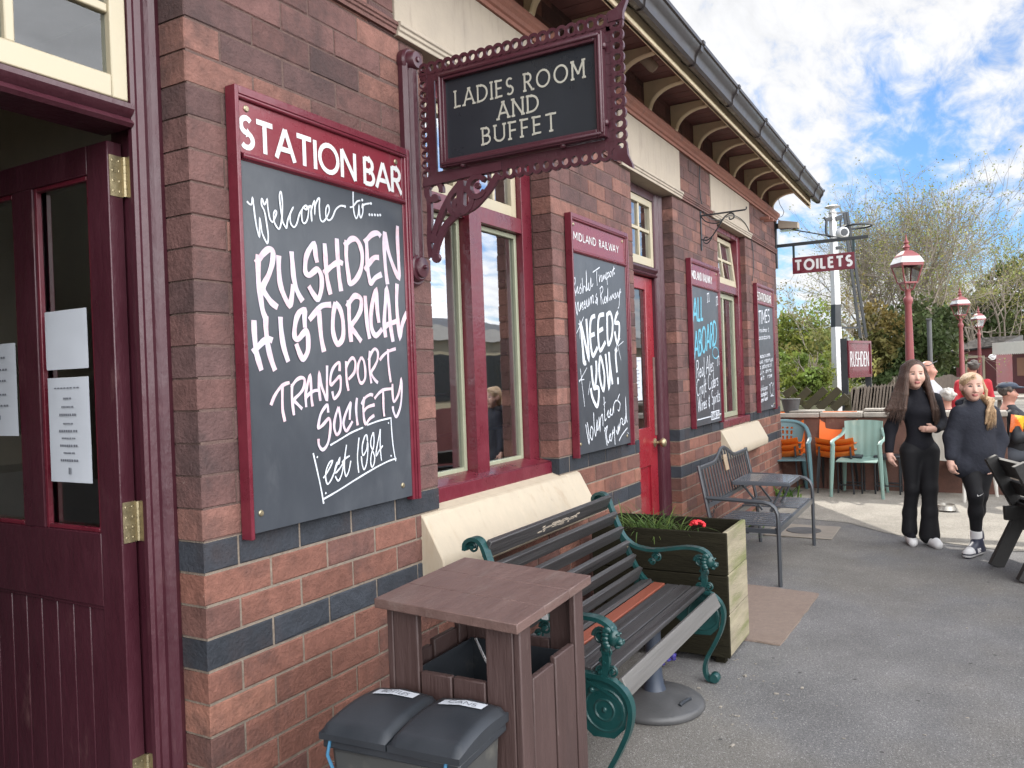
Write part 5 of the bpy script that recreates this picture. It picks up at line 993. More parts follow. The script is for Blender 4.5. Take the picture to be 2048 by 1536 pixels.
# flood light on the corner, cable
t = thing('floodlight', 'pale flat floodlight fixed to the station corner above the TOILETS arm', 'floodlight', (10.1, -.02, 3.2))
m = MB(); m.hexa([(10.02, -.272, 3.17), (10.16, -.272, 3.17), (10.16, -.045, 3.19), (10.02, -.045, 3.19), (10.03, -.272, 3.245), (10.15, -.272, 3.245), (10.15, -.045, 3.292), (10.03, -.045, 3.292)]); build('lamp_housing', m, M['stone'], t, bevel=.006)
m = MB(); m.box((10.035, -.262, 3.155), (10.145, -.06, 3.169)); build('lamp_lens', m, M['lamp_glass'], t)
m = MB(); m.box((10.07, -.044, 3.20), (10.11, .03, 3.26)); build('lamp_arm', m, M['black_metal'], t)
m = MB(); P = [(10.08, -.045, 3.62), (10.09, -.06, 3.50), (10.1, -.10, 3.41), (10.1, -.085, 3.35), (10.1, -.03, 3.33), (10.1, -.06, 3.29)]; m.tube(catmull([np.array(p) for p in P], 5), .0035, 5); tag(build('cable', m, M['black_metal']), 'thin loose cable looping down from the eaves at the station corner', 'cable')
m = MB(); a = [onY(1401, 300, -.012), onY(1399, 360, -.012), onY(1402, 400, -.012), onY(1412, 432, -.015), onY(1440, 440, -.03), onY(1465, 430, -.03), onY(1490, 446, -.015), onY(1503, 480, -.012), onY(1507, 530, -.012), onY(1505, 562, -.012)]
m.tube(catmull(a, 6), .0045, 5); tag(build('cable', m, M['black_metal']), 'thin black cable trailing across the brickwork from the cornice to the farthest chalkboard', 'cable')
# wrought-iron hanging basket bracket
t = thing('basket_bracket', 'empty wrought iron hanging basket bracket on the brick pier', 'bracket', (6.86, 0, 2.55)); X = 6.862
m = MB(); m.box((X-.012, -.008, 2.545), (X+.012, 0, 2.885)); m.bar((X, -.008, 2.845), (X, -.385, 2.848), .014, .012)
m.tube([(X, -.385, 2.848), (X, -.395, 2.856), (X, -.397, 2.872)], .006, 6)
cur = [(X, -.008, 2.64), (X, -.05, 2.63), (X, -.10, 2.66), (X, -.16, 2.74), (X, -.21, 2.81), (X, -.26, 2.835), (X, -.29, 2.82), (X, -.285, 2.79), (X, -.255, 2.785), (X, -.25, 2.805)]
m.tube(catmull([np.array(p) for p in cur], 5), .006, 6)
cur = [(X, -.10, 2.66), (X, -.085, 2.63), (X, -.05, 2.60), (X, -.025, 2.62), (X, -.035, 2.655), (X, -.06, 2.65)]
m.tube(catmull([np.array(p) for p in cur], 5), .005, 6)
cur = [(X, -.008, 2.84), (X, -.05, 2.79), (X, -.14, 2.765), (X, -.2, 2.79)]
m.tube(catmull([np.array(p) for p in cur], 5), .005, 6)
build('scrollwork', m, M['black_metal'], t, smooth=True)
# small sensor under the eaves
q = onY(1300, 128, -.20); t = thing('sensor_lamp', 'small white bulb lamp tucked under the eaves between two brackets', 'lamp', tuple(q)); m = MB(); m.lathe([(.02, -.08), (.036, -.06), (.036, .03), (.028, .05), (.01, .055)], 14, q, (.3, -.5, -.6)); build('lamp_body', m, M['stone'], t, smooth=True, ang=.8)
q2 = q+np.array((0, .0, .0)); m = MB(); m.tube([q2+np.array((-.02, .03, .04)), (q[0]-.05, q[1]+.06, 3.596)], .012, 6); build('lamp_arm', m, M['black_metal'], t)
# iron stubs on the wall
for k, (px, py) in enumerate(((1521, 437), (1529, 441))):
    q = onY(px, py, 0); m = MB(); m.bar(q+np.array((0, .02, 0)), q+np.array((0, -.10, -.006)), .03, .035); o = build('iron_stub', m, M['terracotta'], None, bevel=.004); tag(o, ('left' if k == 0 else 'right')+' one of two rusty iron stubs sticking out below the far end of the cornice', 'iron stub', 'iron stubs on the wall')
# ---------------------------------------------------------------- cast-iron bench
BXN, BXF = 2.575, 3.79
t = thing('park_bench', 'old slatted bench with green cast iron lion head ends below the large window', 'bench', (3.18, -.6, 0))
A = [(-.268, .845), (-.272, .872), (-.295, .889), (-.325, .888), (-.348, .865), (-.368, .815), (-.395, .745), (-.430, .675), (-.48, .636), (-.54, .622), (-.60, .621), (-.68, .634), (-.75, .645), (-.81, .643), (-.848, .628), (-.868, .606)]
B = [(-.348, .862), (-.375, .79), (-.408, .70), (-.445, .615), (-.490, .525), (-.530, .470), (-.575, .445), (-.64, .438), (-.75, .441), (-.825, .438), (-.875, .422), (-.912, .385), (-.925, .335), (-.912, .265), (-.875, .185), (-.838, .115), (-.825, .060), (-.838, .020), (-.868, .012)]
Cc = [(-.500, .475), (-.470, .38), (-.435, .26), (-.395, .13), (-.355, .03), (-.325, .015)]
def end_casting(X, near):
    m = MB(); sx = .5
    def strap(pts, w, th):
        P = catmull([np.array(p) for p in pts], 5); n = len(P); vs = []
        for i in range(n):
            d = nrm(np.append(P[min(i+1, n-1)]-P[max(i-1, 0)], 0))[:2]; q = np.array((-d[1], d[0]))*th/2
            for a, b in ((-w/2, 1), (w/2, 1), (w/2, -1), (-w/2, -1)): e = P[i]+q*b; vs.append((X+a, e[0], e[1]))
        fs = [(4*i+k, 4*i+(k+1) % 4, 4*i+4+(k+1) % 4, 4*i+4+k) for i in range(n-1) for k in range(4)]+[(3, 2, 1, 0), tuple(4*n-4+k for k in range(4))]
        m.add(vs, fs)
    strap(A, .042, .015); strap(B, .034, .017); strap(Cc, .034, .018)
    m.lathe([(.020, -.024), (.024, -.018), (.024, .018), (.020, .024)], 14, (X, -.872, .026), (1, 0, 0)); m.lathe([(.03, 0), (.03, .012)], 12, (X, -.325, 0))
    def scroll(y, z, r, th=.014, turns=1.4, ph=0):
        P = [(X, y+r*(1-.55*k/20)*math.cos(ph+turns*2*math.pi*k/20), z+r*(1-.55*k/20)*math.sin(ph+turns*2*math.pi*k/20)) for k in range(21)]
        m.tube(P, [r*.22]*21, 6); m.lathe([(r*.35, -th), (r*.35, th)], 10, (X, y, z), (1, 0, 0))
    for y, z, r in ((-.818, .583, .030), (-.838, .530, .022), (-.832, .492, .021), (-.858, .462, .021), (-.815, .458, .02), (-.60, .585, .024), (-.575, .560, .018), (-.300, .858, .022)): scroll(y, z, r)
    strap([(-.845, .61), (-.835, .55), (-.838, .50), (-.83, .445)], .022, .026)
    # under-seat web with a rosette
    m.prism([(-.90, .40), (-.912, .34), (-.90, .27), (-.86, .23), (-.78, .225), (-.70, .29), (-.60, .37), (-.53, .43), (-.60, .43), (-.82, .43)], (X-.006, 0, 0), (0, 1, 0), (0, 0, 1), (.012, 0, 0))
    for r in (.074, .036):
        m.tube([(X, -.825+r*math.cos(a), .325+r*math.sin(a)) for a in np.linspace(0, 2*math.pi, 25)[:-1]], .009, 6, closed=True)
    m.ball((X, -.8252, .325), (.014, .012, .012), 8, 6); m.ball((X-.008, -.78, .39), .011, 8, 6)
    strap([(-.76, .42), (-.80, .405), (-.885, .36), (-.89, .30)], .020, .010)
    # lion head: skull, muzzle, brow, mane, chin
    y0, z0 = -.868, .585
    m.ball((X, y0+.004, z0), (.024, .026, .032), 14, 10); m.ball((X, y0-.020, z0-.014), (.015, .018, .015), 10, 8); m.ball((X, y0-.034, z0-.008), (.008, .006, .006), 8, 6); m.ball((X, y0-.012, z0-.031), (.012, .012, .009), 8, 6)
    for s_ in (-1, 1):
        m.ball((X+s_*.010, y0-.018, z0+.012), (.008, .008, .005), 8, 6); m.ball((X+s_*.020, y0+.006, z0+.026), (.008, .006, .009), 8, 6); m.ball((X+s_*.009, y0-.028, z0-.017), (.008, .009, .008), 8, 6)
        for k in range(6): a = -1.2+k*.55; m.ball((X+s_*(.022), y0+.016+.010*math.cos(a), z0+.030*math.sin(a)), (.010, .014, .012), 8, 6)
    for k in range(5): m.ball((X, y0+.012+k*.004, z0+.030-k*.018), (.020, .016, .014), 8, 6)
    return build('bench_end', m, M['green_iron'], t, smooth=True, ang=.7)
end_casting(BXN, True); end_casting(BXF, False)
def slat(nm, yc, zc, dy, dz, w, th, mt, x0=BXN+.012, x1=BXF-.012, wear=0, sag=0.0):
    m = MB(); d = nrm((0, dy, dz)); n_ = nrm(np.cross((1, 0, 0), d)); m.obox(((x0+x1)/2, yc, zc), ((x1-x0)/2, 0, 0), d*w/2, n_*th/2)
    return build(nm, m, mt, t, bevel=.004)
bl = [(-.352, .850), (-.384, .772), (-.415, .700), (-.446, .630), (-.477, .565), (-.508, .503)]
for i, (y, z) in enumerate(bl): s_ = slat('back_slat', y, z, -.40, .92*1, .074 if i == 0 else .064, .022, M['black_wood'])
# chipped white patches on the top rail
m = MB(); r = random.Random(4)
for k in range(34):
    x = r.choice((r.gauss(3.22, .09), r.uniform(2.95, 3.4))); w_ = r.uniform(.004, .03); h_ = r.uniform(-.012, .016); d = nrm((0, -.40, .92)); n_ = np.array((0, -.92, -.40)); c = np.array((x, -.352, .850))+d*h_+n_*.0115
    m.obox(c, (w_, 0, 0), d*r.uniform(.0012, .004), n_*.0006)
build('chipped_paint', m, M['stone'], t)
for y, z, mt in ((-.545, .462, M['black_wood']), (-.612, .452, M['red_wood']), (-.680, .450, M['black_wood']), (-.745, .451, M['black_wood']), (-.812, .451, M['black_wood'])): slat('seat_slat', y, z, -1, -.01 if y < -.6 else .25, .060, .022, mt)
slat('front_slat', -.893, .405, -.42, -.9, .070, .022, M['grey_wood'])
for y, z in bl[1:5:2]:
    m = MB(); m.lathe([(.006, 0), (.006, .003)], 8, (BXF-.03, y-.011, z), (0, -.92, -.40)); m.lathe([(.006, 0), (.006, .003)], 8, (BXN+.03, y-.011, z), (0, -.92, -.40)); build('bolt', m, M['screw'], t)
# ---------------------------------------------------------------- timber litter bin
bx, by, rot = 2.012, -.706, .015
def rt(p): c_, s_ = math.cos(rot), math.sin(rot); return (bx+p[0]*c_-p[1]*s_, by+p[0]*s_+p[1]*c_, p[2])
t = thing('litter_bin', 'brown slatted litter bin with a flat roof at the near end of the green bench', 'litter bin', (bx, by, 0))
def rb_(nm, parts, mt, bev=.004):
    m = MB()
    for a, b in parts: m.box(a, b)
    m.v = [rt(p) for p in m.v]; return build(nm, m, mt, t, bevel=bev)
m = MB()
for k in range(3):
    x0 = -.2425+k*.1618; x1 = x0+.1608; f = lambda x, y, z: rt((x, y, z+.028*x+.046*y))
    m.hexa([f(x0, -.2305, .858), f(x1, -.2305, .858), f(x1, .2305, .858), f(x0, .2305, .858), f(x0, -.2305, .885), f(x1, -.2305, .885), f(x1, .2305, .885), f(x0, .2305, .885)])
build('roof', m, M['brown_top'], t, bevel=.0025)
hx, hy = .205, .195; TZ = .848
for sx in (-1, 1):
    for sy in (-1, 1):
        m_ = [((sx*hx, sy*(hy-.085), 0), (sx*(hx-.022), sy*(hy+.0), TZ+.0085+.046*sy*hy*.9+.028*sx*hx*.9)), ((sx*hx, sy*(hy+.022), 0), (sx*(hx-.062), sy*(hy+.0006), TZ+.0085+.046*sy*hy*.9+.028*sx*hx*.9))]
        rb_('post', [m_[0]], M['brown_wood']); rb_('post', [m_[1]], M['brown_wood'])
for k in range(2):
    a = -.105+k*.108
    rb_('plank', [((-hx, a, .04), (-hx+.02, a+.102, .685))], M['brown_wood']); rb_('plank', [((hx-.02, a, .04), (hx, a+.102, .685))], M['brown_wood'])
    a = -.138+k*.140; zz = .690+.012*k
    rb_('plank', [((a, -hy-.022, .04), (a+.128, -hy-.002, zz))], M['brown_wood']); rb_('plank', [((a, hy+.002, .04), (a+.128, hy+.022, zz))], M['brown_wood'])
rb_('liner', [((-.175, -.17, .05), (.175, -.166, .66)), ((-.175, .166, .05), (.175, .17, .66)), ((-.175, -.166, .05), (-.171, .166, .66)), ((.171, -.166, .05), (.175, .166, .66)), ((-.17, -.165, .05), (.17, .165, .06))], M['black_plastic'], 0)
m = MB(); m.tube([rt((-.168, -.14, .655)), rt((.0, .02, .672)), rt((.165, .15, .66))], .004, 5); build('liner_rim', m, M['white_metal'], t)
m = MB(); m.box((.11, -.10, .76), (.19, -.09, .775)); m.box((.18, -.105, .745), (.19, -.085, .775)); m.v = [rt(p) for p in m.v]; build('latch', m, M['white_metal'], t)
# ---------------------------------------------------------------- twin recycling bin in front
cx, cy, rr = 1.665, -.690, .075
def rq(p): c_, s_ = math.cos(rr), math.sin(rr); return (cx+p[0]*c_-p[1]*s_, cy+p[0]*s_+p[1]*c_, p[2])
t = thing('recycling_bin', 'grey recycling bin with two black lids labelled BOTTLES and CANS', 'recycling bin', (cx, cy, 0))
def body(m, x0, x1, y0, y1, z0, z1, tp):
    m.hexa([(x0+tp, y0+tp, z0), (x1-tp, y0+tp, z0), (x1-tp, y1-tp, z0), (x0+tp, y1-tp, z0), (x0, y0, z1), (x1, y0, z1), (x1, y1, z1), (x0, y1, z1)])
m = MB(); body(m, -.118, .112, -.188, .188, 0, .575, .03); m.v = [rq(p) for p in m.v]; build('body', m, M['grey_plastic'], t, bevel=.015)
m = MB(); body(m, -.130, .122, -.200, .200, .572, .596, -.002); m.v = [rq(p) for p in m.v]; build('rim', m, M['black_plastic'], t, bevel=.006)
def lid(y0, y1, txt, lab):
    m = MB(); nx, ny = 14, 16; x0, x1 = -.140, .128
    def hz(u, v):
        e = min(u, 1-u, v*1.0, 1-v); z = .634+.014*math.sin(math.pi*u)+.006*(u-.5)
        z += .010*max(0, 1-abs((v-.5)/.42))*(u*.9)
        return z
    vs = []
    for i in range(nx+1):
        for j in range(ny+1):
            u, v = i/nx, j/ny; ed = min(u, 1-u, v, 1-v); d = .018*max(0, 1-ed/.09)**2
            vs.append((x0+(x1-x0)*u, y0+(y1-y0)*v, hz(u, v)-d))
    n0 = len(vs); m.add(vs, [(i*(ny+1)+j, (i+1)*(ny+1)+j, (i+1)*(ny+1)+j+1, i*(ny+1)+j+1) for i in range(nx) for j in range(ny)])
    rim = [i*(ny+1) for i in range(nx+1)]+[nx*(ny+1)+j for j in range(1, ny+1)]+[i*(ny+1)+ny for i in range(nx-1, -1, -1)]+[j for j in range(ny-1, 0, -1)]
    top = [vs[k] for k in rim]; k = len(rim); low = [(p[0], p[1], .597) for p in top]
    m.add(top+low, [((i+1) % k, i, k+i, k+(i+1) % k) for i in range(k)])
    m.v = [rq(p) for p in m.v]; L = build('lid', m, M['black_plastic'], t, smooth=True, ang=1.2)
    # taped paper label
    yc = (y0+y1)/2; xa, xb = .045, .083; m = MB(); a0 = yc+.062; a1 = yc-.062; q = 10; vs = []
    for i in range(q+1):
        v = (a0+(a1-a0)*i/q-y0)/(y1-y0)
        for xx in (xa, xb): vs.append(rq((xx+.010*(i/q-.5), a0+(a1-a0)*i/q, hz((xx-x0)/(x1-x0), v)+.0035)))
    m.add(vs, [(2*i, 2*i+2, 2*i+3, 2*i+1) for i in range(q)]); l_ = build('label', m, M['paper'], L)
    m = MB(); hh = .020; base = hz((xa-x0)/(x1-x0), .5)
    place_text(m, txt, hh, 0, (0, 0, 0), (0, -1, 0), (1, 0, 0), (0, 0, 1), .0024, fit=.082)
    m.v = [rq((p[0]+xa+.009, p[1]+yc, hz(min(1, max(0, (p[0]+xa+.01-x0)/(x1-x0))), min(1, max(0, (p[1]+yc-y0)/(y1-y0))))+.0048)) for p in m.v]; build('lettering', m, M['ink'], l_)
lid(.003, .205, 'BOTTLES', 0); lid(-.205, -.003, 'CANS', 1)
for yy in (.175, -.165):
    m = MB(); P = [(-.132, yy, .60), (-.140, yy+.005, .56), (-.128, yy-.01, .50), (-.118, yy-.015, .42)]; m.tube([rq(p) for p in P], .0045, 6); build('cord', m, M['blue_rope'], t, smooth=True)
# ---------------------------------------------------------------- timber planter
t = thing('planter', 'tall mossy timber planter box between the two benches', 'planter', (4.25, -.5, 0))
x0, x1, y0, y1, H = 4.035, 4.455, -.880, -.14, .675
def board3(m, a, b): m.box(a, b)
tops = [.035, .25, .455, H]
for k in range(3):
    z0_, z1_ = tops[k]+.002, tops[k+1]-.002
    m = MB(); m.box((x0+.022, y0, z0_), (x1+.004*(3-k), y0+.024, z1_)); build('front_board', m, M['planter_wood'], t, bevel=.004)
    m = MB(); m.box((x0, y0-.004, z0_), (x0+.0215, y1, z1_)); build('side_board', m, M['planter_shaded'], t, bevel=.004)
    m = MB(); m.box((x1-.022, y0+.025, z0_), (x1, y1, z1_)); m.box((x0+.022, y1-.022, z0_), (x1-.023, y1, z1_)); build('rear_board', m, M['planter_shaded'], t, bevel=.004)
m = MB()
for a in (x0+.03, x1-.06):
    for b in (y0+.03, y1-.08): m.box((a, b, 0), (a+.05, b+.05, .035))
build('foot', m, M['planter_shaded'], t)
m = MB(); m.box((x0+.022, y0+.026, .5), (x1-.024, y1-.024, .585)); build('soil', m, M['soil'], t)
# plants in it
t = thing('plant', 'clump of arching green grassy leaves in the timber planter', 'plant', (4.2, -.40, .585)); m = MB(); r = random.Random(8)
def blade(m, o, az, L, w, droop, tint, n=6):
    o = np.array(o, float); d = np.array((math.cos(az), math.sin(az), 0)); s_ = np.array((-d[1], d[0], 0)); P = []; 
    for i in range(n+1):
        u = i/n; P.append(o+d*(L*.75*u**1.15)+np.array((0, 0, L*(u*.85-droop*u*u))))
    vs = []
    for i, p in enumerate(P): ww = w*(1-(i/n)**2)*.5+.0004; vs += [p-s_*ww, p+s_*ww]
    m.add(vs, [(2*i, 2*i+1, 2*i+3, 2*i+2) for i in range(n)], 0, tint)
for k in range(230):
    o = (4.12+r.gauss(.08, .06), -.42+r.gauss(0, .09), .58); o = (min(4.40, max(4.07, o[0])), min(-.2, max(-.62, o[1])), .58); g_ = r.uniform(.6, 1.6); blade(m, o, r.uniform(0, 6.28), r.uniform(.16, .34), .008, r.uniform(.2, .8), (g_*r.uniform(.9, 1.2), g_, g_*r.uniform(.7, 1)))
build('leaf', m, M['grass'], t, tint=True)['kind'] = 'stuff'
t = thing('flower', 'small bright red geranium flower in the timber planter', 'flower', (4.22, -.70, .585)); m = MB()
for k in range(34):
    a = r.uniform(0, 6.28); e = r.uniform(-.2, 1.5); c = np.array((4.21+.032*math.cos(a)*math.cos(e), -.685+.036*math.sin(a)*math.cos(e), .675+.022*math.sin(e))); m.ball(c, (.011, .011, .007), 6, 4)
build('petal', m, M['petal'], t)['kind'] = 'stuff'; m = MB(); m.tube([(4.22, -.70, .58), (4.21, -.69, .62), (4.21, -.685, .66)], .003, 5); build('stem', m, M['grass'], t, tint=True)
# ---------------------------------------------------------------- metal companion bench
t = thing('companion_bench', 'dark grey metal companion bench with a small table between its two seats', 'bench', (6.36, -.55, 0))
XA, XB = 5.655, 7.075; mt = M['bench_metal']
for X in (XA, XB):
    m = MB(); P = [(X, -.815, 0), (X, -.815, .45), (X, -.812, .50), (X, -.795, .54), (X, -.765, .565), (X, -.72, .575), (X, -.50, .585), (X, -.315, .59)]; m.tube(P, .0185, 8, flat=.8); build('arm', m, mt, t, smooth=True)
    m = MB(); P = [(X, -.375, 0), (X, -.36, .25), (X, -.345, .42), (X, -.27, .82)]; m.tube(P, .0185, 8, flat=.8); build('rear_post', m, mt, t, smooth=True)
def byz(z): return -.345+(z-.42)*(.075/.40)
SZ = .398
m = MB(); m.bar((XA, -.805, SZ-.018), (XB, -.805, SZ-.018), .03, .04); m.bar((XA, -.37, SZ-.018), (XB, -.37, SZ-.018), .03, .04); m.bar((XA, -.60, SZ-.035), (XB, -.60, SZ-.035), .025, .02)
for X in (XA+.005, XB-.005): m.bar((X, -.80, SZ-.02), (X, -.36, SZ-.02), .025, .03)
build('seat_frame', m, mt, t)
XM0, XM1 = 6.24, 6.50
for a, b in ((XA+.05, XM0), (XM1, XB-.05)):
    n_ = 7
    for k in range(n_):
        x = a+(b-a)*(k+.5)/n_; m = MB(); m.box((x-.024, -.80, SZ+.001), (x+.024, -.36, SZ+.013)); build('seat_slat', m, M['bench_slat'], t, bevel=.003)
# back panel: arched top in the middle, vertical bars
def topz(u): 
    e = abs(u-.5); return .80+.085*max(0, math.cos(min(1, e/.24)*math.pi)*.5+.5)-.0
m = MB(); nb = 19
P = [(XA+(XB-XA)*k/40, byz(topz(k/40)), topz(k/40)) for k in range(41)]; m.tube(P, .0165, 8, flat=.7); m.bar((XA, byz(.53), .53), (XB, byz(.53), .53), .024, .03); build('back_frame', m, mt, t, smooth=True)
for k in range(1, nb):
    u = k/nb; x = XA+(XB-XA)*u; m = MB(); m.bar((x, byz(.535), .535), (x, byz(topz(u)-.006), topz(u)-.006), .026, .008, up=(0, 1, 0)); build('back_bar', m, mt, t)
m = MB(); m.bar((6.30, byz(.72)-.022, .715), (6.30, byz(.84)-.022, .838), .085, .012, up=(0, 1, 0)); build('plaque', m, M['plaque'], t, bevel=.004)
m = MB(); TZ = .622; frame = [(6.33, -.76), (6.80, -.76), (6.80, -.345), (6.33, -.345)]
for a, b in zip(frame, frame[1:]+frame[:1]): m.bar((*a, TZ-.012), (*b, TZ-.012), .022, .028)
for k in range(7): x = 6.33+.47*(k+.5)/7; m.box((x-.024, -.755, TZ-.004), (x+.024, -.35, TZ+.006))
build('table_top', m, M['bench_slat'], t, bevel=.002)
for x in (6.37, 6.76):
    m = MB(); m.tube([(x, -.72, TZ-.02), (x-.02, -.62, SZ)], .009, 6); m.tube([(x, -.40, TZ-.02), (x+.02, -.55, SZ)], .009, 6); build('table_leg', m, mt, t)
m = MB(); P = [(5.98, byz(.55), .55), (5.985, -.29, .46), (5.98, -.26, .40), (5.96, -.20, .33)]
for k in range(13): a = np.array(P[0])+(np.array((5.97, -.16, .26))-np.array(P[0]))*k/12; a[2] -= .05*math.sin(math.pi*k/12); m.tube([a+(np.array((.009*math.cos(q), 0, .014*math.sin(q))) if k % 2 else np.array((0, .009*math.cos(q), .014*math.sin(q)))) for q in np.linspace(0, 6.28, 9)[:-1]], .003, 5, closed=True)
tag(build('chain', m, M['black_metal']), 'security chain tying the metal companion bench to the wall', 'chain')
# ---------------------------------------------------------------- mat, round base, drain cover, bits on the ground
m = MB(); P = [(5.62, -.42), (5.54, -1.085), (4.43, -1.052), (4.47, -.45)]; n_ = 14; out = []
for i in range(4):
    a, b = np.array(P[i]), np.array(P[(i+1) % 4])
    for k in range(n_): q = a+(b-a)*k/n_+np.array((random.gauss(0, .004), random.gauss(0, .004))); out.append(q)
vs = [(q[0], q[1], .0015) for q in out]+[(q[0], q[1], .012) for q in out]; k = len(out); m.add(vs, [tuple(range(k, 2*k))[::-1], tuple(range(k))]+[((i+1) % k, i, k+i, k+(i+1) % k) for i in range(k)])
tag(build('door_mat', m, M['matcoir']), 'worn brown rectangular mat lying on the asphalt beside the planter', 'mat')
t = thing('parasol_base', 'round grey cast parasol base with a blue grey tube under the bench', 'parasol base', (3.42, -.70, 0))
m = MB(); m.lathe([(.0, .0), (.215, .002), (.222, .012), (.220, .026), (.208, .036), (.15, .052), (.08, .070), (.052, .078), (.046, .08)], 40, (3.42, -.70, 0)); build('base_plate', m, M['base_grey'], t, smooth=True, ang=.8)
m = MB(); m.lathe([(.052, .076), (.044, .10), (.038, .14), (.036, .20), (.036, .36), (.030, .36), (.030, .30)], 20, (3.42, -.70, 0)); build('tube', m, M['blue_grey'], t, smooth=True, ang=.8)
for a in (.35, 2.4, 4.5):
    m = MB(); c = np.array((3.42+.155*math.cos(a), -.70+.155*math.sin(a), .0525)); d = np.array((-math.sin(a), math.cos(a), 0)); m.tube([c-d*.045, c-d*.03+np.array((0, 0, .004)), c+d*.03+np.array((0, 0, .004)), c+d*.045], .008, 6); build('handle', m, M['black_plastic'], t)
m = MB(); r = random.Random(2)
for k in range(9): c = np.array((3.86+r.gauss(0, .03), -.60+r.gauss(0, .025), .035+r.uniform(0, .035))); m.ball(c, (r.uniform(.015, .03), r.uniform(.01, .02), r.uniform(.006, .016)), 7, 5)
tag(build('wrapper', m, M['purple']), 'crumpled purple wrapper on the ground under the far end of the bench', 'wrapper')
t = thing('drain_cover', 'worn square concrete drain surround with a round iron lid beyond the metal bench', 'drain cover', (7.62, -.62, .004))
m = MB(); m.box((7.34, -.92, .0015), (7.92, -.34, .014)); build('surround', m, M['concrete'], t, bevel=.008)
m = MB(); m.lathe([(.0, .014), (.15, .0142), (.15, .019), (.14, .02), (.13, .017), (.0, .0175)], 28, (7.62, -.64, 0)); build('lid', m, M['base_grey'], t, smooth=True)
m = MB(); r = random.Random(21)
for k in range(150):
    if k < 60: x, y = 3.3+abs(r.gauss(0, .5)), -.98+r.gauss(0, .12)
    else: x, y = r.uniform(2.2, 8.2), r.uniform(-2.3, -.9)
    if k > 135: x, y = r.uniform(4.6, 6.5), r.uniform(-.85, -.1)
    s_ = r.uniform(.0014, .0042) if k % 12 else r.uniform(.004, .008); a = r.uniform(0, 3.14); u = np.array((math.cos(a), math.sin(a), 0)); v = np.array((-u[1], u[0], 0)); m.obox((x, y, s_*.35+.001), u*s_*r.uniform(.8, 2.2), v*s_*.7, (0, 0, s_*.3))
tag(build('litter_scraps', m, M['litter'], None, bevel=0), 'scattered pale scraps, leaves and stubs on the asphalt', 'litter', kind='stuff')
def weed(label, x, y, s_, n_, seed, w=.02):
    m = MB(); r = random.Random(seed)
    for k in range(n_):
        g_ = r.uniform(.6, 1.5); blade(m, (x+r.gauss(0, .05*s_), y+r.gauss(0, .05*s_), .0), r.uniform(0, 6.28), r.uniform(.06, .2)*s_, w, r.uniform(.1, .7), (g_*r.uniform(.8, 1.2), g_, g_*.8), 4)
    tag(build('weed', m, M['weed'], tint=True), label, 'weed', 'weeds at the foot of the wall')
weed('leafy weed at the wall foot under the near seat of the metal bench', 5.35, -.10, 1.2, 40, 1)
weed('leafy weed at the wall foot under the far seat of the metal bench', 6.85, -.14, 1.5, 60, 2)
weed('tall weed at the wall foot just past the far arm of the metal bench', 7.55, -.09, 1.8, 50, 3)
weed('low weed growing at the station corner behind the teal chair', 9.6, -.08, 1.6, 40, 4)
# ---------------------------------------------------------------- low wall and its clutter
t = thing('low_wall', 'low old red brown brick wall with grey copings beyond the station corner', 'wall', (10.5, -1, 0))
m = MB(); m.box((10.45, -2.35, -.02), (10.68, .6, .875)); m.box((10.435, -.75, -.02), (10.45, -.45, .875)); m.box((10.435, -2.35, -.02), (10.45, -2.05, .875)); build('brickwork', m, M['lowwall'], t, bevel=.006)
for k in range(6):
    a = -2.36+k*.495; m = MB(); m.box((10.41, a, .876), (10.72, a+.488, .935+.006*(k % 2))); build('coping', m, M['coping'], t, bevel=.012)
m = MB(); m.box((10.46, -.42, .937), (10.68, -.02, .965)); tag(build('stone_slab', m, M['coping'], bevel=.01), 'loose pale slab lying on the coping near the grey bucket', 'slab')
m = MB(); m.box((10.50, -1.35, .943), (10.70, -.88, .975)); tag(build('stone_slab', m, M['coping'], bevel=.01), 'loose pale slab lying on the coping below the picket fence', 'slab')
t = thing('bucket', 'grey metal bucket standing on the low wall against the station corner', 'bucket', (10.55, -.10, .936)); q = onX(1571, 812, 10.5)
m = MB(); bz = .936; m.lathe([(.085, 0), (.115, .16), (.122, .165), (.122, .175), (.108, .172), (.10, .12)], 20, (10.55, -.03, bz)); build('pail', m, M['base_grey'], t, smooth=True, ang=.6)
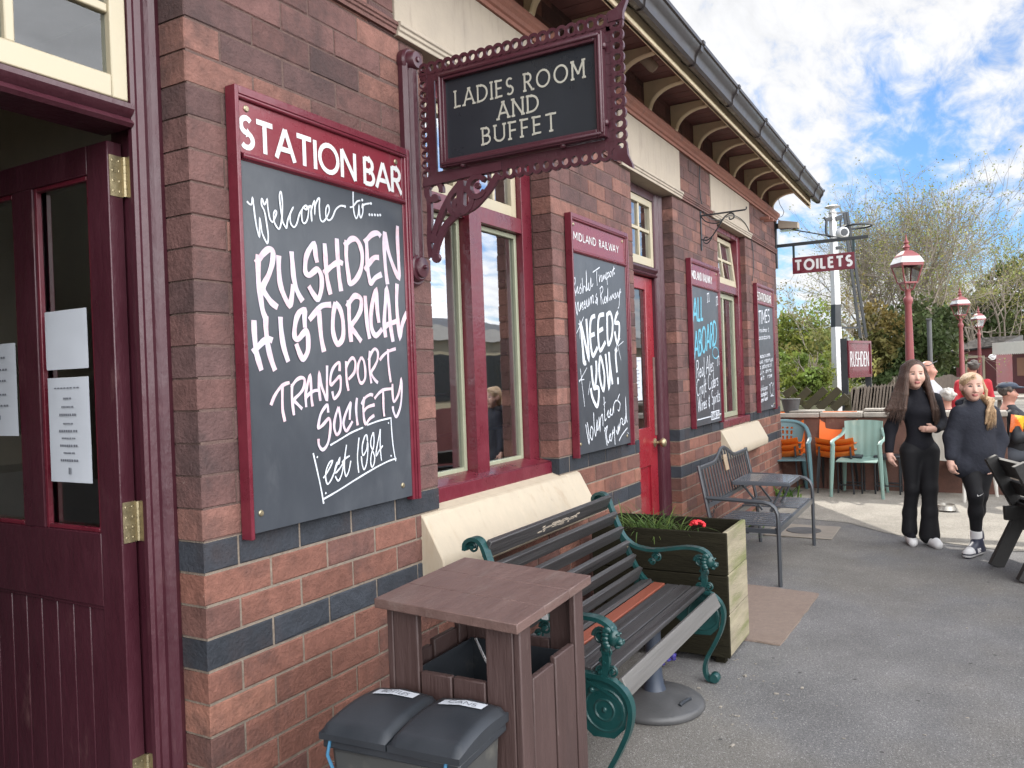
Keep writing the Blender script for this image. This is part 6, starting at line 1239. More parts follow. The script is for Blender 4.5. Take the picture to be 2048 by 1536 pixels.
# plastic chairs
def plastic_chair(kind, mt, label, loc, rot, group=None, w=.54, h=.85, sh=.42):
    """armchair facing local -y"""
    t = thing('plastic_chair', label, 'chair', (0, 0, 0), group); hw = w/2
    def grid(f, nu, nv, th, nm, holes=None):
        m = MB(); P = np.array([[f(i/nu, j/nv) for j in range(nv+1)] for i in range(nu+1)]); 
        dn = np.zeros_like(P)
        for i in range(nu+1):
            for j in range(nv+1):
                a = P[min(i+1, nu), j]-P[max(i-1, 0), j]; b = P[i, min(j+1, nv)]-P[i, max(j-1, 0)]; dn[i, j] = nrm(np.cross(a, b))
        Q = P+dn*th; vs = list(P.reshape(-1, 3))+list(Q.reshape(-1, 3)); o = (nu+1)*(nv+1); I = lambda i, j: i*(nv+1)+j; keep = np.ones((nu, nv), bool)
        if holes is not None:
            for i in range(nu):
                for j in range(nv): keep[i, j] = not holes(i, j)
        fs = []
        for i in range(nu):
            for j in range(nv):
                if not keep[i, j]: continue
                a, b, c_, d = I(i, j), I(i+1, j), I(i+1, j+1), I(i, j+1); fs += [(d, c_, b, a), (o+a, o+b, o+c_, o+d)]
                for di, dj, p, q_ in ((-1, 0, d, a), (1, 0, b, c_), (0, -1, a, b), (0, 1, c_, d)):
                    ii, jj = i+di, j+dj
                    if not (0 <= ii < nu and 0 <= jj < nv) or not keep[ii, jj]: fs.append((p, q_, o+q_, o+p))
        m.add(vs, fs); return build(nm, m, mt, t, smooth=True, ang=.8)
    grid(lambda u, v: (-hw*.84+w*.84*u, -.24+.44*v, sh-.02*math.sin(math.pi*u)*math.sin(math.pi*min(1, v*1.1))+.018*(1-v)**4*(-1)+.0), 12, 10, .008, 'seat')
    if kind == 'round':
        grid(lambda u, v: ((u-.5)*w*(.62+.34*v), .20+.075*v+.05*(1-(2*u-1)**2)*.8, sh+(h-sh)*v-(.035*(2*u-1)**2*v)), 19, 19, .008, 'backrest', holes=lambda i, j: 3 < i < 15 and 5 < j < 16 and (i % 2 == 1) and (j % 3 != 2))
    else:
        grid(lambda u, v: ((u-.5)*w*(.76+.06*v), .20+.085*v+.02*(1-(2*u-1)**2)+.006*abs(math.sin(u*5*math.pi)), sh+(h-sh)*v+.012*math.sin(math.pi*u)*v), 20, 14, .010, 'backrest', holes=lambda i, j: False)
    for s_ in (-1, 1):
        m = MB()
        if kind == 'round': P = [(s_*hw*.93, -.22, .60), (s_*hw*1.02, -.15, .645), (s_*hw*1.05, .02, .66), (s_*hw*1.03, .15, .71), (s_*hw*.9, .245, .785), (s_*hw*.55, .30, .835), (0, .315, .85)]
        else: P = [(s_*hw*.95, -.235, .60), (s_*hw*1.0, -.18, .635), (s_*hw*1.02, .0, .645), (s_*hw*.98, .14, .66), (s_*hw*.86, .235, .70), (s_*hw*.80, .262, .76)]
        m.tube(catmull([np.array(p) for p in P], 4), .024, 8, flat=.55, up=(0, 0, 1) if False else (s_, 0, .2)); build('armrest', m, mt, t, smooth=True)
        for fr in (True, False):
            m = MB(); a, b = ((s_*hw*.95, -.23, .61), (s_*(hw+.015), -.265, 0)) if fr else ((s_*hw*.80, .21, sh+.02), (s_*(hw*.92), .30, 0))
            a = np.array(a); b = np.array(b); m.tube([a, a+(b-a)*.35, b], [.026, .026, .017], 7, flat=.75); build('leg', m, mt, t, smooth=True)
    t.location = loc; t.rotation_euler = (0, 0, rot); return t
plastic_chair('round', M['pl_teal'], 'teal plastic armchair with a pierced rounded back against the station corner', (10.02, -.03, 0), R_(-90+12), 'plastic chairs by the low wall', w=.56, h=.84)
plastic_chair('square', M['pl_green'], 'pale green plastic armchair with a plain upright back in front of the low wall', (10.02, -.875, 0), R_(-90-4), 'plastic chairs by the low wall', w=.52, h=.84)
plastic_chair('square', M['pl_white'], 'white plastic chair turned away behind the two walking girls', (10.15, -1.86, 0), R_(60), 'plastic chairs by the low wall', w=.52, h=.86)
# stacks of orange chairs: every chair of the stack is one thing
def orange_chair(label, loc, rot, group):
    t = thing('stacking_chair', label, 'chair', (0, 0, 0), group); m = MB(); nu, nv = 14, 14
    def f(u, v):
        x = (u-.5)*.42*(1+.06*math.sin(math.pi*v))
        if v < .5: y = -.20+.40*(v/.5); z = .44+.05*(v < .02)-.03*math.sin(math.pi*v/.5)+.03*(2*u-1)**2
        else: q = (v-.5)/.5; y = .20+.10*q; z = .44+.36*q**.9; y -= .03*(2*u-1)**2*q
        return (x, y, z)
    P = [[f(i/nu, j/nv) for j in range(nv+1)] for i in range(nu+1)]; vs = [p for r_ in P for p in r_]; o = len(vs); vs += [(p[0], p[1]+.006, p[2]-.010) for p in vs[:o]]
    I = lambda i, j: i*(nv+1)+j; fs = []
    for i in range(nu):
        for j in range(nv):
            a, b, c_, d = I(i, j), I(i+1, j), I(i+1, j+1), I(i, j+1); fs += [(a, b, c_, d), (o+d, o+c_, o+b, o+a)]
    rim = [I(i, 0) for i in range(nu+1)]+[I(nu, j) for j in range(1, nv+1)]+[I(i, nv) for i in range(nu-1, -1, -1)]+[I(0, j) for j in range(nv-1, 0, -1)]
    for i in range(len(rim)): a, b = rim[i], rim[(i+1) % len(rim)]; fs.append((b, a, o+a, o+b))
    m.add(vs, fs); build('shell', m, M['pl_orange'], t, smooth=True, ang=.9)
    for s_ in (-1, 1):
        m = MB(); m.tube([(s_*.20, -.22, 0), (s_*.17, -.15, .41), (s_*.17, .12, .41), (s_*.20, .22, 0)], .010, 6); build('leg', m, M['black_metal'], t)
    t.location = loc; t.rotation_euler = (0, 0, rot); return t
for sx, (X, Yc, rot, wh) in enumerate(((10.24, .02, R_(-90), 'behind the teal chair'), (10.24, -.60, R_(-90), 'behind the pale green chair'))):
    first = None
    for k in range(3):
        lab = ('bottom', 'middle', 'top')[k]+' orange chair of the stack '+wh
        loc = (X-.02*k, Yc, .0+.075*k)
        if first is None: first = orange_chair(lab, loc, rot, 'stacked orange chairs')
        else: c = copy_tree(first, lab); c.location = loc
# black stool frames under the stack
for k, (X, Yc) in enumerate(((10.10, -.62), (10.12, -1.02))):
    t = thing('stool', ('left' if k == 0 else 'right')+' low black metal stool frame in the shade behind the pale green chair', 'stool', (X+.08, Yc-.1, 0), 'black stool frames'); m = MB()
    c4 = [(X, Yc), (X+.26, Yc), (X+.26, Yc-.26), (X, Yc-.26)]
    for a in c4: m.tube([(*a, 0), (*a, .42)], .011, 6)
    for zz in (.10, .41):
        for a, b in zip(c4, c4[1:]+c4[:1]): m.tube([(*a, zz), (*b, zz)], .009, 6)
    build('frame', m, M['black_metal'], t); m = MB(); m.box((X-.01, Yc-.27, .421), (X+.27, Yc+.01, .45)); build('seat', m, M['black_plastic'], t, bevel=.008)
q = onZ(1892, 1022, 0); m = MB(); m.lathe([(.0, .004), (.085, .004), (.105, .014), (.082, .058), (.088, .064), (.079, .066), (.070, .02), (.0, .016)], 24, (q[0], q[1], .004)); tag(build('dog_bowl', m, M['bowl'], smooth=True, ang=.6), 'small round metal dog bowl on the sunlit ground between the walking girls', 'bowl')
# ---------------------------------------------------------------- heavy dark timber seat at the right edge
t = thing('timber_chair', 'chunky black stained timber chair seen from behind at the right edge', 'chair', (6.55, -2.4, 0)); mt = M['dark_bench']
L1 = np.array((6.76, -2.085, 0)); L2 = np.array((6.33, -2.235, 0)); ax = nrm(L2-L1); outd = np.array((ax[1], -ax[0], 0)); outd = outd if outd[1] < 0 else -outd
def tp(base, a, o, z): return base+ax*a+outd*o+np.array((0, 0, z))
L2 = L1+ax*.46
for B_ in (L1, L2):
    m = MB(); m.bar(tp(B_, 0, .03, 0), tp(B_, 0, .255, .47), .045, .095, up=outd); build('leg', m, mt, t, bevel=.004)
    m = MB(); m.bar(tp(B_, 0, .27, .28), tp(B_, 0, .02, .80), .048, .085, up=outd); build('back_post', m, mt, t, bevel=.004)
    m = MB(); m.bar(tp(B_, .048, .08, .40), tp(B_, .048, .75, .42), .04, .10); build('side_rail', m, mt, t, bevel=.004)
    m = MB(); m.bar(tp(B_, 0, .60, 0), tp(B_, 0, .66, .44), .045, .09, up=outd); build('leg', m, mt, t, bevel=.004)
    for zz, oo in ((.57, .072), (.39, .16)): m = MB(); m.lathe([(.013, 0), (.012, .006), (.004, .011)], 10, tp(B_, -.026, oo+.03, zz), -ax); build('bolt', m, M['screw'], t)
for z0_, z1_ in ((.66, .80), (.53, .64), (.40, .51)):
    o0, o1 = .27-(z0_-.28)*.25/.52, .27-(z1_-.28)*.25/.52
    m = MB(); m.bar(tp(L1, -.03, (o0+o1)/2+.045, (z0_+z1_)/2), tp(L2, .03, (o0+o1)/2+.045, (z0_+z1_)/2), .026, z1_-z0_, up=(tp(L1, 0, o1, z1_)-tp(L1, 0, o0, z0_))); build('back_board', m, mt, t, bevel=.003)
for k in range(5):
    o = .22+k*.115; m = MB(); m.bar(tp(L1, -.03, o, .462), tp(L2, .03, o, .462), .10, .026); build('seat_board', m, mt, t, bevel=.003)
# ---------------------------------------------------------------- fences
def zz5(x, y): return 1540+x/2.955, 680+y/2.955
t = thing('lattice_fence', 'dark mossy fence of slanting timbers left of the station name board', 'fence', (11.5, -.2, .93))
X = 11.5
def brd(m, p, q, w, th): m.bar(p, q, th, w, up=nrm(np.cross(q-p, (1, 0, 0))))
m = MB(); brd(m, onX(*zz5(95, 372), X+.03), onX(*zz5(470, 372), X+.03), .06, .05); build('rail', m, M['fence_green'], t)
for a, b in (((85, 330), (150, 285)), ((125, 402), (232, 290)), ((205, 406), (328, 290)), ((288, 408), (412, 290)), ((370, 410), (455, 330))):
    m = MB(); p = onX(*zz5(*a), X); q = onX(*zz5(*b), X); brd(m, p, q, .10, .035); build('slat', m, M['fence_green'], t, bevel=.003)
m = MB(); m.box((X-.02, .10, .5), (X+.04, .16, 1.1)); m.box((X+.06, -.62, .5), (X+.12, -.54, 1.12)); build('post', m, M['fence_green'], t)
t = thing('picket_fence', 'silvered pointed picket fence leaning slightly behind the low wall', 'fence', (13.2, -.7, .55)); X = 13.2
for k in range(19):
    a = 478+k*19; r = random.Random(k); p = onX(*zz5(a-6, 418), X); tp_ = onX(*zz5(a+10+r.uniform(-4, 4), 292-k*1.4+r.uniform(-6, 6)), X); 
    up_ = nrm(tp_-p); s_ = nrm(np.cross(up_, (1, 0, 0)))*.030; m = MB(); d = np.array((.018, 0, 0)); p = p-up_*.25
    P = [p-s_, p+s_, tp_+s_, tp_+up_*.05, tp_-s_]; vs = P+[q+d for q in P]; m.add(vs, [(0, 1, 2, 3, 4), (9, 8, 7, 6, 5)]+[((i+1) % 5, i, 5+i, 5+(i+1) % 5) for i in range(5)]); build('picket', m, M['fence_wood'], t)
m = MB(); 
for yy in (320, 395): m.bar(onX(*zz5(470, yy), X+.04), onX(*zz5(830, yy-18), X+.04), .03, .06)
build('rail', m, M['fence_wood'], t)
t = thing('picket_fence', 'far pale picket fence with a wavy top running toward the maroon hut', 'fence', (19, -2.0, .0)); X = 19.0
for k in range(40):
    px = 1862+k*2.6; m = MB(); r = random.Random(k+50); tp_ = onX(px, 752+3*math.sin(k*.35)+r.uniform(-1, 1), X); b = np.array((X, tp_[1], .0)); m.box((X, tp_[1]-.013, 0), (X+.02, tp_[1]+.013, tp_[2])); build('picket', m, M['fence_wood'], t)
# ---------------------------------------------------------------- station name board
t = thing('name_board', 'maroon station name board reading RUSHDEN on two dark posts', 'name board', (14.3, -.5, .5))
pL = atD(1696, 718, 13.0); pR = atD(1741.5, 718, 13.75); pL[2] = pR[2] = (pL[2]+pR[2])/2; dx = pR-pL; wd = np.linalg.norm(dx); ux = dx/wd; nx_ = np.cross(ux, (0, 0, 1)); nx_ = nx_ if np.dot(nx_, CAM_C-pL) > 0 else -nx_
zc = pL[2]; hh = .305
m = MB(); c = (pL+pR)/2-nx_*.05; m.obox(c, ux*wd/2, nx_*.05, (0, 0, hh)); bd_ = build('panel', m, M['maroon'], t, bevel=.006)
m = MB()
for zz in (hh, -hh): m.obox(c+nx_*.055+np.array((0, 0, zz-np.sign(zz)*.02)), ux*wd/2, nx_*.012, (0, 0, .022))
for q in (pL+ux*.02, pR-ux*.02): m.obox(np.array((q[0], q[1], zc))+nx_*.005, ux*.022, nx_*.0115, (0, 0, hh-.042))
build('frame', m, M['maroon'], t)
m = MB(); place_text(m, 'RUSHDEN', .25, 0, tuple(c+nx_*.0512+np.array((0, 0, -.125))), tuple(ux), (0, 0, 1), tuple(nx_), .024, fit=wd*.80, sx=.5, space=.16); build('lettering', m, M['white'], bd_)
for px, dd in ((1690, 13.05), (1737, 13.95)):
    q = atD(px, 760, dd); m = MB(); m.box((q[0]-.05, q[1]-.05, .1), (q[0]+.05, q[1]+.05, zc+.34 if px < 1700 else zc-.1)); build('post', m, M['black_metal'], t)
# ---------------------------------------------------------------- semaphore post
D0 = 17.0
def z4(x, y): return 1540+x/4.0315, 380+y/4.0315
t = thing('signal_post', 'tall white railway signal post with a black band and ladder behind the TOILETS sign', 'signal post', tuple(atD(1676, 775, D0)*np.array((1, 1, 0))+np.array((0, 0, .3))))
m = MB(); pb = atD(*z4(548, 1500), D0); pb[2] = .3; pm1 = atD(*z4(533, 1105), D0); pm0 = atD(*z4(531, 925), D0); pt = atD(*z4(504, 190), D0)
def sq(m, a, b, ra, rb): m.tube([a, b], [ra, rb], 4)
sq(m, pb, pm1, .135, .105); pst = build('post', m, M['white_metal'], t)
m = MB(); sq(m, pm1, pm0, .106, .098); build('black_band', m, M['black_metal'], t); m = MB(); sq(m, pm0, pt, .097, .075); build('post', m, M['white_metal'], t)
m = MB(); m.lathe([(.08, 0), (.09, .02), (.05, .05), (.05, .09), (.13, .12), (.17, .14), (.10, .17), (.02, .18)], 14, pt); build('finial', m, M['white_metal'], t, smooth=True, ang=.7)
m = MB(); la, lb_ = atD(*z4(597, 180), 17.3), atD(*z4(728, 1195), 17.3); sw = nrm(np.cross(lb_-la, FW))*.13
for s_ in (0, 1): m.bar(la+sw*s_*.5*1.0, lb_+sw*s_*1.0, .05, .05)
for k in range(16): q = la+(lb_-la)*(k+.5)/16; m.bar(q, q+sw*.7, .02, .02)
m.bar(atD(*z4(520, 190), 17.1), atD(*z4(600, 180), 17.3), .04, .04); m.bar(atD(*z4(545, 1112), 17.1), atD(*z4(715, 1108), 17.3), .04, .04); build('ladder', m, M['black_metal'], t)
m = MB(); rc = atD(*z4(705, 292), 17.3); m.tube([rc+_r0*.29*math.cos(a)+_f0*.29*math.sin(a) for a in np.linspace(0, 6.283, 33)[:-1]], .024, 6, closed=True); build('safety_hoop', m, M['black_metal'], t)
m = MB(); q = [atD(*z4(*p), 16.95) for p in ((432, 218), (455, 250), (452, 300), (458, 360), (490, 375))]; m.tube(catmull(q, 4), .028, 6); m.bar(atD(*z4(455, 240), 16.95), atD(*z4(500, 230), 16.95), .05, .07); m.bar(atD(*z4(530, 235), 16.95), atD(*z4(580, 215), 16.95), .05, .09); m.bar(atD(*z4(568, 225), 16.95), atD(*z4(570, 320), 16.95), .03, .03); m.bar(atD(*z4(530, 468), 16.95), atD(*z4(580, 466), 16.95), .05, .06); build('signal_bracket', m, M['black_metal'], t)
m = MB(); q = atD(*z4(583, 347), 16.7); m.lathe([(.09, -.1), (.125, -.05), (.125, .05), (.09, .1)], 14, q, -FW); lp = build('lamp_body', m, M['white_metal'], t, smooth=True); m = MB(); m.lathe([(.075, .10), (.075, .112)], 14, q, -FW); build('lens', m, M['black_plastic'], lp)
# ---------------------------------------------------------------- platform lamps
def lamp(label):
    t = thing('platform_lamp', label, 'lamp', (0, 0, 0), 'gas style platform lamps')
    m = MB(); m.lathe([(.17, 0), (.17, .18), (.13, .24), (.115, .30), (.105, .5), (.085, .9), (.072, 2.0), (.060, 2.62), (.075, 2.66), (.090, 2.72), (.080, 2.76), (.055, 2.79), (.05, 2.86), (.062, 2.90), (.03, 2.93)], 16); build('column', m, M['lamp_red'], t, smooth=True, ang=.6)
    m = MB()
    for a in range(4):
        an = R_(45+90*a); d = np.array((math.cos(an), math.sin(an), 0)); m.tube(catmull([d*.03+np.array((0, 0, 2.9)), d*.10+np.array((0, 0, 2.93)), d*.13+np.array((0, 0, 2.99)), d*.15+np.array((0, 0, 3.05))], 4), .013, 6)
    m.box((-.34, -.012, 2.80), (.34, .012, 2.824)) if False else None
    build('lantern_bracket', m, M['lamp_red'], t)
    b, tt = .125, .205; z0, z1 = 3.05, 3.40
    m = MB()
    for sx, sy in ((1, 1), (1, -1), (-1, 1), (-1, -1)): m.bar((sx*b, sy*b, z0), (sx*tt, sy*tt, z1), .022, .022)
    for s_, w_, zz in ((b, .03, z0), (tt, .06, z1)):
        for p, q in (((-s_, -s_), (s_, -s_)), ((s_, -s_), (s_, s_)), ((s_, s_), (-s_, s_)), ((-s_, s_), (-s_, -s_))): m.bar((*p, zz), (*q, zz), .03, w_)
    m.box((-b, -b, z0-.012), (b, b, z0-.002)); fr = build('lantern_frame', m, M['lamp_red'], t)
    m = MB()
    for k in range(4):
        R = Matrix.Rotation(R_(90*k), 3, 'Z'); m.add([tuple(R @ Vector(p)) for p in ((-b, -b, z0), (b, -b, z0), (tt, -tt, z1), (-tt, -tt, z1))], [(0, 1, 2, 3)])
    build('lantern_glass', m, M['lamp_glass'], t)
    m = MB(); sq4 = lambda r, z: [(-r, -r, z), (r, -r, z), (r, r, z), (-r, r, z)]
    def fr_(a, za, c_, zb): m.add(sq4(a, za)+sq4(c_, zb), [(i, (i+1) % 4, 4+(i+1) % 4, 4+i) for i in range(4)])
    fr_(.225, 3.43, .170, 3.55); build('white_cowl', m, M['white_metal'], t)
    m = MB(); fr_(.172, 3.549, .15, 3.59); fr_(.15, 3.59, .07, 3.67); m.lathe([(.05, 3.66), (.055, 3.72), (.075, 3.74), (.05, 3.77), (.035, 3.80), (.055, 3.83), (.03, 3.87), (.014, 3.92), (.006, 4.0)], 12); build('roof', m, M['lamp_red'], t, smooth=True, ang=.6)
    m = MB(); m.lathe([(.012, 2.93), (.012, 3.2), (.03, 3.22), (.03, 3.34), (.01, 3.36)], 8); build('burner', m, M['stone'], t)
    return t
l0 = lamp('tall maroon platform lamp with a big square lantern, nearest of the row'); l0.rotation_euler = (0, 0, R_(32))
q = atD(1816, 600, 15.5); l0.location = (q[0], q[1], .02)
for (px, py, dd, lab) in ((1923, 700, 26.8, 'middle maroon platform lamp in front of the maroon hut'), (1960, 740, 36.5, 'farthest platform lamp of the row beside the hut door')):
    c = copy_tree(l0, lab); q = atD(px, py, dd); c.location = (q[0], q[1], .02)
q = atD(1858, 640, 24.0); m = MB(); m.tube([(q[0], q[1], 0), (q[0], q[1], q[2])], .07, 10); m.box((q[0]-.1, q[1]-.08, q[2]), (q[0]+.1, q[1]+.08, q[2]+.05)); tag(build('post', m, M['base_grey'], bevel=.004), 'plain thin grey pole standing in front of the dark evergreen', 'pole')
# ---------------------------------------------------------------- hut and kiosk at the far right
a = atD(1912, 720, 41.5); b = atD(1992, 720, 39.5)
t = thing('hut', 'maroon timber hut with a felt roof and cream framed door behind the lamps', 'hut', (a[0]+1, (a[1]+b[1])/2, 0))
u = nrm((b-a)*np.array((1, 1, 0))); n_ = np.array((u[1], -u[0], 0)); n_ = n_ if np.dot(n_, CAM_C-a) > 0 else -n_; W_ = np.linalg.norm((b-a)[:2])
def hp(s_, o, z): return np.array((a[0], a[1], 0))+u*s_+n_*o+np.array((0, 0, z))
m = MB(); m.hexa([hp(0, 0, 0), hp(W_, 0, 0), hp(W_, -2, 0), hp(0, -2, 0), hp(0, 0, 1.98), hp(W_, 0, 2.16), hp(W_, -2, 2.2), hp(0, -2, 2.2)]); build('wall', m, M['hut'], t)
m = MB(); m.hexa([hp(-.25, .2, 2.0), hp(W_+.05, .2, 2.18), hp(W_+.05, -2, 2.3), hp(-.25, -2, 2.3), hp(-.25, .2, 2.07), hp(W_+.05, .2, 2.25), hp(W_+.05, -2, 2.75), hp(-.25, -2, 2.75)]); build('roof', m, M['gutter'], t)
m = MB(); m.hexa([hp(.65, .01, 0), hp(1.5, .01, 0), hp(1.5, .03, 0), hp(.65, .03, 0), hp(.65, .01, 1.68), hp(1.5, .01, 1.68), hp(1.5, .03, 1.68), hp(.65, .03, 1.68)]); dr = build('door', m, M['hut'], t)
m = MB()
for s0, s1, z0_, z1_ in ((.55, .65, 0, 1.78), (1.5, 1.6, 0, 1.78), (.65, 1.5, 1.68, 1.78)): m.hexa([hp(s0, .008, z0_), hp(s1, .008, z0_), hp(s1, .05, z0_), hp(s0, .05, z0_), hp(s0, .008, z1_), hp(s1, .008, z1_), hp(s1, .05, z1_), hp(s0, .05, z1_)])
build('frame', m, M['cream'], dr)
q = atD(1985, 714, 39.3); m = MB(); m.tube([q+_r0*.18*math.cos(a_)*(1.0 if math.sin(a_) > 0 else .8)+np.array((0, 0, .12*math.sin(a_))) for a_ in np.linspace(0, 6.283, 17)[:-1]], .028, 6, closed=True); m.ball(q, (.06, .12, .08), 10, 6); tag(build('bulkhead_lamp', m, M['white_metal'], smooth=True), 'white rimmed oval bulkhead lamp on the maroon hut wall', 'lamp')
a = atD(1990, 720, 36); b = atD(2120, 716, 32); u = nrm((b-a)*np.array((1, 1, 0))); n_ = np.array((u[1], -u[0], 0)); n_ = n_ if np.dot(n_, CAM_C-a) > 0 else -n_; W_ = np.linalg.norm((b-a)[:2])
t = thing('kiosk', 'maroon kiosk with tan windows and a cream scalloped awning at the right edge', 'kiosk', (a[0]+.5, a[1]-1, 0))
m = MB(); m.hexa([hp(0, -.8, 0), hp(W_, -.8, 0), hp(W_, -2.6, 0), hp(0, -2.6, 0), hp(0, -.8, 2.2), hp(W_, -.8, 2.2), hp(W_, -2.6, 2.2), hp(0, -2.6, 2.2)]); build('wall', m, M['hut'], t)
for k in range(3):
    s0 = .35+k*1.0; m = MB(); m.hexa([hp(s0, -.79, .8), hp(s0+.55, -.79, .8), hp(s0+.55, -.77, .8), hp(s0, -.77, .8), hp(s0, -.79, 1.6), hp(s0+.55, -.79, 1.6), hp(s0+.55, -.77, 1.6), hp(s0, -.77, 1.6)]); build('window', m, M['tan_panel'], t)
m = MB(); m.hexa([hp(-.15, .0, 2.27), hp(W_, .0, 2.27), hp(W_, -2.7, 2.34), hp(-.15, -2.7, 2.34), hp(-.15, 0, 2.31), hp(W_, 0, 2.31), hp(W_, -2.7, 2.40), hp(-.15, -2.7, 2.40)])
ns = 34
for k in range(ns):
    s0 = -.15+(W_+.15)*k/ns; s1 = -.15+(W_+.15)*(k+1)/ns; m.prism([(s0, 2.305), (s1, 2.305), (s1, 1.80), ((s0+s1)/2, 1.75), (s0, 1.80)], hp(0, .012, 0), u, (0, 0, 1), -n_*.012)
build('awning', m, M['pl_white'], t)
for s0 in (.6, 1.9): m = MB(); m.bar(hp(s0, -.02, 0), hp(s0, -.02, 2.26), .06, .06); build('awning_post', m, M['white_metal'], t)
t = thing('picnic_table', 'weathered grey slatted picnic table behind the seated man in the flat cap', 'table', (14.6, -3.3, 0)); q = atD(2020, 795, 13.2); 
m = MB()
for k in range(5): m.box((q[0]-.4+.16*k, q[1]-1.2, q[2]-.02), (q[0]-.26+.16*k, q[1]+.35, q[2]+.02))
build('table_top', m, M['coping'], t); m = MB()
for yy in (q[1]-1.0, q[1]+.15):
    m.bar((q[0]-.5, yy, 0), (q[0]-.1, yy, q[2]-.02), .05, .09); m.bar((q[0]+.5, yy, 0), (q[0]+.1, yy, q[2]-.02), .05, .09); m.bar((q[0]-.75, yy, .42), (q[0]+.75, yy, .42), .05, .09)
build('trestle', m, M['coping'], t); m = MB()
for s_ in (-1, 1):
    for k in range(2): m.box((q[0]+s_*.70+.14*k-.14, q[1]-1.2, .465), (q[0]+s_*.70+.14*k-.01, q[1]+.35, .50))
build('seat_plank', m, M['coping'], t)
# ---------------------------------------------------------------- trees
def leafquads(m, c, rad, n, size, r, base=1.0, spread=.35, flat=1.0):
    c = np.array(c, float); g_ = base*r.uniform(1-spread, 1+spread); hue = r.uniform(.85, 1.2)
    P = RNG.normal(size=(n, 3)); P /= np.linalg.norm(P, axis=1)[:, None]; P *= (RNG.random((n, 1))**.45)*np.array(rad)
    A = RNG.normal(size=(n, 3)); A /= np.linalg.norm(A, axis=1)[:, None]; Bv = np.cross(A, RNG.normal(size=(n, 3))); Bv /= np.linalg.norm(Bv, axis=1)[:, None]
    sz = size*RNG.uniform(.6, 1.35, (n, 1)); A = A*sz; Bv = Bv*sz*.55
    o = len(m.v); Q = c+P
    vs = np.stack([Q-A, Q-Bv, Q+A, Q+Bv], 1).reshape(-1, 3)
    m.v.extend(map(tuple, vs)); m.f.extend([(o+4*i, o+4*i+1, o+4*i+2, o+4*i+3) for i in range(n)]); m.m.extend([0]*n)
    l = g_*RNG.uniform(.7, 1.3, n); m.t.extend([(float(q*hue), float(q), float(q*.9)) for q in l])
def crown(m, c, rad, nclump, nleaf, size, seed, base=1.0, csz=.30):
    r = random.Random(seed); c = np.array(c, float); rad = np.array(rad, float)
    for k in range(nclump):
        d = np.array([r.gauss(0, 1) for _ in range(3)]); d /= np.linalg.norm(d); q = c+d*rad*r.uniform(.35, 1.0); s_ = r.uniform(.6, 1.35)*csz*rad.mean(); leafquads(m, q, (s_, s_, s_*.75), nleaf, size, r, base)
def branch(m, p, d, L, rad, depth, r, tips, bend=.25, split=3, up=.15, ends=None):
    P = [np.array(p, float)]; d = nrm(d); n = 4; rad = max(rad, .0065)
    for i in range(n):
        d = nrm(d+np.array([r.gauss(0, bend) for _ in range(3)])*.5+np.array((0, 0, up*.4))); P.append(P[-1]+d*L/n)
    m.tube(P, [rad*(1-.45*i/n) for i in range(n+1)], 4 if depth < 3 else 6)
    if depth <= 0: tips.append(P[-1]); tips.append(P[2]); return
    for k in range(split):
        i = r.choice((2, 3, 4, 4)); nd = nrm(d+np.array([r.gauss(0, .55) for _ in range(3)])+np.array((0, 0, up))); branch(m, P[i], nd, L*r.uniform(.55, .85), rad*.55*r.uniform(.8, 1.1), depth-1, r, tips, bend, split, up)
def bare_tree(label, base, stems, Ln, rad, depth, seed, leaf, nleaf, lsize, group=None, split=3, spread=.42, lean=(0, 0)):
    t = thing('bare_tree', label, 'tree', tuple(base), group); r = random.Random(seed); m = MB(); tips = []
    for k in range(stems):
        a = 2*math.pi*k/stems+r.uniform(-.3, .3); sp = spread*r.uniform(.3, 1.1); branch(m, np.array(base)+np.array((.3*math.cos(a), .3*math.sin(a), 0)), (math.cos(a)*sp+lean[0], math.sin(a)*sp+lean[1], 1), Ln*r.uniform(.8, 1.15), rad*r.uniform(.7, 1.1), depth, r, tips, split=split)
    build('trunk', m, M['bark'], t); m = MB()
    for q in tips:
        if r.random() < .85: leafquads(m, q, (.28, .28, .28), nleaf, lsize, r)
    o = build('crown', m, leaf, t, tint=True); return t
def leafy_tree(label, base, c, rad, nclump, nleaf, size, seed, leaf, base_t=1.0, csz=.3, extra=()):
    t = thing('leafy_tree', label, 'tree', tuple(base)); r = random.Random(seed); m = MB(); tips = []
    branch(m, base, (0, 0, 1), (c[2]-base[2])*.75, .055, 3, r, tips, split=4); build('trunk', m, M['bark'], t); m = MB(); crown(m, c, rad, nclump, nleaf, size, seed, base_t, csz)
    for k, (cc, rr_, nc) in enumerate(extra): crown(m, cc, rr_, nc, nleaf, size, seed+k+1, base_t, csz)
    build('crown', m, leaf, t, tint=True); return t
def gp(px, py, dd, z=None):
    q = atD(px, py, dd); 
    if z is not None: q[2] = z
    return q
bare_tree('tall bare many stemmed tree with opening buds behind the nearest lamp', gp(1800, 740, 33, .5), 14, 3.2, .075, 4, 4, M['tree_bud'], 3, .042, spread=.80, split=4)
bare_tree('tall bare tree rising above the green tree at the right edge', gp(1985, 740, 44, .5), 10, 3.9, .075, 4, 7, M['tree_bud'], 6, .055, spread=.62, split=3)
bare_tree('thin bare sapling left of the white signal post', gp(1675, 740, 25, .5), 4, 1.8, .022, 3, 9, M['tree_rust'], 3, .05, spread=.6)
leafy_tree('dark dense evergreen tree behind the nearest lamp post', gp(1815, 760, 29, .4), gp(1815, 690, 29), (1.9, 1.9, 1.75), 70, 120, .10, 3, M['tree_dark'], extra=((gp(1760, 720, 28.5), (.9, .9, 1.2), 26), (gp(1850, 660, 29.5), (1.2, 1.2, .9), 24)))
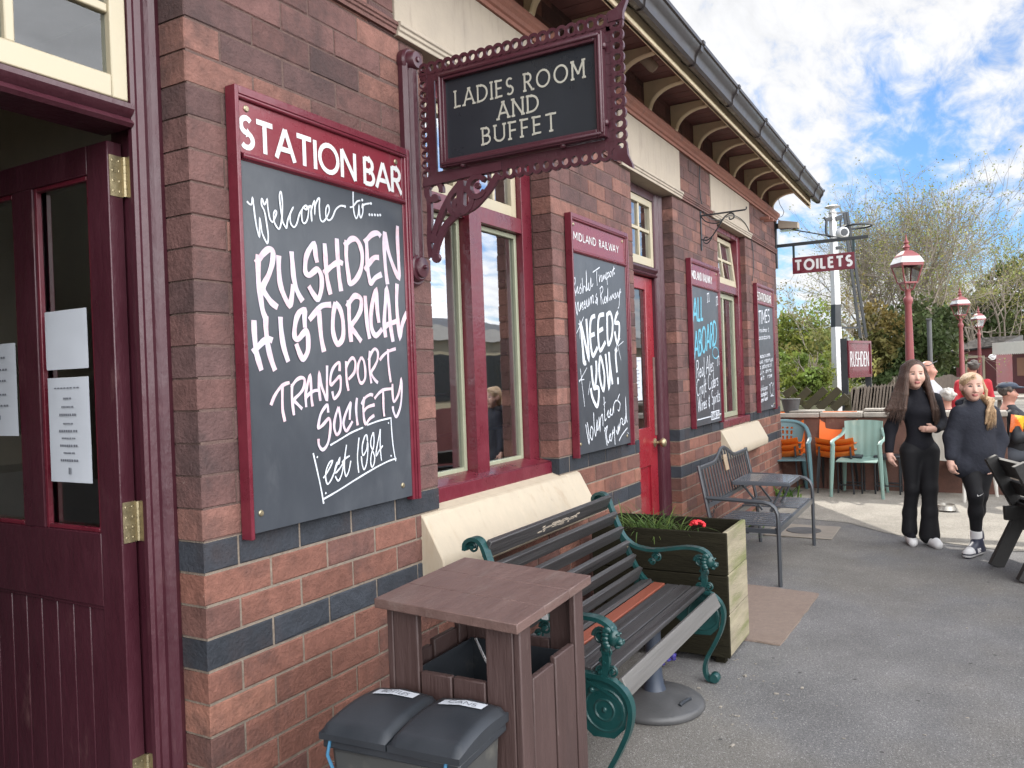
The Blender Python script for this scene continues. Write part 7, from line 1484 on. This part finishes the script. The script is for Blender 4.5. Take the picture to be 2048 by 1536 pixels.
leafy_tree('russet flecked bush on the left shoulder of the dark evergreen', gp(1762, 760, 28, .4), gp(1765, 672, 27.6), (.85, .85, 1.25), 34, 70, .085, 13, M['tree_rust'], csz=.34)
leafy_tree('dark evergreen behind the maroon hut', gp(1915, 760, 47, .4), gp(1925, 668, 47), (3.0, 3.0, 2.5), 80, 130, .14, 23, M['tree_dark'], .8)
leafy_tree('tall mid green tree at the right edge above the kiosk', gp(2030, 760, 48, .4), gp(2035, 635, 48), (2.8, 2.8, 3.6), 80, 110, .14, 33, M['tree_mid'], .62, extra=((gp(1975, 645, 47), (1.6, 1.6, 2.1), 26),))
leafy_tree('pale yellow green spring tree just past the station corner', gp(1592, 780, 32, .4), gp(1590, 690, 32), (1.9, 1.9, 1.95), 110, 60, .085, 43, M['tree_mid'], 1.15, csz=.32)
leafy_tree('lime green bush behind the slanting timber fence', gp(1615, 820, 17, .5), gp(1612, 765, 17), (.75, .75, .55), 50, 60, .05, 53, M['tree_mid'], 1.1, extra=((gp(1680, 740, 20), (.8, .8, .7), 26), (gp(1578, 740, 18), (.6, .6, .6), 20)))
leafy_tree('pale green bush behind the picket fence near the name board', gp(1660, 790, 24, .5), gp(1655, 722, 24), (1.3, 1.3, 1.0), 40, 60, .07, 63, M['tree_bud'], .8)
m = MB(); r = random.Random(77)
for k in range(130):
    q = gp(1480+k*5.0, 735, 62+r.uniform(0, 14), 1.2); leafquads(m, q+np.array((0, 0, r.uniform(0, 2.2))), (1.3, 1.3, 1.3), 90, .2, r, .9)
tag(build('distant_wood', m, M['tree_mid'], tint=True), 'far line of green trees closing the view', 'wood', kind='stuff')
# ---------------------------------------------------------------- people
def rz(a): c_, s_ = math.cos(a), math.sin(a); return np.array(((c_, s_, 0), (-s_, c_, 0), (0, 0, 1)))   # rows = local axes
def head(s, c, yaw, sc=1.0, tilt=0.0):
    """face toward local -y turned by yaw; adds head to s; returns transform"""
    R = rz(yaw); c = np.array(c, float); T = lambda p: c+sc*(np.array(p, float) @ R)
    E = lambda p, r, k=.02, sub=False: s.ell(T(p), np.array(r)*sc, k, R, sub)
    E((0, .018, .036), (.073, .090, .080)); E((0, -.022, -.030), (.058, .062, .075), .03); E((0, -.046, -.088), (.026, .026, .022), .03)
    E((-.038, -.046, -.028), (.026, .030, .030), .03); E((.038, -.046, -.028), (.026, .030, .030), .03)
    E((-.030, -.088, .006), (.016, .018, .011), .012, True); E((.030, -.088, .006), (.016, .018, .011), .012, True)
    s.cap(T((0, -.072, .006)), T((0, -.094, -.034)), .008*sc, .0125*sc, .012); E((-.011, -.084, -.038), (.008, .008, .007), .008); E((.011, -.084, -.038), (.008, .008, .007), .008)
    E((0, -.078, -.058), (.021, .012, .006), .006); E((0, -.077, -.068), (.018, .012, .006), .006)
    E((-.076, .012, -.004), (.010, .020, .030), .012); E((.076, .012, -.004), (.010, .020, .030), .012)
    return T, R, c, sc
def face_region(hd):
    T, R, c, sc = hd
    def f(P):
        q = ((P-c) @ R.T)/sc; x, y, z = q.T; o = np.zeros(len(P), int); fr = y < -.045
        o[fr & (np.abs(x) < .021) & (z < -.0535) & (z > -.0735) & (y < -.062)] = 1
        for sx in (-1, 1):
            o[fr & (((x-sx*.030)/.0145)**2+((z-.006)/.0065)**2 < 1)] = 2
            o[fr & (np.abs(x-sx*.031) < .018) & (np.abs(z-.0255+.2*np.abs(x-sx*.027)) < .0045)] = 3
        return o
    return f
def hand(s, w, d, side, n, L=.165, curl=.35, k=.84):
    """w wrist, d direction, side = thumb side unit, n = palm normal"""
    w, d, side, n = np.array(w, float), nrm(d), nrm(side), nrm(n); s.chain([w, w+d*.035*k, w+d*.08*k], [.019, .023, .025], .02)
    for i, (off, ln) in enumerate(((.024, .068), (.008, .078), (-.008, .072), (-.023, .055))):
        off, ln = off*k, ln*k; a = w+d*.082*k+side*off; e = d*math.cos(curl*.5)+n*math.sin(curl*.5); g_ = d*math.cos(curl*1.5)+n*math.sin(curl*1.5); s.chain([a-d*.02, a+e*ln*.5, a+e*ln*.5+g_*ln*.5], [.0076, .0068, .0056], .005)
    a = w+d*.03*k+side*.020; s.chain([a, a+nrm(d*.7+side*.7)*.027, a+nrm(d*.7+side*.7)*.027+nrm(d+side*.15+n*.3)*.026], [.0092, .0082, .0065], .008)
def figure(label, loc, group='people on the platform'):
    t = thing('person', label, 'person', tuple(loc), group)
    return t, (lambda V: np.outer(V[:, 0], _r0)+np.outer(V[:, 1], _f0)+np.outer(V[:, 2], (0, 0, 1)))
def shoe(s, heel, toe, w=.042, h=.075, ank=None):
    heel, toe = np.array(heel, float), np.array(toe, float); d = nrm((toe-heel)*np.array((1, 1, 0))); m_ = (heel+toe)/2
    s.cap(heel+np.array((0, 0, .034)), toe+np.array((0, 0, .026)), w*.92, w*.86, .03); s.cap(m_*.4+heel*.6+np.array((0, 0, h)), m_*.6+toe*.4+np.array((0, 0, .045)), .036, .034, .03)
    if ank is not None: s.cap(heel+np.array((0, 0, .05))+d*.02, ank, .042, .040, .03)
# --- taller girl: long brown hair, black top, flared trousers
G1 = onZ(1838, 1088); t, xf = figure('girl with very long brown hair, black top and flared black trousers', (G1[0], G1[1], .004))
b = SDF(); hd = head(b, (-.006, -.02, 1.405), R_(-10), 1.0)
b.cap((.005, .0, 1.32), (.028, .012, 1.215), .043, .047, .03)
b.chain([(.03, .01, 1.16), (.03, .01, .95), (.035, .01, .80)], [.070, .048, .070], .03); b.chain([(-.10, .01, 1.185), (.16, .01, 1.19)], [.045, .045], .04)
b.chain([(-.10, .01, 1.185), (-.185, .03, .965), (-.238, -.03, .77)], [.030, .026, .020]); b.chain([(.165, .01, 1.19), (.245, .05, .985), (.10, -.11, .955)], [.030, .026, .020])
hand(b, (-.238, -.03, .775), (.10, -.22, -1), (.4, -1, 0), (1, .2, 0), curl=.5); hand(b, (.105, -.11, .955), (-1, -.1, .05), (0, -.2, 1), (0, 1, 0), curl=.6)
b.chain([(-.04, 0, .78), (-.035, 0, .45), (-.045, .06, .07)], [.055, .04, .03]); b.chain([(.10, 0, .78), (.05, -.10, .46), (.05, -.06, .07)], [.055, .04, .03])
b.cap((-.045, .06, .06), (-.075, -.03, .035), .03, .025); b.cap((.05, -.06, .06), (.055, -.15, .035), .03, .025)
build_sdf('body', b, [M['skin'], M['lips'], M['eye'], M['brow']], .0052, t, xf, face_region(hd))
s = SDF(); s.ell((.03, .0, 1.10), (.132, .088, .135), .04); s.ell((.032, -.045, 1.10), (.105, .065, .06), .04); s.ell((.03, 0, .95), (.100, .075, .14), .06); s.ell((.035, .01, .80), (.130, .100, .10), .06); s.cap((.018, .006, 1.272), (.03, .01, 1.19), .056, .085, .03)
s.chain([(-.105, .005, 1.185), (-.19, .03, .965), (-.236, -.028, .785)], [.060, .046, .034], .04); s.chain([(.17, .005, 1.19), (.25, .05, .985), (.12, -.10, .955)], [.060, .047, .035], .04)
build_sdf('top', s, M['black_knit'], .007, t, xf)
s = SDF(); s.ell((.035, .015, .79), (.132, .104, .11), .05); s.ell((.04, .05, .75), (.12, .09, .10), .05)
s.chain([(-.045, .005, .76), (-.040, .0, .46), (-.045, .05, .25), (-.048, .055, .10)], [.084, .056, .052, .062], .03); s.chain([(.100, .0, .76), (.052, -.095, .47), (.050, -.09, .28), (.056, -.065, .085)], [.090, .060, .058, .080], .03)
build_sdf('trousers', s, M['black_leg'], .007, t, xf)
s = SDF(); shoe(s, (-.04, .07, .0), (-.085, -.07, 0)); o = build_sdf('shoe', s, [M['shoe_white'], M['black_knit']], .006, t, xf, lambda P: (P[:, 2] > .062).astype(int)); s = SDF(); shoe(s, (.055, -.05, .0), (.06, -.19, 0)); build_sdf('shoe', s, [M['shoe_white'], M['black_knit']], .006, t, xf, lambda P: ((P[:, 2] > .070) & (P[:, 1] > -.16)).astype(int))
s = SDF(); R = rz(R_(-10)); s.ell((.004, .012, 1.448), (.086, .098, .086), .03); s.ell((.01, .055, 1.36), (.085, .06, .12), .04); s.chain([(.02, .085, 1.36), (.03, .10, 1.2), (.03, .09, 1.05)], [.075, .085, .06], .04)
for k, (x0, sg_) in enumerate(((-.075, -1), (.066, 1))):
    for j in range(5):
        r = random.Random(j+10*k); q = j/4
        if sg_ < 0: P = [(x0+.02, -.02+.02*j, 1.47), (x0-.010, -.055+.025*j, 1.38), (x0-.035-.012*j, -.075+.02*j, 1.25), (x0-.055-.022*j, -.085+.02*j, 1.13), (x0-.070-.028*j, -.075+.02*j, 1.04+.02*j)]
        else: P = [(x0-.012, -.02+.02*j, 1.47), (x0+.008, -.055+.025*j, 1.38), (x0+.028+.008*j, -.078+.02*j, 1.25), (x0+.036+.014*j, -.105+.02*j, 1.12), (x0+.035+.018*j, -.10+.02*j, 1.02+.012*j)]
        s.chain(P, [.024, .024, .025, .021, .006], .012)
s.ell((-.010, -.105, 1.385), (.055, .07, .098), .015, R, True)
build_sdf('hair', s, M['hair_brown'], .006, t, xf)
def strands(par, paths, n, spread, seed, mt, r0=.0026, name='loose_hair'):
    m = MB(); r = random.Random(seed); K_ = len(paths)
    for k in range(n):
        f = r.uniform(0, K_-1.001); i = int(f); f -= i; A_, B_ = [np.array(q, float) for q in paths[i]], [np.array(q, float) for q in paths[i+1]]
        o = np.array((r.gauss(0, 1), r.gauss(0, 1), 0))*spread; L_ = len(A_); P = []
        for j in range(L_): P.append(A_[j]*(1-f)+B_[j]*f+o*(.5+.5*j/L_)+np.array((r.gauss(0, 1), r.gauss(0, 1), 0))*spread*.35*(j > 1)+np.array((0, 0, r.uniform(-.05, .012)))*(j == L_-1))
        P = catmull(P, 3); V_ = xf(np.array(P)); m.tube(V_, [r0*(1-.75*j/len(V_)) for j in range(len(V_))], 4)
    me = bpy.data.meshes.new(name); me.from_pydata(m.v, [], m.f); me.materials.append(mt); me.polygons.foreach_set('use_smooth', [True]*len(me.polygons)); o = bpy.data.objects.new(name, me); COL.objects.link(o); o.parent = par; o['kind'] = 'stuff'
LP_, RP_ = [], []
for j in range(5):
    LP_.append([(.0, -.03+.025*j, 1.528-.004*j), (-.055, -.045+.025*j, 1.495), (-.088-.002*j, -.068+.028*j, 1.39), (-.115-.012*j, -.092+.024*j, 1.25), (-.135-.022*j, -.104+.024*j, 1.13), (-.150-.028*j, -.090+.022*j, 1.02+.02*j)])
    RP_.append([(.006, -.03+.025*j, 1.528-.004*j), (.055, -.045+.025*j, 1.490), (.082+.002*j, -.070+.028*j, 1.38), (.100+.008*j, -.098+.022*j, 1.25), (.108+.014*j, -.122+.022*j, 1.12), (.106+.018*j, -.115+.022*j, 1.00+.012*j)])
strands(t, LP_, 150, .007, 1, M['hair_brown']); strands(t, RP_, 130, .007, 2, M['hair_brown'])
# --- shorter girl: blonde side ponytail, charcoal sweatshirt
G2 = onZ(1940, 1107); t, xf = figure('girl with strawberry blonde side ponytail, baggy charcoal sweatshirt, black leggings', (G2[0], G2[1], .004))
b = SDF(); hd = head(b, (.046, -.02, 1.300), R_(-16), .97)
b.cap((.055, .0, 1.22), (.068, .015, 1.13), .044, .048, .03); b.chain([(.07, .01, 1.08), (.07, 0, .85), (.07, 0, .70)], [.07, .07, .065], .03); b.chain([(-.05, .01, 1.10), (.20, .01, 1.10)], [.045, .045], .04)
b.chain([(-.05, .01, 1.10), (-.105, .02, .90), (-.145, -.03, .735)], [.03, .026, .02]); b.chain([(.20, .01, 1.09), (.27, .03, .87), (.205, -.05, .715)], [.03, .026, .02])
hand(b, (-.15, -.03, .735), (.02, -.25, -1), (.5, -1, 0), (1, .3, 0), curl=.8); hand(b, (.205, -.05, .715), (-.55, -.2, -1), (-.3, -1, 0), (-1, .2, 0), curl=.8)
b.chain([(.01, 0, .68), (.005, -.10, .46), (.022, -.056, .25), (.025, -.05, .10)], [.05, .036, .026, .020], .015); b.chain([(.13, 0, .68), (.10, .01, .45), (.125, .12, .15)], [.05, .04, .03])
b.cap((.025, -.05, .08), (-.06, -.11, .035), .03, .025); b.cap((.125, .12, .13), (.10, .05, .05), .03, .025)
build_sdf('body', b, [M['skin'], M['lips'], M['eye'], M['brow']], .0052, t, xf, face_region(hd))
s = SDF(); s.ell((.07, .0, 1.0), (.148, .115, .17), .05); s.ell((.07, .0, .82), (.150, .122, .16), .06); s.cap((-.03, .0, .70), (.17, 0, .70), .085, .085, .05); s.cap((.062, .01, 1.165), (.07, .012, 1.09), .066, .10, .04)
s.chain([(-.045, .005, 1.09), (-.105, .02, .91), (-.140, -.025, .765)], [.068, .056, .043], .04); s.chain([(.195, .005, 1.085), (.275, .03, .875), (.215, -.035, .735)], [.070, .060, .045], .04)
s.cap((-.035, .0, .675), (.175, 0, .675), .088, .088, .03)
build_sdf('sweatshirt', s, M['hoodie'], .007, t, xf)
s = SDF(); s.chain([(-.01, .06, 1.17), (.06, .11, 1.16), (.15, .07, 1.17), (.175, .0, 1.145)], [.035, .05, .045, .028], .03); build_sdf('hood', s, [M['hoodie'], M['hood_lit_and_print']], .007, t, xf, lambda P: (P[:, 0] > .13).astype(int))  # right end of the hood is pale: sunlight on the shoulder, put in as colour
s = SDF(); s.ell((.07, .01, .68), (.125, .10, .08), .04); s.chain([(.015, .0, .66), (.005, -.09, .46), (.015, -.07, .33), (.022, -.054, .185)], [.078, .052, .050, .040], .03); s.chain([(.128, .0, .66), (.10, .012, .45), (.112, .07, .32), (.124, .118, .20)], [.078, .052, .050, .036], .03); build_sdf('leggings', s, M['black_leg'], .006, t, xf)
s = SDF(); s.cap((.022, -.052, .175), (.026, -.048, .09), .043, .041, .01); build_sdf('sock', s, M['shoe_white'], .006, t, xf); s = SDF(); s.cap((.122, .114, .225), (.128, .122, .14), .043, .041, .01); build_sdf('sock', s, M['shoe_white'], .006, t, xf)
def two(P, sole, heel, toe):
    d = nrm((np.array(toe)-np.array(heel))*np.array((1, 1, 0))); q = (P-np.array(heel)) @ d; L = np.linalg.norm(np.array(toe)-np.array(heel)); zz = P[:, 2]-sole; o = np.ones(len(P), int); o[zz < .024] = 0; o[(zz < .006)] = 1; o[(q > L*.35) & (q < L*.62) & (zz > .03) & (zz < .062)] = 0; o[(q > L*.80) & (zz > .035)] = 0; return o
h1, t1 = (.058, -.03, .0), (-.100, -.145, 0); s = SDF(); shoe(s, h1, t1, .045, .09, np.array((.027, -.05, .125))); so = build_sdf('shoe', s, [M['shoe_white'], M['shoe_navy']], .0055, t, xf, lambda P: two(P, 0, h1, t1))
def swoosh(par, c, u, v, n_, w):
    m = MB(); c, u, v, n_ = [np.array(q, float) for q in (c, u, v, n_)]; up = [(-.5, .16), (-.42, -.02), (-.30, -.06), (-.1, -.02), (.5, .28)]; lo = [(-.5, .16), (-.56, -.08), (-.42, -.22), (-.2, -.20), (.5, .28)]
    vs = [c+u*a*w+v*b_*w for a, b_ in up]+[c+u*a*w+v*b_*w for a, b_ in lo]; V = xf(np.array(vs)); off = xf(np.array([n_*.002]))[0]; m.v = [tuple(p+off) for p in V]; m.f = [(i, i+1, 5+i+1, 5+i) for i in range(4)]; m.m = [0]*4; m.t = [(1, 1, 1)]*4
    me = bpy.data.meshes.new('emblem'); me.from_pydata(m.v, [], m.f); me.materials.append(M['shoe_white' if par is not so else 'shoe_navy']); o = bpy.data.objects.new('emblem', me); COL.objects.link(o); o.parent = par
h2, t2 = (.158, .165, .045), (.085, .035, .012); s = SDF(); shoe(s, h2, t2, .043, .085, np.array((.127, .12, .16))); build_sdf('shoe', s, [M['shoe_white'], M['shoe_navy']], .0055, t, xf, lambda P: two(P, .025, h2, t2))
swoosh(so, (.0, -.145, .052), (-.80, -.58, .05), (0, 0, 1), (.58, -.80, .0), .075)
lg = [c for c in t.children if c.name.startswith('leggings')][0]; swoosh(lg, (.012, -.146, .475), (1, 0, .0), (0, 0, 1), (0, -1, 0), .05)
m = MB()
for k, (w_, z_) in enumerate(((.062, 1.022), (.030, 1.008))):
    r = random.Random(k)
    for i in range(8 if k == 0 else 3):
        x = .112-w_/2+w_*(i+.5)/(8 if k == 0 else 3); a = np.array((x, -.128, z_)); vs = [a+np.array((dx_, 0, dz_)) for dx_, dz_ in ((-.003, -.005), (.003, -.005), (.0035, .005), (-.0025, .005))]; m.add([tuple(q) for q in xf(np.array(vs))], [(0, 1, 2, 3)])
sw = [c for c in t.children if c.name.startswith('sweatshirt')][0]; o = build('chest_lettering', m, M['hood_lit_and_print']); o.parent = sw
s = SDF(); R = rz(R_(-16)); s.ell((.055, .005, 1.335), (.082, .094, .080), .03); s.ell((.075, .06, 1.28), (.07, .05, .08), .03); s.chain([(.10, .05, 1.24), (.135, .02, 1.21)], [.035, .03], .03)
s.ell((.012, -.125, 1.275), (.064, .085, .098), .012, R, True); 
build_sdf('hair', s, M['hair_blonde'], .006, t, xf)
s = SDF()
for j in range(6): r = random.Random(j); s.chain([(.128, .03, 1.225), (.150+.006*j, -.02-.006*j, 1.19), (.155-.012*j+.01, -.09-.006*j, 1.11), (.150-.014*j, -.122, 1.045-.006*j)], [.018, .018, .017, .007], .010)
for j in range(3): s.chain([(.115, -.04, 1.33), (.128+.004*j, -.055, 1.27), (.125+.004*j, -.06, 1.20)], [.010, .009, .005], .008)
build_sdf('ponytail', s, M['hair_blonde'], .005, t, xf)
PT = [[(.128, .03, 1.225), (.150+.006*j, -.026-.008*j, 1.19), (.160-.012*j+.01, -.102-.008*j, 1.11), (.152-.014*j, -.134, 1.03-.006*j)] for j in range(6)]
strands(t, PT, 90, .006, 3, M['hair_blonde'], .0024, 'loose_hair')
HB = [[(.02+.016*j, -.075, 1.372-.002*j*j), (.05+.014*j, -.045, 1.402-.003*j*j), (.085+.008*j, .02, 1.385-.010*j), (.125, .05, 1.26)] for j in range(6)]
strands(t, HB, 60, .005, 4, M['hair_blonde'], .0024, 'loose_hair')
# --- people farther back
def bg_person(label, top, z_top, yaw, seated, shirt, hairm, skinm, build_w=.2, trousers=None, cap=None, h=.010, bald=False, arm=None, height=1.68):
    loc = np.array((top[0], top[1], .0)); t, xf = figure(label, loc); hz = z_top-.115; b = SDF(); hd = head(b, (0, 0, hz), yaw, 1.0); R = rz(yaw); fw = np.array((0, -1, 0)) @ R; sd = np.array((1, 0, 0)) @ R
    up = np.array((0, 0, 1)); sh = hz-.235; hip = sh-.48; P0 = np.array((0, 0, 0))
    b.cap((0, .01, hz-.06), (0, .01, sh+.02), .052, .055); b.cap(up*sh, up*hip, .10, .10, .05)
    s = SDF(); s.ell(up*(sh-.12), np.array((build_w, .13, .19)), .06, R); s.ell(up*(hip+.10), np.array((build_w*.92, .135, .20)), .06, R); s.cap(up*(sh+.045), up*(sh-.05), .075, .12, .05)
    tr = SDF(); legs = []
    for q in (-1, 1):
        S_ = sd*q*(build_w-.03)+up*(sh-.02); E_ = S_+sd*q*.06-up*.26+fw*.02; W_ = (E_+fw*.20+up*.04-sd*q*.05) if (seated or arm) else (E_-up*.22+fw*.05)
        s.chain([S_, E_, W_], [.070, .058, .046], .04); b.chain([S_, E_, W_], [.04, .035, .028]); hand(b, W_, nrm(W_-E_), up if seated else fw, -sd*q, curl=.9)
        H_ = sd*q*.09+up*hip
        if seated: K_ = H_+fw*.42+up*.02; A_ = K_-up*(hip-.08)+fw*.02
        else: K_ = H_-up*hip*.48+fw*.02; A_ = H_-up*(hip-.08)
        tr.chain([H_, K_, A_], [.098, .072, .055], .04); b.chain([H_, K_, A_], [.06, .045, .035]); b.cap(A_-up*.04, A_-up*.045+fw*.14, .035, .03)
        f_ = SDF(); shoe(f_, A_-fw*.04-up*.08, A_+fw*.17-up*.08, .045, .07); build_sdf('shoe', f_, M['black_plastic'], .01, t, xf)
    build_sdf('body', b, [skinm, M['lips'], M['eye'], M['brow']], h*.75, t, xf, face_region(hd)); build_sdf('shirt', s, shirt, h, t, xf); tr.cap(sd*-.08+up*hip, sd*.08+up*hip, .10, .10, .05); build_sdf('trousers', tr, trousers or M['jeans'], h, t, xf)
    hs = SDF(); C_ = np.array((0, 0, hz))
    if not bald: hs.ell(C_+up*.035-fw*.022, (.084, .094, .084), .02, R); hs.ell(C_+fw*.10-up*.03, (.09, .075, .10), .015, R, True)
    else: hs.ell(C_+up*.022-fw*.045, (.080, .066, .075), .02, R); hs.ell(C_+fw*.06-up*.0, (.10, .07, .12), .015, R, True)
    rr_ = random.Random(len(label))
    for _ in range(26 if not bald else 0):
        d_ = nrm([rr_.gauss(0, 1), rr_.gauss(0, 1), abs(rr_.gauss(0, 1))]); 
        if np.dot(d_, fw) < .35: hs.ell(C_+up*.03-fw*.02+d_*.088, (.026, .026, .022), .012)
    build_sdf('hair', hs, hairm, h*.7, t, xf)
    return t, xf, hz, fw, sd, R
q = atD(1857, 722, 10.6); t, xf, hz, fw, sd, R = bg_person('white haired man in a pale checked shirt standing in profile behind the long haired girl', q, q[2], R_(62), False, M['pale_cloth'], M['hair_white'], M['skin_old'], bald=True)
m = MB(); C_ = np.array((0, 0, hz)); P = [C_+np.array((0, 0, .055))+(fw*math.cos(a)*.100+sd*math.sin(a)*.083)+np.array((0, 0, .055*max(0, math.cos(a)))) for a in np.linspace(-2.2, 2.2, 18)]; m.tube([tuple(p) for p in xf(np.array(P))], .006, 6); o = build('sunglasses', m, M['black_plastic']); o.parent = t
q = atD(1893, 778, 10.3); bg_person('white haired woman in a maroon cardigan sitting with her back turned between the two girls', q, q[2], R_(190), True, M['maroon_cloth'], M['hair_white'], M['skin_old'])
q = atD(1945, 722, 13.2); bg_person('man in a bright red top standing with his back turned behind the blonde girl', q, q[2], R_(175), False, M['red_cloth'], M['hair_grey'], M['skin_old'], build_w=.25)
q = atD(2016, 765, 9.3); t, xf, hz, fw, sd, R = bg_person('man in a grey blue flat cap and black jacket seated at the right edge', q, q[2], R_(68), True, M['dark_jacket'], M['hair_grey'], M['skin_old'], build_w=.23, arm=True)
s = SDF(); C_ = np.array((0, 0, hz)); s.ell(C_+np.array((0, 0, .075))-fw*.005, (.098, .115, .048), .02, R); s.ell(C_+np.array((0, 0, .055))+fw*.10, (.075, .055, .014), .02, R); build_sdf('cap', s, M['navy_cap'], .007, t, xf)
t2 = thing('crisp_packet', 'orange and yellow crisp packet held by the man in the flat cap', 'packet', tuple(atD(2034, 848, 9.05))); c = atD(2034, 848, 9.05); m = MB(); n_ = 8; vs = []; r = random.Random(5)
ua = _r0*.075+np.array((0, 0, -.012)); va = np.array((0, 0, .10))+_r0*.012
for sgn in (1, -1):
    for j in range(n_+1):
        for i in range(n_+1): u_, v_ = i/n_*2-1, j/n_*2-1; vs.append(c+ua*u_+va*v_-_f0*sgn*(.022*(1-u_*u_)*(1-v_**4)+.001+r.uniform(0, .003)*(abs(u_) < .9)))
K_ = (n_+1)**2; fs = []
for j in range(n_):
    for i in range(n_): a = j*(n_+1)+i; fs += [(a, a+1, a+n_+2, a+n_+1), (K_+a+n_+1, K_+a+n_+2, K_+a+1, K_+a)]
m.add(vs, fs); m.m = [1 if (k//2) % n_+(k//2)//n_ > n_*1.05 else 0 for k in range(len(fs))]; build('bag', m, [M['crisp_orange'], M['crisp_yellow']], t2, smooth=True)
# a plain bench under each seated figure
for nm, (px, py, dd), lab in (('w', (1893, 778, 10.3), 'low timber bench under the seated white haired woman'), ('m', (2016, 765, 9.3), 'low timber bench under the seated man in the flat cap')):
    q = atD(px, py, dd); m = MB(); t = thing('timber_bench', lab, 'bench', (q[0], q[1], 0)); m.box((q[0]-.55, q[1]-.18, .28), (q[0]+.25, q[1]+.18, .325)); build('seat', m, M['fence_wood'], t, bevel=.006)
    for dx_ in (-.45, .15): m = MB(); m.box((q[0]+dx_-.04, q[1]-.15, 0), (q[0]+dx_+.04, q[1]+.15, .279)); build('leg', m, M['fence_wood'], t)
# ---------------------------------------------------------------- carriage across the tracks, seen in the window panes
t = thing('railway_carriage', 'cream and maroon railway carriage across the platform, reflected in the window panes', 'carriage', (11, -7, -.9))
m = MB(); m.box((4, -8.2, -.1), (22, -5.6, 1.0)); build('lower_panel', m, M['hut'], t); m = MB(); m.box((4, -8.19, 1.0), (22, -5.61, 2.2)); build('upper_panel', m, M['cream'], t)
m = MB(); m.prism([(-8.3, 2.2), (-5.5, 2.2), (-5.7, 2.45), (-6.3, 2.65), (-7.5, 2.65), (-8.1, 2.45)], (4, 0, 0), (0, 1, 0), (0, 0, 1), (18, 0, 0)); build('roof', m, M['base_grey'], t)
for k in range(11):
    x = 4.7+k*1.6; m = MB(); m.box((x, -5.605, 1.15), (x+.95, -5.59, 1.95)); build('window', m, M['signblack'], t)
m = MB(); m.box((4.2, -8.0, -.93), (21.8, -5.9, -.101)); build('underframe', m, M['black_metal'], t)
